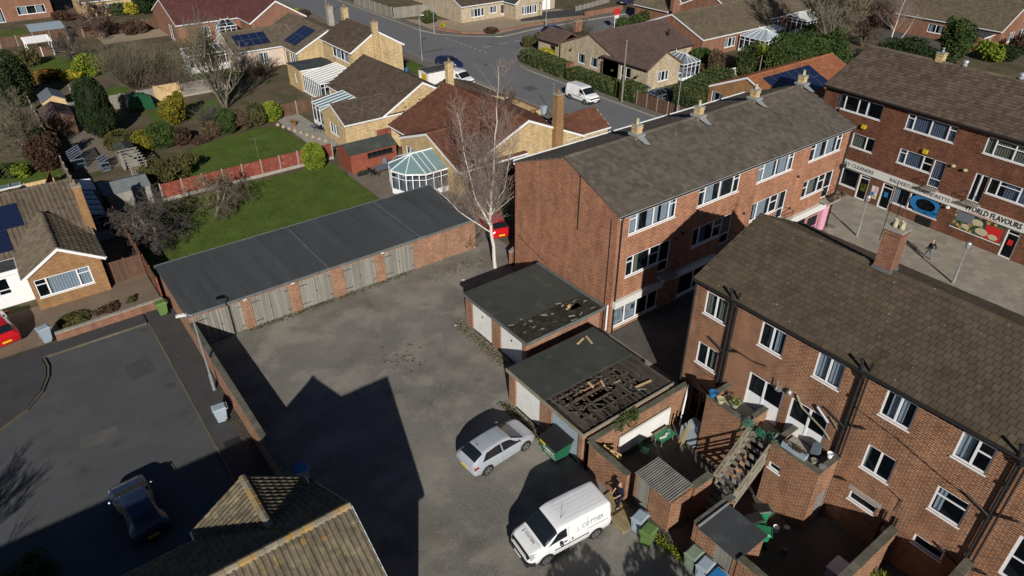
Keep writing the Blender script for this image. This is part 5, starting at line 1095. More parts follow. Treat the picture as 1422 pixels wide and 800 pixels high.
for i in range(42):
    x_ = 18.36+i*.16; segs = [(18.33, 21.5)] if (i < 3 or i > 33) else []
    if not segs:
        gaps = []
        if 5 < i < 21 and R.random() < .82: gaps.append((R.uniform(19.2, 20.0), R.uniform(20.9, 21.45)))
        if R.random() < (.75 if i < 24 else .4): y_ = R.uniform(18.7, 20.9); gaps.append((y_, y_+R.uniform(.2, .9)))
        if R.random() < .3: y_ = R.uniform(18.7, 20.9); gaps.append((y_, y_+R.uniform(.1, .3)))
        y_ = 18.33
        for a, b in sorted(gaps):
            if a > y_+.1: segs.append((y_, a))
            y_ = max(y_, b)
        if y_ < 21.35: segs.append((y_, 21.5))
    for s_ in segs: k = M(); sag = R.uniform(-.12, .0) if len(segs) > 1 else 0; k.obox((x_+.075, sum(s_)/2, 2.365+sag), (.14, s_[1]-s_[0]-.01, .025), R.uniform(-.03, .03), R.uniform(-.05, .05), R.uniform(-.08, .08) if len(segs) > 1 else 0); k.build('roof_board', MT['rotwood'] if R.random() < .8 else MT['mossfelt'], GC)
for x_, y_, l_, a_ in ((23.6, 19.2, 1.1, -.1), (23.9, 24.0, .8, 1.3), (23.4, 24.2, .7, .3), (21.8, 20.6, .5, 1.2), (21.2, 20.9, .5, 1.4)): k = M(); k.obox((x_, y_, 2.50), (l_, .13, .03), a_); k.build('loose_board', MT['newwood'], GC)
for i in range(24): k = M(); k.obox((R.uniform(19, 24), R.uniform(18.7, 21.3), 2.40), (R.uniform(.1, .6), R.uniform(.03, .09), .03), R.uniform(-3, 3), R.uniform(-.2, .2)); k.build('broken_batten', MT[R.choice(['rotwood', 'palewood', 'rotwood'])], GC)
k = M(); k.box(18.29, 18.3, 2.28, 18.35, 24.87, 2.50); k.box(18.35, 18.27, 2.30, 25.05, 18.32, 2.48); k.build('roof_edge', MT['palewood'], GC)
ivy = thing('ivy', 'ivy growing over the wall top beside the collapsed garage roof', 'climbing plant', (21.2, 18.2, 0)); crown('leaves', [(21.0, 18.15, 2.2, .55, .3, .45), (21.6, 18.0, 2.0, .5, .3, .5), (20.6, 18.1, 1.9, .3, .3, .35)], 900, .07, MT['leaf_hedge'], ivy, .5, core=.4)

# ------------------------------------------------------------------ yard walls, stores and gates by the flats
boundary('boundary_wall', 'long brick wall between the cul-de-sac and the gravel yard', [(5.42, 40.98), (5.42, 21.9)], 1.95, .24, MT['brick_g'])
boundary('yard_wall', 'brick yard wall with mossy coping beside the green skip bin', [(18.6, 15.3), (18.6, 18.1), (26.0, 18.1)], 2.0, .24, MT['brick_c'], capw=.04)
SH = thing('brick_store', 'small brick yard store with corrugated roof and grey plank door', 'store', (19.7, 14.1, -.1))
k = M(); k.box(19.0, 12.9, -.6, 20.45, 13.1, 1.95); k.box(19.0, 13.1, -.6, 19.15, 14.2, 1.95); k.box(19.0, 15.05, -.6, 20.4, 15.2, 1.95); k.box(20.3, 13.1, -.6, 20.45, 15.05, 1.95); k.build('wall', MT['brick_c'], SH)
k = M()
for i in range(6): k.box(19.04, 14.21+i*.14, -.1, 19.08, 14.21+i*.14+.13, 1.9)
k.build('door', MT['oldwood'], SH)
for i in range(19): k = M(); y_ = 12.95+i*.12; k.slab([(18.9, y_, 2.02), (20.55, y_, 2.08), (20.55, y_+.06, 2.13), (18.9, y_+.06, 2.07)], .012); k.slab([(18.9, y_+.06, 2.07), (20.55, y_+.06, 2.13), (20.55, y_+.115, 2.08), (18.9, y_+.115, 2.02)], .012); k.build('roof_sheet', MT['corr'], SH)
boundary('yard_wall', 'brick yard wall with wide mossy coping left of the timber stairs', [(20.6, 12.98), (21.9, 12.98)], 1.9, .3, MT['brick_c'], capw=.04)
boundary('yard_wall', 'brick yard wall right of the stair foot by the felt roofed store', [(19.0, 11.42), (21.6, 11.42)], 2.0, .24, MT['brick_c'], capw=.04)
SF = thing('brick_store', 'brick yard store with black felt roof and weathered plank gate', 'store', (19.9, 10.2, -.1))
k = M(); k.box(18.98, 10.3, -.6, 19.12, 11.28, 1.95); k.box(18.98, 9.15, -.6, 19.12, 9.35, 1.95); k.box(19.12, 9.15, -.6, 20.85, 9.3, 1.95); k.box(20.75, 9.3, -.6, 20.9, 11.28, 1.95); k.build('wall', MT['brick_c'], SF)
k = M(); k.slab([(18.88, 9.08, 2.04), (20.98, 9.08, 2.1), (20.98, 11.28, 2.1), (18.88, 11.28, 2.04)], .07); k.build('roof', MT['felt'], SF)
k = M(); k.box(18.9, 11.2, 2.05, 21.0, 11.27, 2.16); k.build('flashing', MT['lead'], SF)
k = M()
for i in range(7): k.box(19.02, 9.36+i*.134, -.1, 19.06, 9.36+i*.134+.125, 1.9)
k.build('door', MT['oldwood'], SF)
boundary('yard_wall', 'brick yard wall at the bottom edge below the felt roofed store', [(19.06, 9.1), (19.06, -4)], 2.1, .24, MT['brick_c'])
boundary('yard_wall', 'mossy topped brick wall running into the flats beside the spiky plant', [(26.0, 5.95), (19.3, 5.95)], 1.9, .28, MT['brick_c'])
boundary('yard_wall', 'mossy topped brick wall in the bottom right corner by the white doors', [(26.2, 3.05), (24.2, 3.05), (24.2, -3)], 2.6, .3, MT['brick_c'])
spiky('spiky_plant', 'green spiky yucca like plant by the wall of the flats', 'plant', (24.9, 5.3), -.4, .75, 60, 'leaf_lime')
k = M(); k.box(20.6, 17.78, .0, 24.5, 17.88, 1.25); wb = tag(k.build('white_panel', MT['whitepaint']), 'long white board standing against the yard wall behind green chairs', 'board')
def plastic_chair(label, g, rz, z, m='green', tilt=0, iron=False, group=None):
    th = thing('garden_chair', label, 'chair', (g[0], g[1], z), rz, group, local=True); k = M(); k.obox((0, 0, .43), (.46, .46, .03)); k.build('seat', MT[m], th)
    k = M()
    if iron:
        k.path([(-.2, -.22, .43), (-.26, -.23, .75), (-.28, -.1, .90), (-.28, .1, .90), (-.26, .23, .75), (-.2, .22, .43)], .016, 5)
        for i in range(5): y_ = -.16+i*.08; k.tube((-.21, y_, .45), (-.28, y_*.6, .9), .009, n=4)
        for z_ in (.55, .65, .75, .83): k.path([(-.23, -.21, z_), (-.25, 0, z_+.03), (-.23, .21, z_)], .009, 4)
        for r__ in (.08, .15): k.path([(-.255+.02*0, r__*math.cos(a*.6283), .68+r__*math.sin(a*.6283)) for a in range(11)], .008, 4)
    else:
        k.add([(-.21,-.22,.45), (-.21,.22,.45), (-.31,.20,.88), (-.31,-.20,.88), (-.235,-.22,.45), (-.235,.22,.45), (-.335,.20,.88), (-.335,-.20,.88)], [(0,1,2,3), (7,6,5,4), (0,4,5,1), (2,6,7,3), (1,5,6,2), (0,3,7,4)])
    k.build('backrest', MT[m], th)
    for sx, sy in ((1,1), (1,-1), (-1,1), (-1,-1)): k = M(); k.tube((.2*sx, .2*sy, .42), (.24*sx, .24*sy, 0), .022, .016, 5); k.build('leg', MT[m], th)
    for s in (1, -1): k = M(); k.path([(.2, .23*s, .43), (.22, .25*s, .64), (-.25, .24*s, .66)], .018, 5); k.build('armrest', MT[m], th)
    return th
plastic_chair('green plastic chair standing nearest the white board', (22.0, 17.2), -1.2, -.45); 
ti = thing('garden_table', 'folding green and white topped table beside the green plastic chair', 'table', (23.4, 17.0, -.45)); k = M(); k.prism(rect(22.8, 16.75, 23.9, 17.4), .42, .46); k.build('tabletop', MT['green'], ti)
for x_, y_ in ((22.9, 16.85), (23.8, 16.85), (22.9, 17.3), (23.8, 17.3)): k = M(); k.tube((x_, y_, .42), (x_, y_, -.45), .02, n=5); k.build('leg', MT['steel'], ti)
for i in range(6): k = M(); k.obox((22.95+i*.16, 17.05+R.uniform(-.15, .15), .5), (.12, .1, .07), R.random()*3); tag(k.build('ornament', MT[R.choice(['signwhite', 'green', 'steel'])]), ['small white box left on the folding table', 'small ornament on the left of the folding table', 'small item near the middle of the folding table', 'little tub on the folding table', 'small pot on the right of the folding table', 'rightmost small item on the folding table'][i], 'ornament')
k = M(); k.path([(25.3, 17.6, -.4), (25.9, 17.9, 2.1)], .05, 6); tag(k.build('leaning_post', MT['white']), 'white post leaning in the yard corner by the flats', 'post')
k = M(); k.prism(rect(24.6, 15.9, 25.6, 17.0), -.44, .45); k.prism(rect(24.9, 16.1, 25.4, 16.8), .45, .8); tag(k.build('storage_box', MT['binblue']), 'grey storage box in the shaded yard by the brown door', 'storage box')
for i, x_ in enumerate((23.7, 24.05, 24.4)): k = M(); k.obox((x_, 16.3+i*.05, .45), (.12, .05, 1.8), 0, .0, .15); tag(k.build('timber_post', MT['pallet']), ('first','second','third')[i]+' upright timber post from the left in the shaded yard', 'post')
k = M(); [k.obox((19.35+.0, 17.2-j*.0, .2+i*.28), (.04, 1.1, .14), .3, -.2) for i in range(6) for j in (0,)]; [k.obox((19.40, 17.2+q, .9), (.08, .1, 1.7), .3, -.2) for q in (-.45, 0, .45)]; tag(k.build('pallet', MT['newwood']), 'pale new timber pallet leaning inside the yard wall', 'pallet')
for i, (x_, y_, rz_) in enumerate(((24.75, 13.3, -2.6), (24.95, 12.55, -3.0), (24.85, 11.8, 2.7))):
    plastic_chair(['green metal garden chair on the deck, left of three', 'green metal garden chair on the deck, middle of three', 'green metal garden chair on the deck, right of three'][i], (x_, y_), rz_+math.pi, 2.95 if i != 1 else 2.72, 'ironG', iron=True, group='green metal garden chairs')
def pot(label, g, z, r, h, m, plant=None):
    th = thing('plant_pot', label, 'plant pot', (g[0], g[1], z)); k = M(); k.lathe((g[0], g[1], z), [(r*.7, 0), (r, h*.9), (r*1.08, h*.9), (r*1.08, h), (r*.9, h), (r*.88, h*.85)], 12); k.build('pot', MT[m], th)
    if plant: crown('leaves', [(g[0], g[1], z+h+.12, r*1.2, r*1.2, .2)], 120, .06, MT[plant], th, .4, core=0)
    return th
pot('blue glazed pot on the left deck wall', (24.75, 15.55), 3.57, .2, .3, 'signblue'); pot('terracotta coloured pot beside the blue pot on the deck wall', (24.7, 15.0), 3.57, .2, .26, 'curtain2'); pot('weedy pot on the left deck by the first glazed door', (25.6, 14.7), 2.96, .22, .3, 'concrete', 'leaf_lime')
pot('white bucket on the corner of the right deck', (25.75, 9.5), 3.57, .14, .26, 'white'); pot('small brown pot at the front corner of the right deck', (24.85, 9.75), 3.57, .14, .2, 'palewood'); 
tr_ = thing('planter', 'long grey trough planter along the right deck wall', 'planter', (24.7, 10.6, 3.57)); k = M(); k.box(24.55, 10.05, 3.58, 24.85, 11.3, 3.86); k.build('trough', MT['binblue'], tr_); crown('plants', [(24.7, 10.7, 3.9, .15, .55, .14)], 260, .05, MT['leaf_brown'], tr_, .3, core=0)
k = M(); k.box(25.75, 10.0, 2.96, 26.1, 10.4, 3.7); tag(k.build('storage_box', MT['greycloth']), 'grey upright box on the right deck by the glazed doors', 'storage box')
k = M(); k.lathe((24.95, 9.35, 3.57), [(.02, 0), (.16, .02), (.17, .05), (.02, .06)], 12); tag(k.build('dish', MT['steel']), 'pale dish on the corner coping of the right deck', 'dish')
# wheelie bins
bin_('grey blue wheelie bin by the brick store next to the green one', (17.95, 13.75), 3.3, 'binblue', z=0); bin_('green wheelie bin beside the white van yard corner', (17.75, 13.0), 3.3, 'bingreen')
bin_('pale green wheelie bin at the bottom edge by the felt roofed store', (18.45, 10.9), 3.2, 'bingreen2'); bin_('grey blue wheelie bin second in the bottom edge row', (18.4, 10.2), 3.25, 'binblue'); bin_('light blue lidded bin cut by the bottom edge', (18.35, 9.5), 3.2, 'binblue', 'signblue')
bin_('pale grey wheelie bin beside the brick wall below the lamp post', (4.45, 33.2), 3.0, 'binblue', z=.1); bin_('grey blue wheelie bin at the end of the low garden wall', (-2.3, 47.5), 3.3, 'binblue', z=.1, h=1.15)
bin_('blue bin in shadow behind the long wall', (6.35, 26.3), 3.1, 'binblue', 'signblue'); bin_('dark green bin by the brown fence corner', (4.6, 46.2), 3.1, 'bingreen', z=.1)
bin_('black lidded green bin under the deck wall', (23.35, 10.75), 2.5, 'green', 'black', z=-.45); bin_('green bin tipped near the timber stairs', (22.6, 10.6), 2.8, 'green', 'black', z=-.45); bin_('green bin with open lid beside the felt roof', (22.3, 9.95), 2.2, 'green', 'green', z=-.45)
bin_('pale bin on the road side by the low front wall', (51.6, 62.3), 3.1, 'binblue', z=.1); bin_('blue lidded bin beside the two storey yellow brick house', (46.6, 86.4), 3.1, 'signblue', 'signblue'); 
bin_('green bin at the shed end by the conservatory', (31.3, 63.4), 3.1, 'dgreen'); bin_('grey bin in front of the stone bungalow', (67.4, 60.6), 3.1, 'binblue')
DU = thing('waste_container', 'large green trade waste bin with black lid and lettering', 'waste bin', (18.0, 19.9, 0), 0); 
k = M(); k.add([(17.45,19.3,.15),(18.3,19.3,.15),(18.3,20.4,.15),(17.45,20.4,.15),(17.3,19.15,1.15),(18.45,19.15,1.15),(18.45,20.55,1.15),(17.3,20.55,1.15)], [(0,3,2,1),(4,5,6,7),(0,1,5,4),(1,2,6,5),(2,3,7,6),(3,0,4,7)]); k.build('bin_body', MT['dgreen'], DU)
k = M(); k.slab([(17.25, 19.1, 1.2), (18.5, 19.1, 1.36), (18.5, 19.84, 1.36), (17.25, 19.84, 1.2)], .05); k.slab([(17.25, 19.86, 1.2), (18.5, 19.86, 1.36), (18.5, 20.6, 1.36), (17.25, 20.6, 1.2)], .05); k.box(17.3, 19.15, 1.155, 18.45, 20.55, 1.2); k.build('lid', MT['black'], DU)
for x_, y_ in ((17.5, 19.4), (17.5, 20.3), (18.2, 19.4), (18.2, 20.3)): k = M(); k.tube((x_, y_-.03, .09), (x_, y_+.03, .09), .09, n=10); k.build('caster', MT['steel'], DU)
lettering(DU, 'NSDC', .34, 'signwhite', face((17.335, 19.75, .72), (0, -1, 0), (-.13, 0, 1)), bold=.01)
k = M(); k.box(17.30, 20.05, .92, 17.335, 20.5, 1.12, .5); k.build('label_sticker', MT['yellow'], DU); k = M(); k.box(17.40, 19.3, .38, 17.425, 20.2, .42); k.build('label_line', MT['signwhite'], DU)

# pallets, person by the van
def pallet(label, c, rz, z=0.0, tilt=0.0):
    th = thing('pallet', label, 'pallet', (*c, z), rz, local=True)
    for i in range(9): k = M(); k.box(-.6, -.5+i*.115, .10, .6, -.5+i*.115+.09, .122, R.random()); k.build('slat', MT['pallet'], th)
    for x_ in (-.52, 0, .52): k = M(); k.box(x_-.05, -.5, .0, x_+.05, .52, .098); k.build('bearer', MT['pallet'], th)
    return th
pallet('timber pallet lying by the rear of the white van', (17.75, 14.55), 1.5)
pallet('second timber pallet on the ground overlapping the yard opening', (18.0, 15.6), 1.62)
person('person', 'person in dark clothes standing on the pallets behind the white van', (18.1, 15.25, .12), rad(175), 1.78, {'L': (.28, .12, 1.0), 'R': (.15, -.30, .92), 'lean': .08, 'long': 0}, 'navy', 'navy', 'skin', (.12, -.12), bald=True)
person('person', 'person in black coat and grey trousers crossing the plaza', (54.5, 18.1, .03), rad(70), 1.72, {'L': (.22, .25, .88), 'R': (-.18, -.27, .88), 'lean': .06}, 'darkcloth', 'greycloth', 'whitehair', (.28, -.22))

k = M()
for i in range(60):
    a = R.gauss(0, 1); b = R.gauss(0, 1); g = G(560+a*16, 500+b*9); s_ = R.uniform(.03, .12); k.obox((g[0], g[1], s_*.15), (s_, s_*.8, s_*.4), R.random()*3, R.random()*.4)
tag(k.build('mud_clods', MT['soil']), 'dark clods of mud and leaves in the middle of the gravel yard', 'dirt', kind='stuff')
# ------------------------------------------------------------------ vehicles
car('hatchback', 'silver five door hatchback parked in the gravel yard', (15.45, 21.85), rad(3.5), 'p_silver')
v, L_ = car('panel_van', 'white panel van with faded lettering and black front bumper in the yard', (14.75, 15.72), rad(174), 'p_white', 'van', roofribs=True)
y_ = L_.P(-1.0, .62, -1).y
lettering(v, 'J. COTTIER', .31, 'vanletter', face(L_.P(-1.0, .64, 1, .028), (-1, 0, 0), tuple(L_.P(-1.0, .69, 1)-L_.P(-1.0, .60, 1))), depth=.008); lettering(v, 'FUNERAL DIRECTORS', .1, 'vanletter', face((-.95, .95, 1.02), (-1, 0, 0), (0, -.1, 1))) if False else None
hp = L_.P(1.85, 1.0, 1, .012); hq = L_.P(1.75, 1.0, 1, .012); lettering(v, 'J. COTTIER', .19, 'vanletter', face(L_.P(1.78, 1.0, 1, .022), (0, 1, 0), tuple(hq-hp)), depth=.01)
car('panel_van', 'small white van parked at the kerb of the right hand road', (59.0, 63.6), rad(-90), 'p_white', 'van')
car('hatchback', 'dark blue car with roof rails standing in the shaded cul-de-sac', (-.85, 29.0), rad(95), 'p_blue', roofrack=True)
car('hatchback', 'bright red car on the paved drive at the left edge', (-4.75, 50.35), rad(100), 'p_red')
car('hatchback', 'red car half hidden behind the blank brick gable', (30.1, 42.6), rad(75), 'p_red')
car('hatchback', 'dark blue car parked across the drive mouth beyond the white van', (54.0, 86.6), rad(-75), 'p_navy')
car('panel_van', 'white van on the drive behind the brown roofed garage', (50.4, 78.6), rad(-80), 'p_white', 'van')
car('hatchback', 'dark blue car at the road junction behind clipped bushes', (78.4, 92.6), rad(5), 'p_navy')
car('hatchback', 'blue car on the far side of the main road at the top edge', (105.9, 103.0), rad(20), 'p_navy')

# ------------------------------------------------------------------ lamp posts and poles
lamp_post('lamp_post', 'grey street lamp on the footpath beside the long brick wall', (4.9, 36.1), 5.5, (rad(165), .55), .1)
lamp_post('lamp_post', 'plaza lamp post with cylindrical lantern near the shop windows', (52.5, 15.2), 3.0, z=.03, kind='post'); lamp_post('lamp_post', 'short plaza lamp post behind the roof chimney', (53.6, 23.5), 3.2, z=.03, kind='post')
lamp_post('lamp_post', 'street lamp by the fence of the stone bungalow', (63.1, 51.8), 5.3, (rad(180), .5), .1); lamp_post('lamp_post', 'tall lamp post at the bend of the main road', (62.6, 104.6), 6.5, (rad(200), .5), .1); lamp_post('lamp_post', 'lamp post at the kerb in front of the two storey house', (52.3, 91.3), 6.2, (rad(0), .5), .1)
lamp_post('lamp_post', 'lamp post at the junction in front of the pale bungalow', (81.0, 97.6), 6.2, (rad(-90), .5), .1); lamp_post('lamp_post', 'lamp post near the solar roofed house on the far road', (52.0, 123), 6.0, (rad(0), .5), .1)
tp = thing('telegraph_pole', 'brown wooden telegraph pole on the pavement by the white van', 'telegraph pole', (60.9+1.3, 59.8, 0)); k = M(); k.tube((62.2, 59.9, 0), (62.2, 59.9, 7.6), .14, .10, 8); k.build('pole', MT['palewood'], tp); k = M(); k.box(61.9, 59.86, 7.2, 62.5, 59.94, 7.3); k.build('crossarm', MT['pipe'], tp)
k = M(); k.path([(51.2, 60.0, 0), (51.2, 60.0, 4.5)], .03, 5); k.path([(50.9, 60, 4.4), (51.5, 60, 4.4)], .02, 4); tag(k.build('aerial_mast', MT['steel']), 'thin aerial mast beside the red tiled roof', 'aerial')
sg = thing('estate_agent_sign', 'red and white sale board on a post by the main road', 'sign', (88.3, 88.2, 0)); k = M(); k.box(88.2, 88.15, 0, 88.3, 88.25, 3.0); k.build('post', MT['signwhite'], sg); k = M(); k.box(87.9, 88.05, 2.3, 89.1, 88.12, 3.5); k.build('board', MT['signred'], sg); k = M(); k.box(87.95, 88.02, 2.0, 89.0, 88.05, 2.5); k.build('white_panel', MT['signwhite'], sg)

k = M(); k.prism(rect(22.9, 6.3, 23.8, 7.0), -.44, .55); k.prism(rect(22.86, 6.26, 23.84, 7.04), .551, .60); tag(k.build('chest_freezer', MT['white']), 'white chest standing in the shaded yard at the bottom edge', 'storage box')
for i, (x_, y_, a_) in enumerate(((23.5, 9.9, .3), (23.9, 9.6, 1.2), (22.8, 8.9, .7))): k = M(); k.lathe((x_, y_, -.44), [(.12, 0), (.15, .3), (.15, .33), (.12, .3)], 12); tag(k.build('bucket', MT[('white', 'steel', 'greycloth')[i]]), ('white tub on the yard floor beside the deck wall', 'silver tub next to the white tub', 'dark bucket in the yard below the deck')[i], 'bucket')

# ------------------------------------------------------------------ bungalow on the left
def white_win(cols=2, tr=(), cur=('curtain', ((.1,.3), (.7,.9)))): return W_([(1, list(tr)) for _ in range(cols)], cur)
def boxpart(th, name, m, *bs, label=None):
    k = M()
    for b in bs: k.box(*b)
    return k.build(name, MT[m], th, label=label)
E_ = thing('bungalow', 'orange brick bungalow with white gable trim and solar panels at the left edge', 'bungalow', (-3, 58, 0))
wing(E_, (-15, 55.6, 2.75, 68.4), 2.75, 5.05, 'x', 'brick_o', 'tile_e', {}, .3, .1, -.1, kind='roll', w=.33, l=.36, sides='ENW')
wing(E_, (-2.45, 51.75, 2.7, 58.6), 2.75, 4.35, 'y', 'brick_o', 'tile_e', {'S': [pw('Y', 52.1, (57, 386), (127, 400), None)[:0] or (-1.9, 1.55, 1.0, 2.4, W_([(.8, [.7]), (2.1, []), (.9, [.7])], ('curtain', ((.2,.98),))))]}, .3, .1, -.1, sides='SEW', kind='roll', w=.33, l=.36)
block(E_, -9, 53.9, -2.2, 56, -.1, 2.6, MT['white'], {'S': [(-4.1, -3.3, .9, 2.2, W_([(1, [.3])], None, False, name='door')), (-8.6, -5.2, 0, 2.1, W_([(1, [])], None, False, name='garage_door'))]}, None, 'x', 'SW')
boxpart(E_, 'porch_roof', 'felt', (-9.2, 53.7, 2.6, -2.1, 56.2, 2.72)); boxpart(E_, 'porch_trim', 'white', (-9.25, 53.62, 2.45, -2.2, 53.7, 2.75))
boxpart(E_, 'chimney_breast', 'brick_o', (2.46, 56.6, -.1, 3.05, 57.6, 4.6)); chimney(E_, 2.76, 57.1, 4.4, 6.3, MT['brick_o'], .55, .85, 1)
def solar(th, pts, n=(1, 1)):
    a, b, c, d = [Vector(p) for p in pts]; k = M(); k.slab(pts, .05); s = k.build('solar_panel', MT['solar'], th); k = M(); nn = (b-a).cross(c-a).normalized()
    for i in range(1, n[0]): p, q = a.lerp(b, i/n[0]), d.lerp(c, i/n[0]); u = (b-a).normalized()*.012; k.add([p-u+nn*.004, p+u+nn*.004, q+u+nn*.004, q-u+nn*.004], [(0,1,2,3)])
    for i in range(1, n[1]): p, q = a.lerp(d, i/n[1]), b.lerp(c, i/n[1]); u = (d-a).normalized()*.012; k.add([p-u+nn*.004, q-u+nn*.004, q+u+nn*.004, p+u+nn*.004], [(0,1,2,3)])
    if k.v: k.build('panel_frame', MT['steel'], s)
def sl(y, x, z0=2.75, y0=55.6, k=.36, up=.10): return (x, y, z0+(y-y0)*k+up)
_q = onplane(34, 312, (0, 55.6, 2.85), (0, -.36, 1)); _r = onplane(22, 346, (0, 55.6, 2.85), (0, -.36, 1)); _t = onplane(25, 281, (0, 55.6, 2.85), (0, -.36, 1))
solar(E_, [sl(_q.y, _q.x-2.6), sl(_q.y, _q.x), sl(_t.y, _q.x), sl(_t.y, _q.x-2.6)]); solar(E_, [sl(_r.y, _q.x-6), sl(_r.y, _q.x-1.2), sl(_q.y-.06, _q.x-1.2), sl(_q.y-.06, _q.x-6)], (2, 1)); solar(E_, [sl(_q.y, _q.x-6), sl(_q.y, _q.x-2.66), sl(_t.y, _q.x-2.66), sl(_t.y, _q.x-6)], (2, 1))
boxpart(E_, 'wall_plaque', 'white', (-.1, 51.98, 3.3, .25, 52.08, 3.65))
# glazed lean-to and frame shapes used by several houses
def conservatory(label, rect_, ez, rz, high, bars=5, solid=.5, glass='glass', roofg='glassblue', th=None, white='white', cat='conservatory', posts=.9, blue=None):
    x0, y0, x1, y1 = rect_; th = thing('conservatory', label, cat, ((x0+x1)/2, (y0+y1)/2, 0)); zs = {'S': (x0,y0,x1,y0), 'E': (x1,y0,x1,y1), 'N': (x1,y1,x0,y1), 'W': (x0,y1,x0,y0)}
    for s, (a, b, c, e) in zs.items():
        if s == high: continue
        L = math.dist((a, b), (c, e)); d = ((c-a)/L, (e-b)/L); Nn = (d[1], -d[0]); n = max(1, round(L/posts)); k = M(); ubox(k, (a,b), d, Nn, 0, L, 0, solid, -.1, -.02); ubox(k, (a,b), d, Nn, 0, L, ez-.1, ez, -.1, .02)
        for i in range(n+1): ubox(k, (a,b), d, Nn, max(0, i*L/n-.04), min(L, i*L/n+.04), solid, ez-.1, -.09, .0)
        ubox(k, (a,b), d, Nn, 0, L, ez-.55, ez-.5, -.085, -.01)
        fr = k.build('frame', MT[white], th)
        for i in range(n): g = M(); ubox(g, (a,b), d, Nn, i*L/n+.04, (i+1)*L/n-.04, solid, ez-.1, -.06, -.05); g.build('pane', MT[glass], fr)
    boxpart(th, 'floor', 'signwhite', (x0+.1, y0+.1, .0, x1-.1, y1-.1, .05))
    def P(u, v):   # v: 0 low side, 1 high side
        z = ez+(rz-ez)*v
        return {'N': (x0+(x1-x0)*u, y0+(y1-y0)*v, z), 'E': (x0+(x1-x0)*v, y1-(y1-y0)*u, z), 'S': (x1-(x1-x0)*u, y1-(y1-y0)*v, z), 'W': (x1-(x1-x0)*v, y0+(y1-y0)*u, z)}[high]
    if high != 'L':
        for i in range(bars): k = M(); k.slab([P(i/bars, 0), P((i+1)/bars, 0), P((i+1)/bars, 1), P(i/bars, 1)], .03); k.build('roof_pane', MT[roofg], th)
        for i in range(bars+1): a, b = Vector(P(i/bars, 0)), Vector(P(i/bars, 1)); k = M(); k.tube(a+Vector((0,0,.02)), b+Vector((0,0,.02)), .045, n=4); k.build('roof_bar', MT[white], th)
        sA, sB = Vector(P(0, 1)), Vector(P(1, 1)); k = M(); k.tube(sA, sB, .06, n=4); k.build('wall_bar', MT[white], th)
        for u_ in (0, 1): k = M(); a, b, c = P(u_, 0), P(u_, 1), P(u_, 1); k.poly(a, b, (b[0], b[1], ez)); k.build('side_light', MT[glass], th)
    else:
        cx, cy = (x0+x1)/2, (y0+y1)/2; lx = max(0, (x1-x0)/2-(y1-y0)*.35) if x1-x0 > y1-y0 else 0; ly = max(0, (y1-y0)/2-(x1-x0)*.35) if y1-y0 > x1-x0 else 0
        r0, r1 = (cx-lx, cy-ly, rz), (cx+lx, cy+ly, rz); cor = [(x0,y0,ez), (x1,y0,ez), (x1,y1,ez), (x0,y1,ez)]; ap = [r0, r1, r1, r0] if lx else [r0, r0, r1, r1]
        for i in range(4):
            a, b = cor[i], cor[(i+1) % 4]; p, q = ap[i], ap[(i+1) % 4]; k = M(); pts = [a, b, q] if p == q else [a, b, q, p]; k.slab(pts, .03); k.build('roof_pane', MT[roofg], th); n = bars
            for j in range(n+1): s = Vector(a).lerp(Vector(b), j/n); e = Vector(p).lerp(Vector(q), j/n); k = M(); k.tube(s+Vector((0,0,.03)), e+Vector((0,0,.03)), .035, n=4); k.build('roof_bar', MT[white], th)
        k = M(); k.tube(r0, (r1[0]+.01, r1[1]+.01, r1[2]), .07, n=5); [k.tube(r_, (r_[0], r_[1], rz+.35), .03, n=4) for r_ in (r0, r1)]; k.build('ridge_bar', MT[white], th)
    return th
conservatory('blue glazed lean-to behind the left bungalow by the chimney', (2.76, 60.2, 4.3, 66), 2.2, 2.7, 'W', 5, .9, roofg='solar', white='binblue')
conservatory('white porch with flat pale roof at the rear of the left bungalow', (2.8, 66.2, 4.6, 68.6), 2.2, 2.5, 'W', 2, .9, roofg='signwhite')
conservatory('pale dome roofed frame at the far left behind the bungalow', (-8, 68.6, -.5, 72.0), 2.1, 3.0, 'S', 9, .5, roofg='binblue')

# ------------------------------------------------------------------ yellow brick bungalow in the middle
F1 = thing('bungalow', 'yellow brick bungalow with dark brown roof and front gable of three small windows', 'bungalow', (37, 72, 0))
ww = lambda a, b, z0=1.3, z1=2.3, n=1: (a, b, z0, z1, W_([(1, [])]*n, ('curtain', ((.1,.9),))))
wing(F1, (32.6, 66.2, 43.0, 80.3), 2.7, 5.5, 'y', 'brick_y', 'tile_y', {'S': [ww(34.9, 36.0, .9, 2.1), ww(36.6, 38.0, .9, 2.1), ww(39.0, 40.2, .9, 2.1)]}, .3, .1, -.1, sides='SEN')
wing(F1, (28.2, 66.2, 37, 72.3), 2.7, 4.15, 'x', 'brick_y', 'tile_y', {'W': [ww(68.3, 70.3, .8, 2.0, 3)], 'N': []}, .3, .1, -.1, sides='SWN')
boxpart(F1, 'wall', 'brick_y', (32.9, 72.0, -.1, 33.1, 80.0, 2.8)); boxpart(F1, 'wall_plaque', 'signblack', (37.2, 66.26, 3.6, 37.4, 66.295, 3.75), (38.6, 66.26, 3.1, 38.8, 66.295, 3.25), (35.4, 66.26, 3.1, 35.6, 66.295, 3.25))
conservatory('white conservatory on the back of the yellow brick bungalow', (28.9, 72.4, 32.85, 76.3), 2.4, 3.0, 'E', 5, .45)
boxpart(F1, 'porch_roof', 'black', (40.5, 64.3, 2.5, 43.5, 66.2, 2.62)); boxpart(F1, 'porch_post', 'white', (40.5, 64.35, 0, 40.65, 64.5, 2.5))
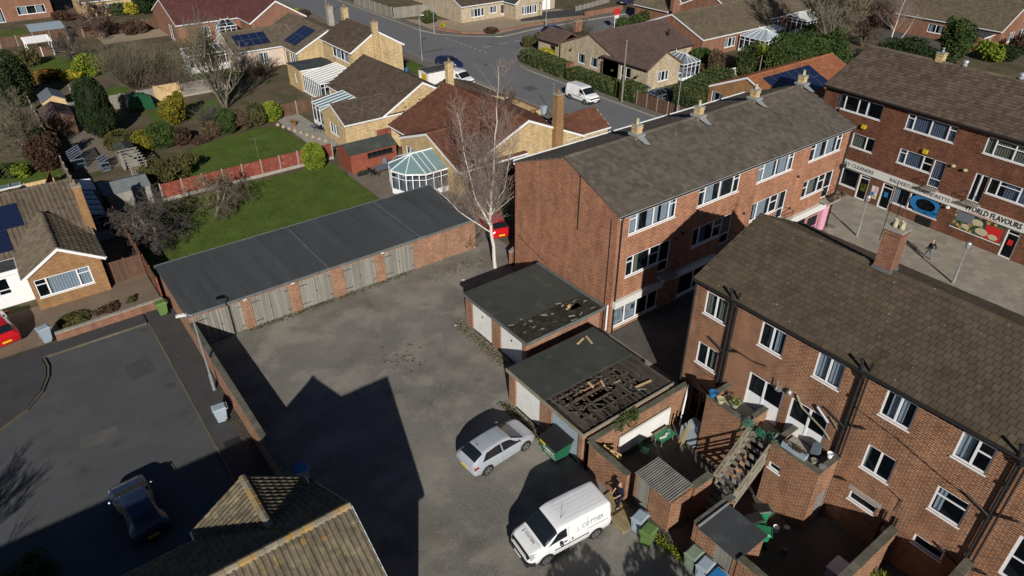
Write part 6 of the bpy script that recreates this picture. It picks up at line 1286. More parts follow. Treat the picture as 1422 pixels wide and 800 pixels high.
# two storey yellow brick house
F2 = thing('house', 'two storey yellow brick house with tall gable chimney above the road', 'house', (41, 87, 0))
wing(F2, (37.2, 82.6, 44.8, 91.6), 5.3, 7.5, 'y', 'brick_y', 'tile_y', {'W': [(84.0, 88.6, 3.7, 5.0, W_([(1, []), (1.3, []), (1, []), (1.2, [])], ('curtain', ((.1,.4), (.6,.9)))))]}, .3, .06, -.1)
boxpart(F2, 'chimney_breast', 'brick_y', (40.45, 82.3, -.1, 41.15, 82.66, 7.3)); chimney(F2, 40.8, 82.5, 7.0, 8.5, MT['brick_y'], .7, .5, 1); chimney(F2, 41.0, 91.2, 7.0, 8.8, MT['brick_y'], .7, .7, 2)
wing(F2, (32.4, 87.9, 37.3, 92.4), 2.75, 2.95, 'x', 'brick_y', None, {'W': [ww(89.4, 89.9, .9, 2.0)]}, .1, .05, -.1, cap=False, barge=False)
conservatory('large white lean-to glass room with striped roof beside the two storey house', (32.6, 82.4, 37.4, 87.8), 2.3, 3.0, 'E', 7, .3, roofg='signwhite', posts=.6)
# red-brown roofed bungalow behind the birch
F3 = thing('bungalow', 'yellow brick bungalow with red brown roofs behind the birch tree', 'bungalow', (39, 57, 0))
wing(F3, (32.0, 49.4, 46.4, 64.0), 2.6, 5.7, 'y', 'brick_y', 'tile_red', {'S': [ww(38.4, 40.4, .6, 2.1, 2)], 'W': [ww(50.2, 51.6, .9, 2.0)]}, .3, .1, -.1, sides='SEN', rm='tile_red')
wing(F3, (31.2, 49.2, 39, 60.2), 2.6, 4.6, 'x', 'brick_y', 'tile_red', {'W': [(52.2, 56.4, .2, 2.2, W_([(1, [])]*4, ('curtain', ((.1,.3),)))), ww(57.5, 59.0, .9, 2.1, 2)], 'S': [(33.4, 34.8, .9, 2.1, W_([(1, []), (1, [])], ('curtain', ((.1,.9),))))]}, .3, .1, -.1, sides='SWN')
wing(F3, (44, 49.6, 50.2, 54.6), 2.6, 4.0, 'x', 'brick_y', 'tile_red', {}, .3, .1, -.1, sides='SEN')
chimney(F3, 39.5, 63.4, 4.6, 7.9, MT['brick_y'], .7, .6, 1); boxpart(F3, 'chimney_breast', 'brick_o', (42.2, 48.9, -.1, 43.1, 49.6, 5)); chimney(F3, 42.65, 49.25, 4.9, 7.5, MT['brick_o'], .8, .65, 1)
F5 = house('house', 'low house with dark brown roof behind the red roofed bungalow', 'house', (41.8, 64.6, 48.0, 72.5), 2.3, 3.3, 'y', 'brick_y', 'tile_y', barge=False)
# victorian style conservatory with faceted end
V = thing('conservatory', 'white conservatory with faceted end and blue green glass roof by the lawn', 'conservatory', (29, 54, 0)); vp = [(31.4, 51.4), (31.4, 56.6), (29.0, 56.6), (27.5, 55.6), (26.9, 54.0), (27.5, 52.4), (29.0, 51.4)]; rg = [(31.4, 54.0, 3.3), (29.0, 54.0, 3.3)]
for i in range(1, 7):
    a, b = vp[i], vp[(i+1) % 7]; L = math.dist(a, b); d = ((b[0]-a[0])/L, (b[1]-a[1])/L); Nn = (-d[1], d[0]); k = M(); ubox(k, a, d, Nn, 0, L, 0, .55, -.04, .04); ubox(k, a, d, Nn, 0, L, 2.15, 2.3, -.05, .05); ubox(k, a, d, Nn, 0, L, 1.65, 1.71, -.03, .03); n = max(2, round(L/.7))
    for j in range(n+1): ubox(k, a, d, Nn, max(0, j*L/n-.04), min(L, j*L/n+.04), .55, 2.15, -.035, .035)
    fr = k.build('frame', MT['white'], V)
    for j in range(n): g = M(); ubox(g, a, d, Nn, j*L/n+.04, (j+1)*L/n-.04, .55, 2.15, -.01, .0); g.build('pane', MT['glass'], fr)
ring = [(31.4, 56.6), (30.2, 56.6), (29.0, 56.6), (27.5, 55.6), (26.9, 54.0), (27.5, 52.4), (29.0, 51.4), (30.2, 51.4), (31.4, 51.4)]; tops = [rg[0], (30.2, 54, 3.3), rg[1], rg[1], rg[1], rg[1], rg[1], (30.2, 54, 3.3), rg[0]]
for i in range(8):
    a, b, p, q = (*ring[i], 2.3), (*ring[i+1], 2.3), tops[i], tops[i+1]; k = M(); k.slab([a, b, q] if p == q else [a, b, q, p], .03); k.build('roof_pane', MT['glassblue'], V)
for i in range(9): k = M(); k.tube(Vector((*ring[i], 2.32)), Vector(tops[i])+Vector((0, 0, .03)), .045, n=4); k.build('roof_bar', MT['white'], V)
for i in (1, 7):
    for s_ in (.5,): a = Vector((*ring[i], 2.32)).lerp(Vector((*ring[i+(1 if i == 1 else -1)], 2.32)), s_); b = Vector(tops[i]).lerp(Vector(rg[1]), s_); k = M(); k.tube(a, b, .03, n=4); k.build('roof_bar', MT['white'], V)
k = M(); k.tube((28.9, 54, 3.36), (31.4, 54, 3.36), .07, n=5); k.build('ridge_bar', MT['white'], V); k = M(); k.prism(vp[::-1], .01, .05); k.build('floor', MT['signwhite'], V)
# stone bungalow across the road
F4 = thing('bungalow', 'pale stone bungalow with plum coloured roof and gables across the road', 'bungalow', (75, 72, 0))
wing(F4, (68.2, 66.6, 83.0, 79.2), 2.7, 5.15, 'x', 'stone', 'tile_purple', {'W': [(71.0, 72.4, .8, 2.1, white_win(1)), (73.6, 75.0, .8, 2.1, white_win(1))]}, .3, .1, -.1, rm='tile_purple', trim='fence_br')
wing(F4, (68.0, 61.4, 74.6, 70), 2.7, 4.6, 'y', 'stone', 'tile_purple', {'S': [(70.2, 72.2, .8, 2.1, white_win(3))], 'W': [(64.6, 66.4, 0, 2.2, W_([(1, [.4]), (1, [.4])], None)), ]}, .3, .1, -.1, sides='SWE', rm='tile_purple', trim='fence_br')
wing(F4, (67.6, 78.6, 72.6, 83.6), 2.6, 3.9, 'y', 'stone', 'tile_purple', {'W': [(79.6, 80.8, 0, 2.1, W_([(1, [])], None, False, 'pipe'))]}, .3, .1, -.1, sides='NWE', rm='tile_purple', trim='fence_br')
chimney(F4, 70.5, 77.8, 4.2, 5.6, MT['brick_r'], 1.2, .5, 2); k = M(); k.path([(80, 69, 4), (80, 69, 4.8)], .15, 8); k.build('roof_vent', MT['black'], F4)
for x_, y_, z_ in ((68.25, 70.2, 2.5), (68.25, 76.3, 2.3), (68.0, 67.6, 1.3), (68.0, 62.9, 1.6)): k = M(); k.lathe((x_-.2, y_, z_), [(.1, -.1), (.22, .05), (.1, .2)], 8); tag(k.build('hanging_basket', MT['leaf_olive']), {70.2: 'hanging basket high on the stone gable, right', 76.3: 'hanging basket high on the stone gable, left', 67.6: 'hanging basket beside the front door of the stone bungalow', 62.9: 'hanging basket on the corner of the stone bungalow'}[y_], 'hanging basket')
conservatory('white conservatory with finials on the end of the stone bungalow', (75.2, 61.6, 78.6, 65.8), 2.2, 3.1, 'L', 4, .4, roofg='greycloth')
boxpart(None, 'x', 'white') if False else None
k = M(); k.box(79.5, 59.0, 0, 83.5, 59.1, 1.1); tag(k.build('panel_fence', MT['white']), 'white panel fence beside the stone bungalow conservatory', 'fence')
# houses beyond, right
H1 = house('bungalow', 'brick bungalow with olive brown roof and white edged west gable', 'bungalow', (86.0, 67.4, 103, 80.6), 2.75, 5.3, 'x', 'brick_r', 'tile_h', {'S': [(91.5, 94, .7, 2.1, white_win(3))]})
H2 = house('bungalow', 'long olive brown roofed bungalow at the top right of centre', 'bungalow', (99.5, 70.2, 128, 86), 2.75, 6.3, 'x', 'brick_r', 'tile_h', {'S': [(103.5, 106, .7, 2.1, white_win(2)), (107, 109.5, .7, 2.1, white_win(3))]})
wing(H2, (96.5, 84, 101, 92), 2.7, 4.8, 'y', 'brick_r', 'tile_h', {}, .3, .1, -.1); chimney(H2, 96.6, 83, 3, 6.6, MT['brick_r'], .7, .7)
conservatory('white conservatory with grey roof behind the tall spiky palm', (94.3, 62.6, 98.8, 67.2), 2.3, 3.3, 'L', 4, .4, roofg='binblue')
conservatory('white lean-to porch on the long olive roofed bungalow, left', (99.5, 65.6, 103.6, 70.1), 2.3, 2.7, 'N', 6, .6, roofg='signwhite'); conservatory('white verandah roof on the long olive roofed bungalow, middle', (110.5, 66.3, 117.0, 70.1), 2.4, 2.8, 'N', 8, .0, roofg='signwhite', glass='glass'); conservatory('white sunroom with grey roof on the long bungalow, right', (117.4, 65.8, 122.8, 70.1), 2.4, 2.8, 'N', 4, .5, roofg='felt2')
GO = house('bungalow', 'bungalow with orange roof and blue solar panels behind the shop block', 'bungalow', (69.2, 42, 86.2, 52.8), 2.6, 4.9, 'x', 'brick_o', 'tile_or', {'W': [(50.5, 52, .6, 2.2, white_win(1))]}, rm='tile_or')
so_ = lambda x, y: (x, y, 2.6+(y-42)*(2.3/5.4)+.12); solar(GO, [so_(71.0, 43.0), so_(80.0, 43.0), so_(80.0, 46.6), so_(71.0, 46.6)], (6, 2))
T5 = house('house', 'brick house with brown roof in the top right corner', 'house', (125.5, 43.0, 138.5, 60), 2.9, 6.3, 'y', 'brick_r', 'tile_h', {'W': [(51.5, 54, .9, 2.2, white_win(2))], 'S': [(129, 131, .8, 2.2, white_win(3)), (132.5, 135, .8, 2.2, white_win(2))]})
wing(T5, (122.4, 44.0, 125.8, 48.0), 2.3, 2.5, 'x', 'brick_o', None, {'S': [(123.5, 125, .6, 2.0, white_win(1))]}, .1, .05, -.1, cap=False, barge=False)
chimney(T5, 135.5, 46, 4, 7.6, MT['brick_r'], .8, .8)
T6 = house('house', 'brick house cut by the right edge near the top corner', 'house', (134, 22, 148, 33), 2.8, 5.4, 'x', 'brick_r', 'tile_e')
# houses beyond, left and top
T1 = thing('bungalow', 'pinkish brick bungalow with maroon roof near the top edge', 'bungalow', (34, 130, 0))
wing(T1, (26.7, 123.2, 41.5, 138), 2.8, 5.6, 'x', 'brick_r', 'tile_pr', {'S': [(30.2, 31.8, .5, 2.1, white_win(2)), (33, 35.2, .8, 2.1, white_win(2))], 'W': [(126, 128.4, 0, 2.2, white_win(2))]}, .3, .1, -.1)
wing(T1, (36.5, 117.6, 46, 134), 2.8, 5.7, 'y', 'brick_r', 'tile_pr', {}, .3, .1, -.1)
conservatory('small white framed conservatory on the maroon roofed bungalow', (32.6, 121.0, 35.4, 123.3), 2.2, 3.0, 'L', 2, .4, roofg='glass')
T2 = thing('bungalow', 'brown roofed bungalow with two dark solar arrays', 'bungalow', (39, 103, 0))
wing(T2, (35.4, 96.4, 45.6, 110.5), 2.7, 5.1, 'y', 'brick_y', 'tile_e', {'W': [(97.2, 99.6, .3, 2.1, white_win(3)), (100.2, 101.4, 0, 2.1, white_win(1))]}, .3, .1, -.1)
wing(T2, (28.5, 101.6, 38, 110), 2.7, 4.6, 'x', 'render', 'tile_e', {'S': [(32, 33.4, .6, 2.1, white_win(2))]}, .3, .1, -.1); chimney(T2, 44.9, 105.3, 3.6, 6.3, MT['concrete'], .8, .8)
so_ = lambda x, y: (x, y, 2.7+(x-35.4)*(2.4/5.1)+.12); solar(T2, [so_(36.2, 102.6), so_(36.2, 98.6), so_(39.6, 98.6), so_(39.6, 102.6)], (3, 2))
so_ = lambda x, y: (x, y, 2.7+(y-101.6)*(1.9/4.2)+.12); solar(T2, [so_(29.6, 102.4), so_(34.2, 102.4), so_(34.2, 104.8), so_(29.6, 104.8)], (4, 2))
conservatory('white sunroom with solid lower panels behind the bare tree', (23.2, 104.6, 29.0, 107.6), 2.5, 2.9, 'N', 7, .9, roofg='felt', posts=.7)
T3 = thing('bungalow', 'cream stone bungalow with white bay window at the top edge', 'bungalow', (80, 113, 0))
wing(T3, (70.4, 108, 92, 121), 2.8, 5.3, 'x', 'stone', 'tile_y', {'S': [(72.6, 75.4, .7, 2.1, white_win(4)), (76.6, 78.2, .9, 2.1, white_win(2)), (79, 80.2, .5, 2.1, white_win(1)), (87.8, 90.8, 0, 2.2, W_([(1, [])], None, False, name='garage_door', glass='white'))]}, .3, .1, -.1)
wing(T3, (79.5, 104.6, 86.2, 112), 2.7, 4.7, 'y', 'stone', 'felt2', {'S': [(81.2, 84.6, .7, 2.1, white_win(6))]}, .3, .1, -.1, sides='SWE')
T4 = house('house', 'red brick house with white patio doors in the top left corner', 'house', (-8, 157.5, 14.2, 168), 5.2, 7.6, 'x', 'brick_r', 'tile_y', {'S': [(8.6, 13, .9, 2.3, white_win(3)), (3.6, 6.4, 0, 2.3, white_win(2)), (-3.5, 1.6, .8, 2.3, white_win(2))]})
T7 = house('house', 'grey roofed house behind trees on the top edge, left of centre', 'house', (18, 152, 32, 163), 2.8, 5.4, 'x', 'brick_y', 'tile_h', {'S': [(22, 25, .7, 2.1, white_win(3))]})
T8 = house('house', 'pale house with long roof on the top edge beside the grey fence', 'house', (74, 122.5, 92, 135), 3.0, 6, 'x', 'stone', 'tile_h')
T9 = house('house', 'red brick house beyond the main road at the top edge', 'house', (100, 112, 122, 125), 2.8, 5.2, 'x', 'brick_r', 'tile_or', {'S': [(104, 107, .7, 2.1, white_win(2))]})

# ------------------------------------------------------------------ sheds and garden structures
def shed(label, rect_, ez, rz, axis, wm, rm, cat='shed', win=None, base=0):
    x0, y0, x1, y1 = rect_; th = thing('garden_shed', label, cat, ((x0+x1)/2, (y0+y1)/2, base)); block(th, x0+.1, y0+.1, x1-.1, y1-.1, base, ez+.02, MT[wm], win or {}, rz-.05, axis); s = M()
    if axis == 'x': ym = (y0+y1)/2; S_ = [[(x0,y0,ez), (x1,y0,ez), (x1,ym,rz), (x0,ym,rz)], [(x1,y1,ez), (x0,y1,ez), (x0,ym,rz), (x1,ym,rz)]]
    else: xm = (x0+x1)/2; S_ = [[(x1,y0,ez), (x1,y1,ez), (xm,y1,rz), (xm,y0,rz)], [(x0,y1,ez), (x0,y0,ez), (xm,y0,rz), (xm,y1,rz)]]
    for q in S_: k = M(); k.slab(q, .05); k.build('roof', MT[rm], th)
    return th
shed('red stained garden shed with grey green roof and long window', (25.7, 60.1, 30.9, 63.2), 1.95, 2.65, 'x', 'shed_red', 'felt2', win={'S': [(27.6, 30.4, 1.2, 1.75, W_([(1, [])]*5, None, True, 'pipe'))]})
shed('long garden shed with pale grey roof behind the bare apple tree', (4.9, 65.3, 8.8, 68.5), 1.7, 2.2, 'x', 'oldwood', 'greyroof'); shed('felt roofed shed behind the brown fence at the top left', (8.2, 138, 13.2, 144.5), 1.7, 2.2, 'x', 'fence_br', 'binblue')
shed('dark hut with hipped shingle roof left of the dark conifer', (3.6, 88.6, 6.6, 93.6), 2.0, 2.7, 'y', 'fence_br', 'tile_purple'); shed('small summerhouse with blue roof by the middle lawn', (4.4, 97.4, 7.0, 101.2), 1.6, 2.3, 'y', 'newwood', 'greycloth'); shed('small shed with mossy roof by the lattice', (8.0, 75.0, 9.8, 77.4), 1.7, 2.1, 'y', 'oldwood', 'felt2')
boxed = shed('flat roofed garage with yellow door on the far drive', (45.4, 78.1, 49.6, 80.7), 2.4, 2.55, 'x', 'whitepaint', 'felt', 'garage', {'W': [(78.7, 80.2, 0, 2.1, W_([(1, [])], None, False, name='garage_door', glass='yellow', box=False))]})
def pergola(label, rect_, h, m, n=7, cat='pergola', lat=False):
    x0, y0, x1, y1 = rect_; th = thing('pergola', label, cat, ((x0+x1)/2, (y0+y1)/2, 0))
    for x_ in (x0, x1):
        for y_ in (y0, y1): k = M(); k.box(x_-.05, y_-.05, 0, x_+.05, y_+.05, h); k.build('post', MT[m], th)
    for x_ in (x0, x1): k = M(); k.box(x_-.04, y0-.2, h, x_+.04, y1+.2, h+.12); k.build('beam', MT[m], th)
    for i in range(n+1): y_ = y0+(y1-y0)*i/n; k = M(); k.box(x0-.2, y_-.03, h+.12, x1+.2, y_+.03, h+.2); k.build('rafter', MT[m], th)
    if lat:
        k = M()
        for i in range(9): k.box(x0+(x1-x0)*i/8-.015, y0-.02, .1, x0+(x1-x0)*i/8+.015, y0+.0, h)
        for i in range(7): k.box(x0, y0-.04, .2+i*(h-.3)/6, x1, y0-.02, .23+i*(h-.3)/6)
        k.build('lattice', MT[m], th)
    return th
pergola('weathered lattice arbour below the small mossy shed', (8.2, 70.5, 9.6, 74.6), 1.9, 'oldwood', 5, 'arbour', True); pergola('white framed pergola over brown panels at the upper left', (6.6, 128, 9.8, 132.6), 1.9, 'white', 8)
fence('fence', 'short brown panels inside the white pergola', (6.7, 127.9), (9.7, 127.9), 1.3, 'fence_br', 1.5, 'white')
conservatory('small blue framed greenhouse by the narrow path', (4.1, 77.6, 5.3, 80.2), 1.1, 1.6, 'E', 4, .1, white='greycloth', roofg='glass', cat='greenhouse'); conservatory('small glass cold frame beside the greenhouse', (6.3, 75.6, 7.1, 77.0), .9, 1.2, 'E', 2, .1, white='greycloth', roofg='glass', cat='greenhouse')
tk = thing('covered_stack', 'green tarpaulin covered stack in front of the grey fence', 'tarpaulin', (14.1, 93.6, 0)); k = M(); k.v = []; pr = [(-1.5, 0), (-1.45, 1.1), (-1.1, 1.65), (-.2, 1.9), (.7, 1.75), (1.3, 1.2), (1.45, 0)]
k.add([(14.1+x, 92.9+R.uniform(-.08, .08), z) for x, z in pr]+[(14.1+x*1.02, 93.6, z*1.06) for x, z in pr]+[(14.1+x, 94.3+R.uniform(-.08, .08), z*.95) for x, z in pr], [(i+7*j, i+1+7*j, i+8+7*j, i+7+7*j)[::-1] for i in range(6) for j in (0, 1)]+[tuple(range(7)), tuple(range(14, 21))[::-1]]); k.build('tarpaulin', MT['tarp'], tk)
# low walls and fences
boundary('garden_wall', 'low orange brick garden wall in front of the left bungalow', [(-1.8, 47.25), (4.95, 47.4)], .62, .22, MT['brick_r'], cap='concrete', z=0, capw=.03)
boundary('garden_wall', 'low yellow brick front wall by the road with brick piers', [(51.3, 70.2), (51.3, 62.6), (46.5, 62.6)], .7, .22, MT['brick_y'], cap='brick_r', capw=.02); boundary('garden_wall', 'low buff wall along the road beyond the red roof', [(52.0, 52.5), (52.0, 60.5)], .6, .22, MT['brick_y'], cap='concrete', capw=.02); boundary('garden_wall', 'low pale wall in front of the drive by the white van', [(51.6, 72), (51.6, 78.2)], .55, .2, MT['brick_y'], cap='concrete', capw=.02)
boundary('garden_wall', 'low red brick wall beside the main road at the top', [(91.5, 99.2), (101, 99.2)], .8, .3, MT['brick_r'], cap='brick_r', capw=.02); boundary('garden_wall', 'curved low edging wall round the pale gravel corner', [(63.2,73), (63.2,77), (63.9,79.8), (65.6,82.8), (67.6,84.8)], .4, .2, MT['brick_y'], cap='concrete', capw=.02); boundary('garden_wall', 'low brick edging of the pale bungalow front garden', [(64.4,107.5), (66.2,101.6), (70.4,98.9), (78.4,99.6), (92,98.4)], .3, .2, MT['brick_r'], cap='brick_r', capw=.02)
boundary('wall', 'low brick wall between the birch and the blank gable', [(27.75, 37.0), (30.8, 38.6)], 1.2, .24, MT['brick_r'], cap='concrete')
fence('fence', 'brown panel fence closing the side of the left bungalow', (2.7, 52.55), (4.9, 52.55), 1.8, 'fence_br', 1.1, 'fence_br'); fence('fence', 'red brown fence with posts along the narrow side path', (5.05, 48.4), (5.05, 66.5), 1.7, 'fence_br', 1.95, 'fence_red', z=0)
fence('fence', 'red stained panel fence on gravel boards between the two lawns', (9.4, 65.0), (26.0, 65.0), 1.65, 'fence_red', 1.95, gravel=.3); fence('fence', 'short red panel fence right of the red shed', (31.3, 65.4), (35, 65.4), 1.7, 'fence_red', 1.9, gravel=.2)
fence('fence', 'brown fence beside the patio of the yellow bungalow', (26.4, 80.3), (32.6, 80.3), 1.5, 'fence_br', 1.9); fence('fence', 'dark fence running back beside the dark hut', (3.4, 70), (3.4, 101), 1.6, 'fence_br', 1.95); fence('fence', 'grey weathered panel fence behind the dark conifer', (6.8, 95.2), (16.2, 95.2), 1.7, 'fence_gr', 1.9)
fence('fence', 'section of fence with fresh orange boards', (16.3, 95.2), (19.3, 95.2), 1.9, 'newwood', 1.5, 'newwood'); fence('fence', 'grey panel fence right of the orange boards', (19.5, 95.2), (25.4, 95.2), 1.7, 'fence_gr', 1.9, gravel=.25)
fence('fence', 'long brown fence with concrete posts near the top left', (-8, 137), (27, 137), 1.6, 'fence_br', 2.4); fence('fence', 'grey panel fence at the corner of the pale bungalow', (62.6, 134), (62.6, 119), 1.9, 'fence_gr', 2.2); fence('fence', 'grey panel fence along the pale bungalow garden', (62.8, 118.6), (72.5, 117.4), 1.9, 'fence_gr', 1.9)
fence('fence', 'brown panel fence with concrete posts by the stone bungalow', (63.5, 50.2), (63.5, 58.6), 1.5, 'fence_br', 1.7); fence('fence', 'low grey fence at the top beside the dark drive', (93, 103.4), (104, 106), .9, 'fence_gr', 1.5)
fence('fence', 'low timber edged fence round the left lawn', (-6, 75.6), (2.6, 75.6), .5, 'newwood', 3); fence('fence', 'reddish fence behind the left bungalow flower beds', (.6, 69.4), (2.0, 75.2), 1.3, 'fence_red', 1.9, 'fence_red')
fence('fence', 'brown side fence between upper gardens', (8.2, 96), (8.2, 104), 1.4, 'fence_gr', 1.9)
hedge_specs = [('clipped dark hedge along the pavement left of the red pillar', (64.6, 82.0), (64.0, 72.4), 2.6, 1.7, 'leaf_hedge', 9000, .10), ('clipped hedge along the pavement behind the white van', (64.0, 71.4), (64.0, 62.8), 2.0, 1.6, 'leaf_hedge', 7500, .10), ('rounded end hedge by the greenhouse of the stone bungalow', (64.6, 62.2), (64.4, 58.9), 2.4, 1.8, 'leaf_hedge', 4500, .10),
 ('thick olive green hedge right of the stone bungalow drive', (66.2, 53.4), (77, 56.2), 3.0, 2.7, 'leaf_hedge', 10000, .11), ('long dark hedge behind the far right shop block', (98, 36), (112, 10), 2.5, 2.6, 'leaf_dark', 9000, .15), ('tall mixed evergreen hedge behind the orange roof', (84, 52.5), (102, 58), 4.6, 4.2, 'leaf_mid', 17000, .16)]
for a, p0, p1, wd, h_, lf, n_, sz in hedge_specs: hedge(a, p0, p1, wd, h_, lf, n_, sz)
k = M(); k.box(63.7, 71.5, 0, 64.6, 72.3, 2.0); tag(k.build('gate_pillar', MT['brick_r']), 'red brick pillar between the two clipped hedges', 'pillar')
gh = conservatory('small dark framed greenhouse by the brown panel fence', (65.4, 57.0, 68.2, 58.8), 1.0, 1.5, 'L', 3, .05, white='greycloth', roofg='glass', cat='greenhouse')

# ------------------------------------------------------------------ planting
BU = [ # label, category, px, base py, width, height, leaf, n, rough
('yellow green round topiary bush at the end of the red fence', 'bush', 438, 234, 27, 36, 'leaf_lime', 3500, .06, .93),
('gold and green rounded bush, first from the left beside the lawn', 'bush', 172, 208, 34, 30, 'leaf_olive', 2600, .1, .9), ('gold topped clipped bush, second beside the lawn', 'bush', 203, 207, 24, 26, 'leaf_gold', 2000, .1, .9),
('bright green rounded bush, third beside the lawn', 'bush', 228, 203, 32, 34, 'leaf_mid', 2600, .1, .9), ('dark red brown rounded bush beside the lawn', 'bush', 252, 200, 24, 24, 'leaf_red', 1800, .12, .9), ('low purple brown shrub in the border under the bare tree', 'shrub', 278, 196, 34, 16, 'leaf_red', 1500, .3, .7),
('pale olive loose shrub in the border', 'shrub', 297, 189, 30, 26, 'leaf_brown', 1800, .25, .8), ('dark green upright clipped bush in the border', 'bush', 316, 185, 24, 32, 'leaf_mid', 2200, .08, .93), ('brown clipped bush right of the dark green one', 'bush', 338, 178, 24, 26, 'leaf_brown', 1800, .08, .92),
('olive brown dome bush in the border row', 'bush', 357, 173, 24, 30, 'leaf_olive', 2000, .1, .9), ('bright green dome bush at the right end of the border', 'bush', 379, 167, 22, 26, 'leaf_lime', 2000, .1, .9),
('small gold conifer in front of the grey fence', 'conifer', 245, 172, 32, 40, 'leaf_gold', 3200, .2, .8), ('dark low bush behind the fence near the apple tree', 'bush', 240, 247, 62, 42, 'leaf_olive', 4200, .25, .8), ('orange brown dome bush in the upper left garden', 'bush', 65, 112, 34, 22, 'leaf_orange', 1800, .2, .85),
('bright yellow low shrub on the upper left lawn edge', 'shrub', 102, 108, 32, 18, 'leaf_yellow', 1600, .3, .7), ('lime green shrub next to the yellow one', 'shrub', 128, 104, 34, 32, 'leaf_lime', 2200, .3, .7), ('dark rounded evergreen at the left edge, tallest there', 'evergreen tree', 30, 146, 46, 66, 'leaf_dark', 6000, .35, .7),
('small palm like shrub beside the dark evergreen', 'shrub', 44, 92, 24, 24, 'leaf_olive', 900, .5, .5), ('red leaved shrub behind the left bungalow', 'shrub', 66, 236, 40, 46, 'leaf_red', 3000, .35, .6), ('lime shrub in the flower bed behind the left bungalow', 'shrub', 34, 246, 18, 18, 'leaf_lime', 800, .3, .7),
('dark hedge like shrub at the left edge flower bed', 'shrub', 8, 245, 34, 24, 'leaf_hedge', 1800, .3, .8), ('olive green shrub under the bare tree at the left edge', 'shrub', 50, 196, 26, 20, 'leaf_hedge', 1300, .3, .8), ('small green bush on the low front wall garden', 'bush', 104, 447, 30, 16, 'leaf_olive', 1800, .15, .8),
('bare red twig bush by the low front wall', 'bush', 154, 431, 24, 14, 'leaf_red', 900, .3, .4), ('white flowering tuft on the low front wall garden', 'shrub', 137, 437, 14, 9, 'leaf_brown', 300, .3, .4), ('small bush on the right end of the low front wall', 'bush', 183, 420, 12, 8, 'leaf_olive', 300, .3, .6),
('yellow green shrub at the corner of the clipped hedge', 'shrub', 758, 84, 30, 24, 'leaf_yellow', 2000, .2, .8), ('brown clipped ball bush at the road corner, leftmost', 'bush', 733, 66, 14, 17, 'leaf_olive', 800, .08, .92), ('olive clipped ball bush at the road corner, second', 'bush', 748, 62, 15, 17, 'leaf_olive', 800, .08, .92), ('larger green bush at the road corner, third', 'bush', 766, 63, 22, 22, 'leaf_hedge', 1200, .15, .9),
('green ball topiary by the main road, left', 'bush', 865, 40, 16, 16, 'leaf_mid', 900, .06, .93), ('green ball topiary by the main road, middle', 'bush', 882, 36, 16, 16, 'leaf_mid', 900, .06, .93), ('green ball topiary by the main road, right', 'bush', 896, 31, 17, 18, 'leaf_mid', 900, .06, .93),
('dark green ball tree in the pale corner garden', 'bush', 596, 32, 18, 18, 'leaf_hedge', 900, .1, .9), ('maroon dome bush in the pale corner garden', 'bush', 682, 46, 17, 11, 'leaf_red', 700, .1, .9), ('tiny yellow shrub on pale gravel', 'shrub', 616, 38, 7, 7, 'leaf_yellow', 200, .2, .7),
('round evergreen left of the spiky palm', 'bush', 972, 93, 28, 28, 'leaf_mid', 1800, .15, .9), ('brown ball bush beside the stone bungalow conservatory', 'bush', 977, 103, 14, 15, 'leaf_brown', 700, .1, .9), ('red brown clipped column bush left of the palm', 'bush', 991, 106, 20, 34, 'leaf_brown', 1400, .1, .9),
('large dark evergreen behind the palm', 'evergreen tree', 1040, 104, 50, 48, 'leaf_hedge', 6000, .35, .8), ('tall green evergreen left of the bare ash', 'evergreen tree', 1100, 100, 78, 62, 'leaf_mid', 9000, .3, .8), ('dark evergreen mass right of the orange roof', 'evergreen tree', 1150, 98, 46, 54, 'leaf_mid', 4500, .35, .8),
('dark spreading evergreen behind the right hand shop roof', 'evergreen tree', 1252, 100, 100, 62, 'leaf_dark', 8000, .35, .8), ('pointed dark conifer in front of the corner house', 'conifer', 1320, 84, 34, 50, 'leaf_mid', 3500, .2, .85), ('yellow green bush in the corner house garden', 'bush', 1375, 84, 36, 28, 'leaf_lime', 1600, .3, .7),
('dark green bush in the corner house garden', 'bush', 1395, 84, 30, 24, 'leaf_dark', 1600, .3, .8), ('red twig hedge at the right edge of the corner garden', 'shrub', 1410, 78, 24, 28, 'leaf_red', 1000, .3, .5), ('brown shrub behind the right hand shop chimney', 'shrub', 1312, 112, 30, 20, 'leaf_brown', 900, .3, .6),
('yellow flowering shrub at the top left', 'shrub', 184, 20, 20, 18, 'leaf_yellow', 900, .4, .5), ('second yellow green shrub near the maroon roof', 'shrub', 228, 14, 20, 22, 'leaf_yellow', 1000, .4, .6), ('dark conifer at the top left edge', 'conifer', 205, 18, 30, 44, 'leaf_dark', 2500, .3, .85), ('green clipped hedge end at the top left', 'bush', 166, 20, 22, 18, 'leaf_hedge', 900, .15, .9),
('orange red hedge shrub behind the felt shed', 'shrub', 92, 28, 30, 18, 'leaf_red', 1100, .3, .7), ('olive shrub by the top left house', 'shrub', 73, 20, 14, 14, 'leaf_olive', 500, .3, .7), ('brown ball bush in the upper gravel garden', 'bush', 196, 46, 14, 16, 'leaf_brown', 600, .1, .9), ('red brown clipped bush next to the brown ball', 'bush', 183, 48, 16, 18, 'leaf_red', 600, .15, .9),
('small dark green shrub in the bottom left corner shade', 'shrub', 40, 812, 74, 44, 'leaf_mid', 1600, .4, .6), ('small evergreen beside the yellow bungalow patio', 'bush', 302, 0+164, 14, 16, 'leaf_mid', 300, .2, .8), ('rusty low hedge by the lawn of the grey roofed house', 'shrub', 420, 22, 26, 14, 'leaf_red', 700, .3, .7), ('lime hedge along the main road at the top', 'shrub', 398, 16, 30, 12, 'leaf_lime', 900, .25, .8)]
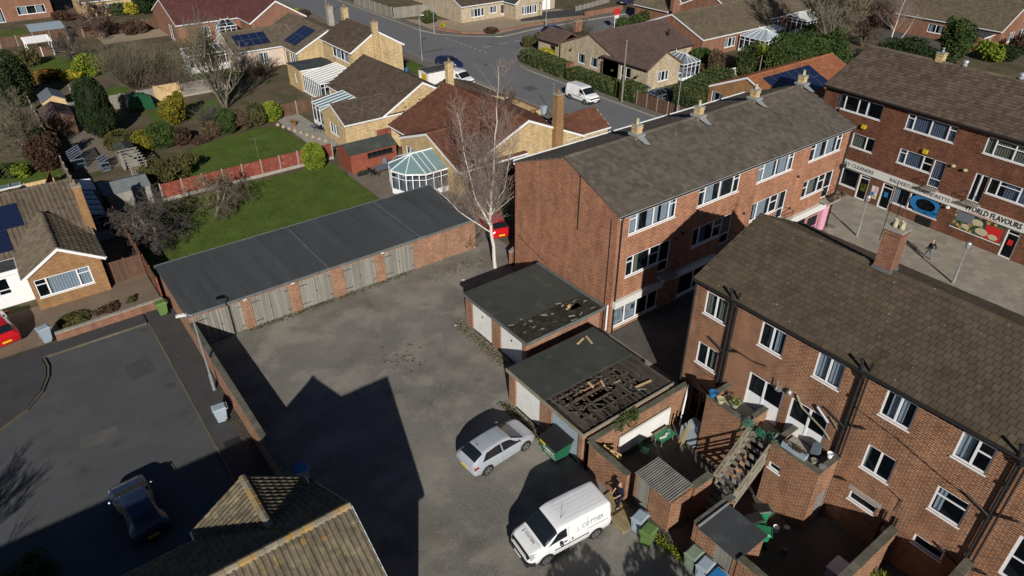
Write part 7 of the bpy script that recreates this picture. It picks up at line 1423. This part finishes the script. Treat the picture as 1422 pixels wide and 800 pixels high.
for b in BU: bush('bush' if 'bush' in b[1] else b[1].replace(' ', '_'), b[0], b[1], b[2], b[3], b[4], b[5], b[6], int(b[7]*1.5), None, b[8], core=b[9]*.9)
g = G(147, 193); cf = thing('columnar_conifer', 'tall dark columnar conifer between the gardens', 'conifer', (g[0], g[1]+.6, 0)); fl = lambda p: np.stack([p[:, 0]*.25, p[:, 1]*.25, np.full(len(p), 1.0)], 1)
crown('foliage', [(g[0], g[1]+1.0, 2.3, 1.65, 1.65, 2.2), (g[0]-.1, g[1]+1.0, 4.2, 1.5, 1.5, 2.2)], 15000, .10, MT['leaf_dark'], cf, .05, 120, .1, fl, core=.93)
spiky('palm', 'tall spiky cabbage palm in the far garden', 'palm', (83.6, 55.6), 0, 1.7, 90, 'leaf_lime', 3.4)
shrubby('shrub', 'large pale multi stemmed bare shrub in the middle garden', 'shrub', G(190, 121), 5.0, 3.6, 'twig_g', 300, 3, .035, 2)
shrubby('shrub', 'second pale bare shrub right of the large one', 'shrub', G(232, 114), 3.4, 2.8, 'twig_g', 140, 4, .03, 2); shrubby('shrub', 'low brown twiggy shrub behind the orange boards', 'shrub', (19, 97.6), 2.4, 3.0, 'twig', 160, 5, .025, 2)
shrubby('shrub', 'bare shrub at the far road corner beside the blue car', 'shrub', (80.2, 88.2), 2.6, 2.2, 'twig', 120, 6, .03, 2); shrubby('shrub', 'bare brown hedge shrub beside the solar roof house', 'shrub', (30.5, 98.5), 2.2, 2.2, 'twig', 130, 7, .03, 2)
shrubby('shrub', 'twiggy border shrub under the bare garden tree', 'shrub', (19.5, 83), 1.8, 1.8, 'twig_grey', 120, 8, .02, 2); shrubby('shrub', 'dry bramble growth beside the end garage', 'shrub', (26.9, 41.6), 1.4, 1.2, 'twig_r', 90, 9, .012, 2)
def birch(label, g, stems, seed):
    rr = random.Random(seed); th = thing('birch_tree', label, 'birch tree', (g[0], g[1], 0)); T, Cn = M(), M()
    def branch(p, d, L, r, lv):
        q = p; n = 4
        for i in range(n):
            d = (d+Vector((rr.gauss(0, .10), rr.gauss(0, .10), rr.gauss(0, .06)-(.06 if lv > 1 else -.05)))).normalized(); e = q+d*(L/n); ra, rb = max(.006, r*(1-.8*i/n)), max(.006, r*(1-.8*(i+1)/n)); (T if r > .026 else Cn).tube(q, e, ra, rb, 5 if lv == 0 else 3, False); q = e
            if lv < 2:
                for _ in range((2, 2, 2)[lv]):
                    a = rr.uniform(0, 6.28); s = Vector((math.cos(a), math.sin(a), rr.uniform(.1, .7))); branch(q, (d*.8+s*.7).normalized(), L*rr.uniform(.35, .6), rb*.55, lv+1)
    for pts, r0 in stems:
        P = [Vector((g[0]+x, g[1]+y, z)) for x, y, z in pts]; full = []
        for a, b in zip(P, P[1:]):
            for j in range(4): full.append(a.lerp(b, j/4)+Vector((rr.gauss(0, .04), rr.gauss(0, .04), 0)))
        full.append(P[-1]); n = len(full)
        for i in range(n-1):
            ra, rb = r0*(1-i/n)**1.15+.008, r0*(1-(i+1)/n)**1.15+.008; T.tube(full[i], full[i+1], ra, rb, 8, False)
            if full[i].z > 3.2:
                for _ in range(5):
                    a = rr.uniform(0, 6.28); s = Vector((math.cos(a), math.sin(a), rr.uniform(.6, 1.5))).normalized(); f = 1-(full[i].z/16); branch(full[i], s, rr.uniform(1.1, 2.5)*(.65+f*.7), max(.013, rb*.34), 1 if rr.random() < .6 else 0)
    T.build('trunk', MT['bark_w'], th, smooth=True); Cn.build('crown', MT['twig_p'], th); return th
birch('tall bare white birch with twin stems beside the garages', (26.66, 37.47), [([(0,0,-.1), (-.15,.2,2.5), (-.2,.3,5), (.1,.2,8), (.3,.1,11.5), (.45,.0,15.3)], .15), ([(-.18,.25,3.6), (-1.0,.9,5.8), (-1.5,1.2,8.5), (-1.9,1.5,12.2)], .075), ([(-.2,.3,4.4), (.6,-.4,6.6), (1.0,-.7,9.5)], .05), ([(-.17,.2,3.0), (-1.8,1.9,4.6), (-3.2,3.0,6.6)], .05)], 4)
bare_tree('apple_tree', 'gnarled bare apple tree on the near lawn casting shade', 'tree', (6.98, 57.2), 3.6, 'bark', 'twig_grey', 1.1, 3, .2, 4, 15, .28, kids=(8,7,7,5), droop=.5, up=.06, tr=.012, kl=1.9)
bare_tree('apple_tree', 'low spreading bare apple tree against the red fence', 'tree', (12.2, 59.4), 3.4, 'bark', 'twig_g', 1.0, 4, .10, 4, 22, .2, lean=(.8,.2), kids=(7,6,6,4), droop=.3, up=.05, tr=.010, kl=1.6)
bare_tree('bare_tree', 'large bare pollarded tree rising behind the border bushes', 'tree', (22.2, 87.2), 9.0, 'bark', 'twig_g', .55, 4, .2, 4, 33, .12, kids=(9,5,4,3), up=1.2, tr=.02, kl=1.2)
bare_tree('bare_tree', 'bare dome crowned tree near the upper gravel garden', 'tree', (18.0, 134.8), 5.6, 'bark', 'twig_r', .9, 4, .16, 4, 5, .2, kids=(9,6,6,3), up=.5, tr=.02)
bare_tree('bare_tree', 'small gnarled bare tree on the upper left lawn', 'tree', (11.4, 121), 4.6, 'bark', 'twig_grey', .9, 2, .22, 4, 6, .3, kids=(9,7,5,3), up=.3, tr=.02)
bare_tree('bare_tree', 'olive coloured bare tree at the left edge', 'tree', (1.6, 83.5), 6.0, 'bark', 'twig_g', .8, 3, .14, 4, 7, .2, kids=(9,7,5,4), up=.5, tr=.014)
bare_tree('bare_tree', 'big pale bare ash tree on the top edge at the right', 'tree', (98.5, 55.0), 12, 'bark', 'twig_g', .5, 5, .22, 4, 8, .15, kids=(10,7,5,3), up=1.0, tr=.025)
bare_tree('bare_tree', 'weeping red brown bare tree behind the slender birch', 'tree', (112, 57), 7.5, 'bark_d', 'twig_r', .7, 4, .2, 4, 9, .2, kids=(10,7,5,4), droop=1.0, up=.6, tr=.025)
birch('slender white birch in front of the red brown tree', (109.5, 51.5), [([(0,0,0), (.3,.3,3), (.9,.4,6), (1.6,.2,10)], .14), ([(0,0,.3), (1.2,-.9,3), (2.4,-1.6,6)], .09)], 9)
bare_tree('bare_tree', 'small red twigged street tree beside the low front wall', 'tree', (49.6, 66.2), 2.4, 'bark_d', 'twig_r', .8, 3, .07, 3, 10, .2, kids=(8,7,6,4), up=.6, tr=.012)
bare_tree('bare_tree', 'second pale sapling in front of the red brown roof', 'tree', (33.6, 47.6), 5.4, 'bark_w', 'twig_r', .5, 2, .06, 3, 13, .3, kids=(8,6,5,4), up=.9, tr=.010)
bare_tree('bare_tree', 'bare tree just beyond the left edge shading the cul-de-sac', 'tree', (-13.5, 23.6), 5.6, 'bark', 'twig', .6, 4, .16, 4, 14, .2, kids=(9,7,6,4), up=1.0, tr=.012)
for i, (x_, y_) in enumerate(((8.8, 4.8), (11.6, 2.8))): ev = thing('evergreen_tree', ['round evergreen below the bottom edge, left', 'round evergreen below the bottom edge, right'][i], 'evergreen tree', (x_, y_, 0)); crown('foliage', [(x_, y_, 3.4, 1.7, 1.7, 1.9)], 3000, .12, MT['leaf_dark'], ev, .1, core=.9); k = M(); k.tube((x_, y_, -.1), (x_, y_, 3), .15, .08); k.build('trunk', MT['bark'], ev)

# ------------------------------------------------------------------ small ground growth, litter and furniture
def tufts(label, area, n, size, leaf, name='weeds', h=.12):
    c = np.array([[*a] for a in [area() for _ in range(n)]]); c = np.concatenate([c, NR.uniform(.0, h, (n, 1))], 1); v, q = leafquads(c, size); o = npmesh(name, v, q, MT[leaf], None, NR.uniform(0, 1, n)); tag(o, label, name, kind='stuff'); return o
def strip(x0, y0, x1, y1, w_): 
    def f():
        t = R.random(); return (x0+(x1-x0)*t+R.gauss(0, w_), y0+(y1-y0)*t+R.gauss(0, w_))
    return f
tufts('weeds growing along the foot of the garage doors', strip(8.5, 40.78, 21, 40.75, .16), 900, .05, 'leaf_olive'); tufts('dry weeds on the verge by the white garage doors', strip(20.3, 33, 20.3, 26.5, .22), 1400, .05, 'leaf_dry'); tufts('weeds beside the long wall footpath', strip(5.1, 41, 5.1, 30, .1), 700, .05, 'leaf_olive')
tufts('dead leaves and weeds around the birch foot', strip(22.5, 39.9, 27.5, 38.3, .7), 1800, .04, 'leaf_dry'); tufts('weeds by the green bins', strip(18.2, 13, 18.5, 11.2, .16), 500, .06, 'leaf_lime'); tufts('moss and grass at the wall foot by the pale bin', strip(5.0, 33, 5.1, 28.5, .14), 500, .05, 'leaf_orange'); tufts('tufts in front of the half collapsed garage', strip(18.0, 24.8, 18.0, 20.8, .15), 600, .06, 'leaf_olive')
NRg = NR.uniform
def blades(label, x0, y0, x1, y1, n): c = np.stack([NRg(x0, x1, n), NRg(y0, y1, n), NRg(.02, .08, n)], 1); v, q = leafquads(c, .055, np.tile([0, 0, 1.0], (n, 1))); tag(npmesh('grass', v, q, MT['grass'], None, NRg(0, 1, n)), label, 'grass', kind='stuff')
blades('short grass of the near lawn', 5.5, 48.7, 25.2, 64.0, 5000); blades('short grass of the second lawn', 10, 66.4, 25.2, 74.4, 2000)
stn = M()
for i in range(900):
    x_, y_ = R.uniform(5.8, 27), R.uniform(12.5, 40.8); s_ = R.uniform(.015, .05); stn.obox((x_, y_, s_*.3), (s_, s_*R.uniform(.6, 1), s_*.7), R.random()*3, R.random(), R.random())
tag(stn.build('loose_stones', MT['gravelpale']), 'loose stones scattered over the gravel yard', 'gravel', kind='stuff')
rk_ = random.Random(3)
for i, (x_, y_, l_, m_) in enumerate(((23.7, 37.5, 'white rag lying on the yard near the birch', 'signwhite'), (20.1, 33.0, 'small white litter by the garage corner', 'signwhite'), (16.1, 19.0-1.6, 'pale litter scrap near the van bonnet', 'curtain'))): k = M(); k.obox((x_, y_, .03), (.22, .14, .05), i, .2); tag(k.build('litter', MT[m_]), l_, 'litter')
fu = thing('patio_table', 'dark blue patio table beside the white faceted conservatory', 'table', (28.2, 58.6, 0)); k = M(); k.box(27.5, 57.9, .72, 28.9, 59.1, .76); k.build('tabletop', MT['greycloth'], fu)
for x_, y_ in ((27.6, 58), (28.8, 58), (27.6, 59), (28.8, 59)): k = M(); k.tube((x_, y_, 0), (x_, y_, .72), .03, n=5); k.build('leg', MT['black'], fu)
for i, (x_, y_, a_) in enumerate(((27.2, 58.9, 0), (27.2, 58.2, 0), (28.6, 57.4, 1.57), (29.3, 59.2, 3.1))): plastic_chair('dark patio chair '+['at the lawn side of the patio table, farther', 'at the lawn side of the patio table, nearer', 'at the near end of the patio table', 'behind the patio table by the conservatory'][i], (x_, y_), a_, .03, 'black')
tr2 = thing('planter', 'black trough planter on the patio in front of the red shed', 'planter', (26.9, 58.9, 0)); k = M(); k.box(26.0, 59.2, .03, 27.0, 59.5, .38); k.build('trough', MT['black'], tr2); crown('plants', [(26.5, 59.35, .42, .45, .14, .12)], 150, .05, MT['leaf_hedge'], tr2, .3, core=0)
bq = thing('barbecue', 'covered dark barbecue by the red shed door', 'barbecue', (28.9, 59.9, 0)); k = M(); k.lathe((29.1, 59.6, 0), [(.28, 0), (.33, .3), (.30, .8), (.22, 1.1), (.05, 1.2)], 10); k.build('cover', MT['greycloth'], bq)
for i, (x_, y_, m_) in enumerate(((-.4, 73.9, 'signwhite'), (1.5, 70.6, 'signwhite'), (.6, 71.6, 'curtain'))): k = M(); k.lathe((x_, y_, 0), [(.25, 0), (.14, .2), (.12, .6), (.3, .85), (.1, 1.0), (.02, 1.1)], 10); tag(k.build('garden_ornament', MT[m_]), ['white stone ornament at the lawn edge, farthest left', 'white statue nearest the left bungalow chimney', 'pale bird bath between the two white ornaments'][i], 'ornament')
wm = thing('patio_set', 'small dark bistro set on the yellow bungalow patio', 'table', (27.6, 73.5, 0)); k = M(); k.lathe((27.6, 73.5, 0), [(.2, 0), (.04, .1), (.04, .65), (.4, .68), (.4, .72)], 12); k.build('tabletop', MT['greycloth'], wm)
pot('terracotta pot with small conifer on the bungalow patio', (26.5, 76.5), .04, .3, .5, 'brick_r', 'leaf_gold'); plastic_chair('dark garden chair on the yellow bungalow patio', (28.1, 73.0), 2, .04, 'black')
for i in range(9): k = M(); x_, y_ = 25.1+i*.28, 77.8-i*1.0; k.lathe((x_, y_, 0), [(.2, -.02), (.26, .1), (.16, .28), (.03, .34)], 7); tag(k.build('rockery_stone', MT['gravelpale']), 'pale stone edging the lawn of the yellow bungalow', 'stone', 'rockery stones along the patio edge')
k = M(); k.path([(19.9, 69.8, 0), (19.9, 69.8, 2.2)], .015, 5); k.path([(19.3, 69.8, 2.1), (20.5, 69.8, 2.1)], .01, 4); tag(k.build('washing_line_post', MT['steel']), 'thin washing line post on the second lawn', 'post')
k = M(); k.path([(-2.0, 58.5, 4.1), (-2.0, 58.5, 4.8)], .1, 8)

# patches, drains and repairs on the cul-de-sac, yard and road
MT['repair'] = surf('tarmac_repair', (.060,.060,.062), .2, 2, .9, .2); MT['worn'] = surf('worn_tarmac', (.095,.092,.086), .25, 1.2, .9, .2)
for i, (pts, z_, m_) in enumerate((([(1.2,40.1),(2.6,40.2),(2.5,42.0),(1.1,41.9)], .004, 'repair'), ([(-2.4,35.6),(-.4,35.5),(-.5,36.5),(-2.3,36.6)], .004, 'worn'), ([(56.0,70.5),(57.6,70.6),(57.7,72.5),(56.1,72.4)], .004, 'worn'), ([(54.2,95),(58.5,95.1),(58.5,95.8),(54.2,95.7)], .004, 'worn'))): struct('tarmac_patch', MT[m_], pts, z_)
for x_, y_ in ((2.9, 38.2), (57.4, 66.5), (58.6, 84), (66, 93.2), (3.0, 45.2)): k = M(); k.lathe((x_, y_, .0), [(.3, .001), (.3, .008)], 14); tag(k.build('manhole_cover', MT['repair']), kind='structure')
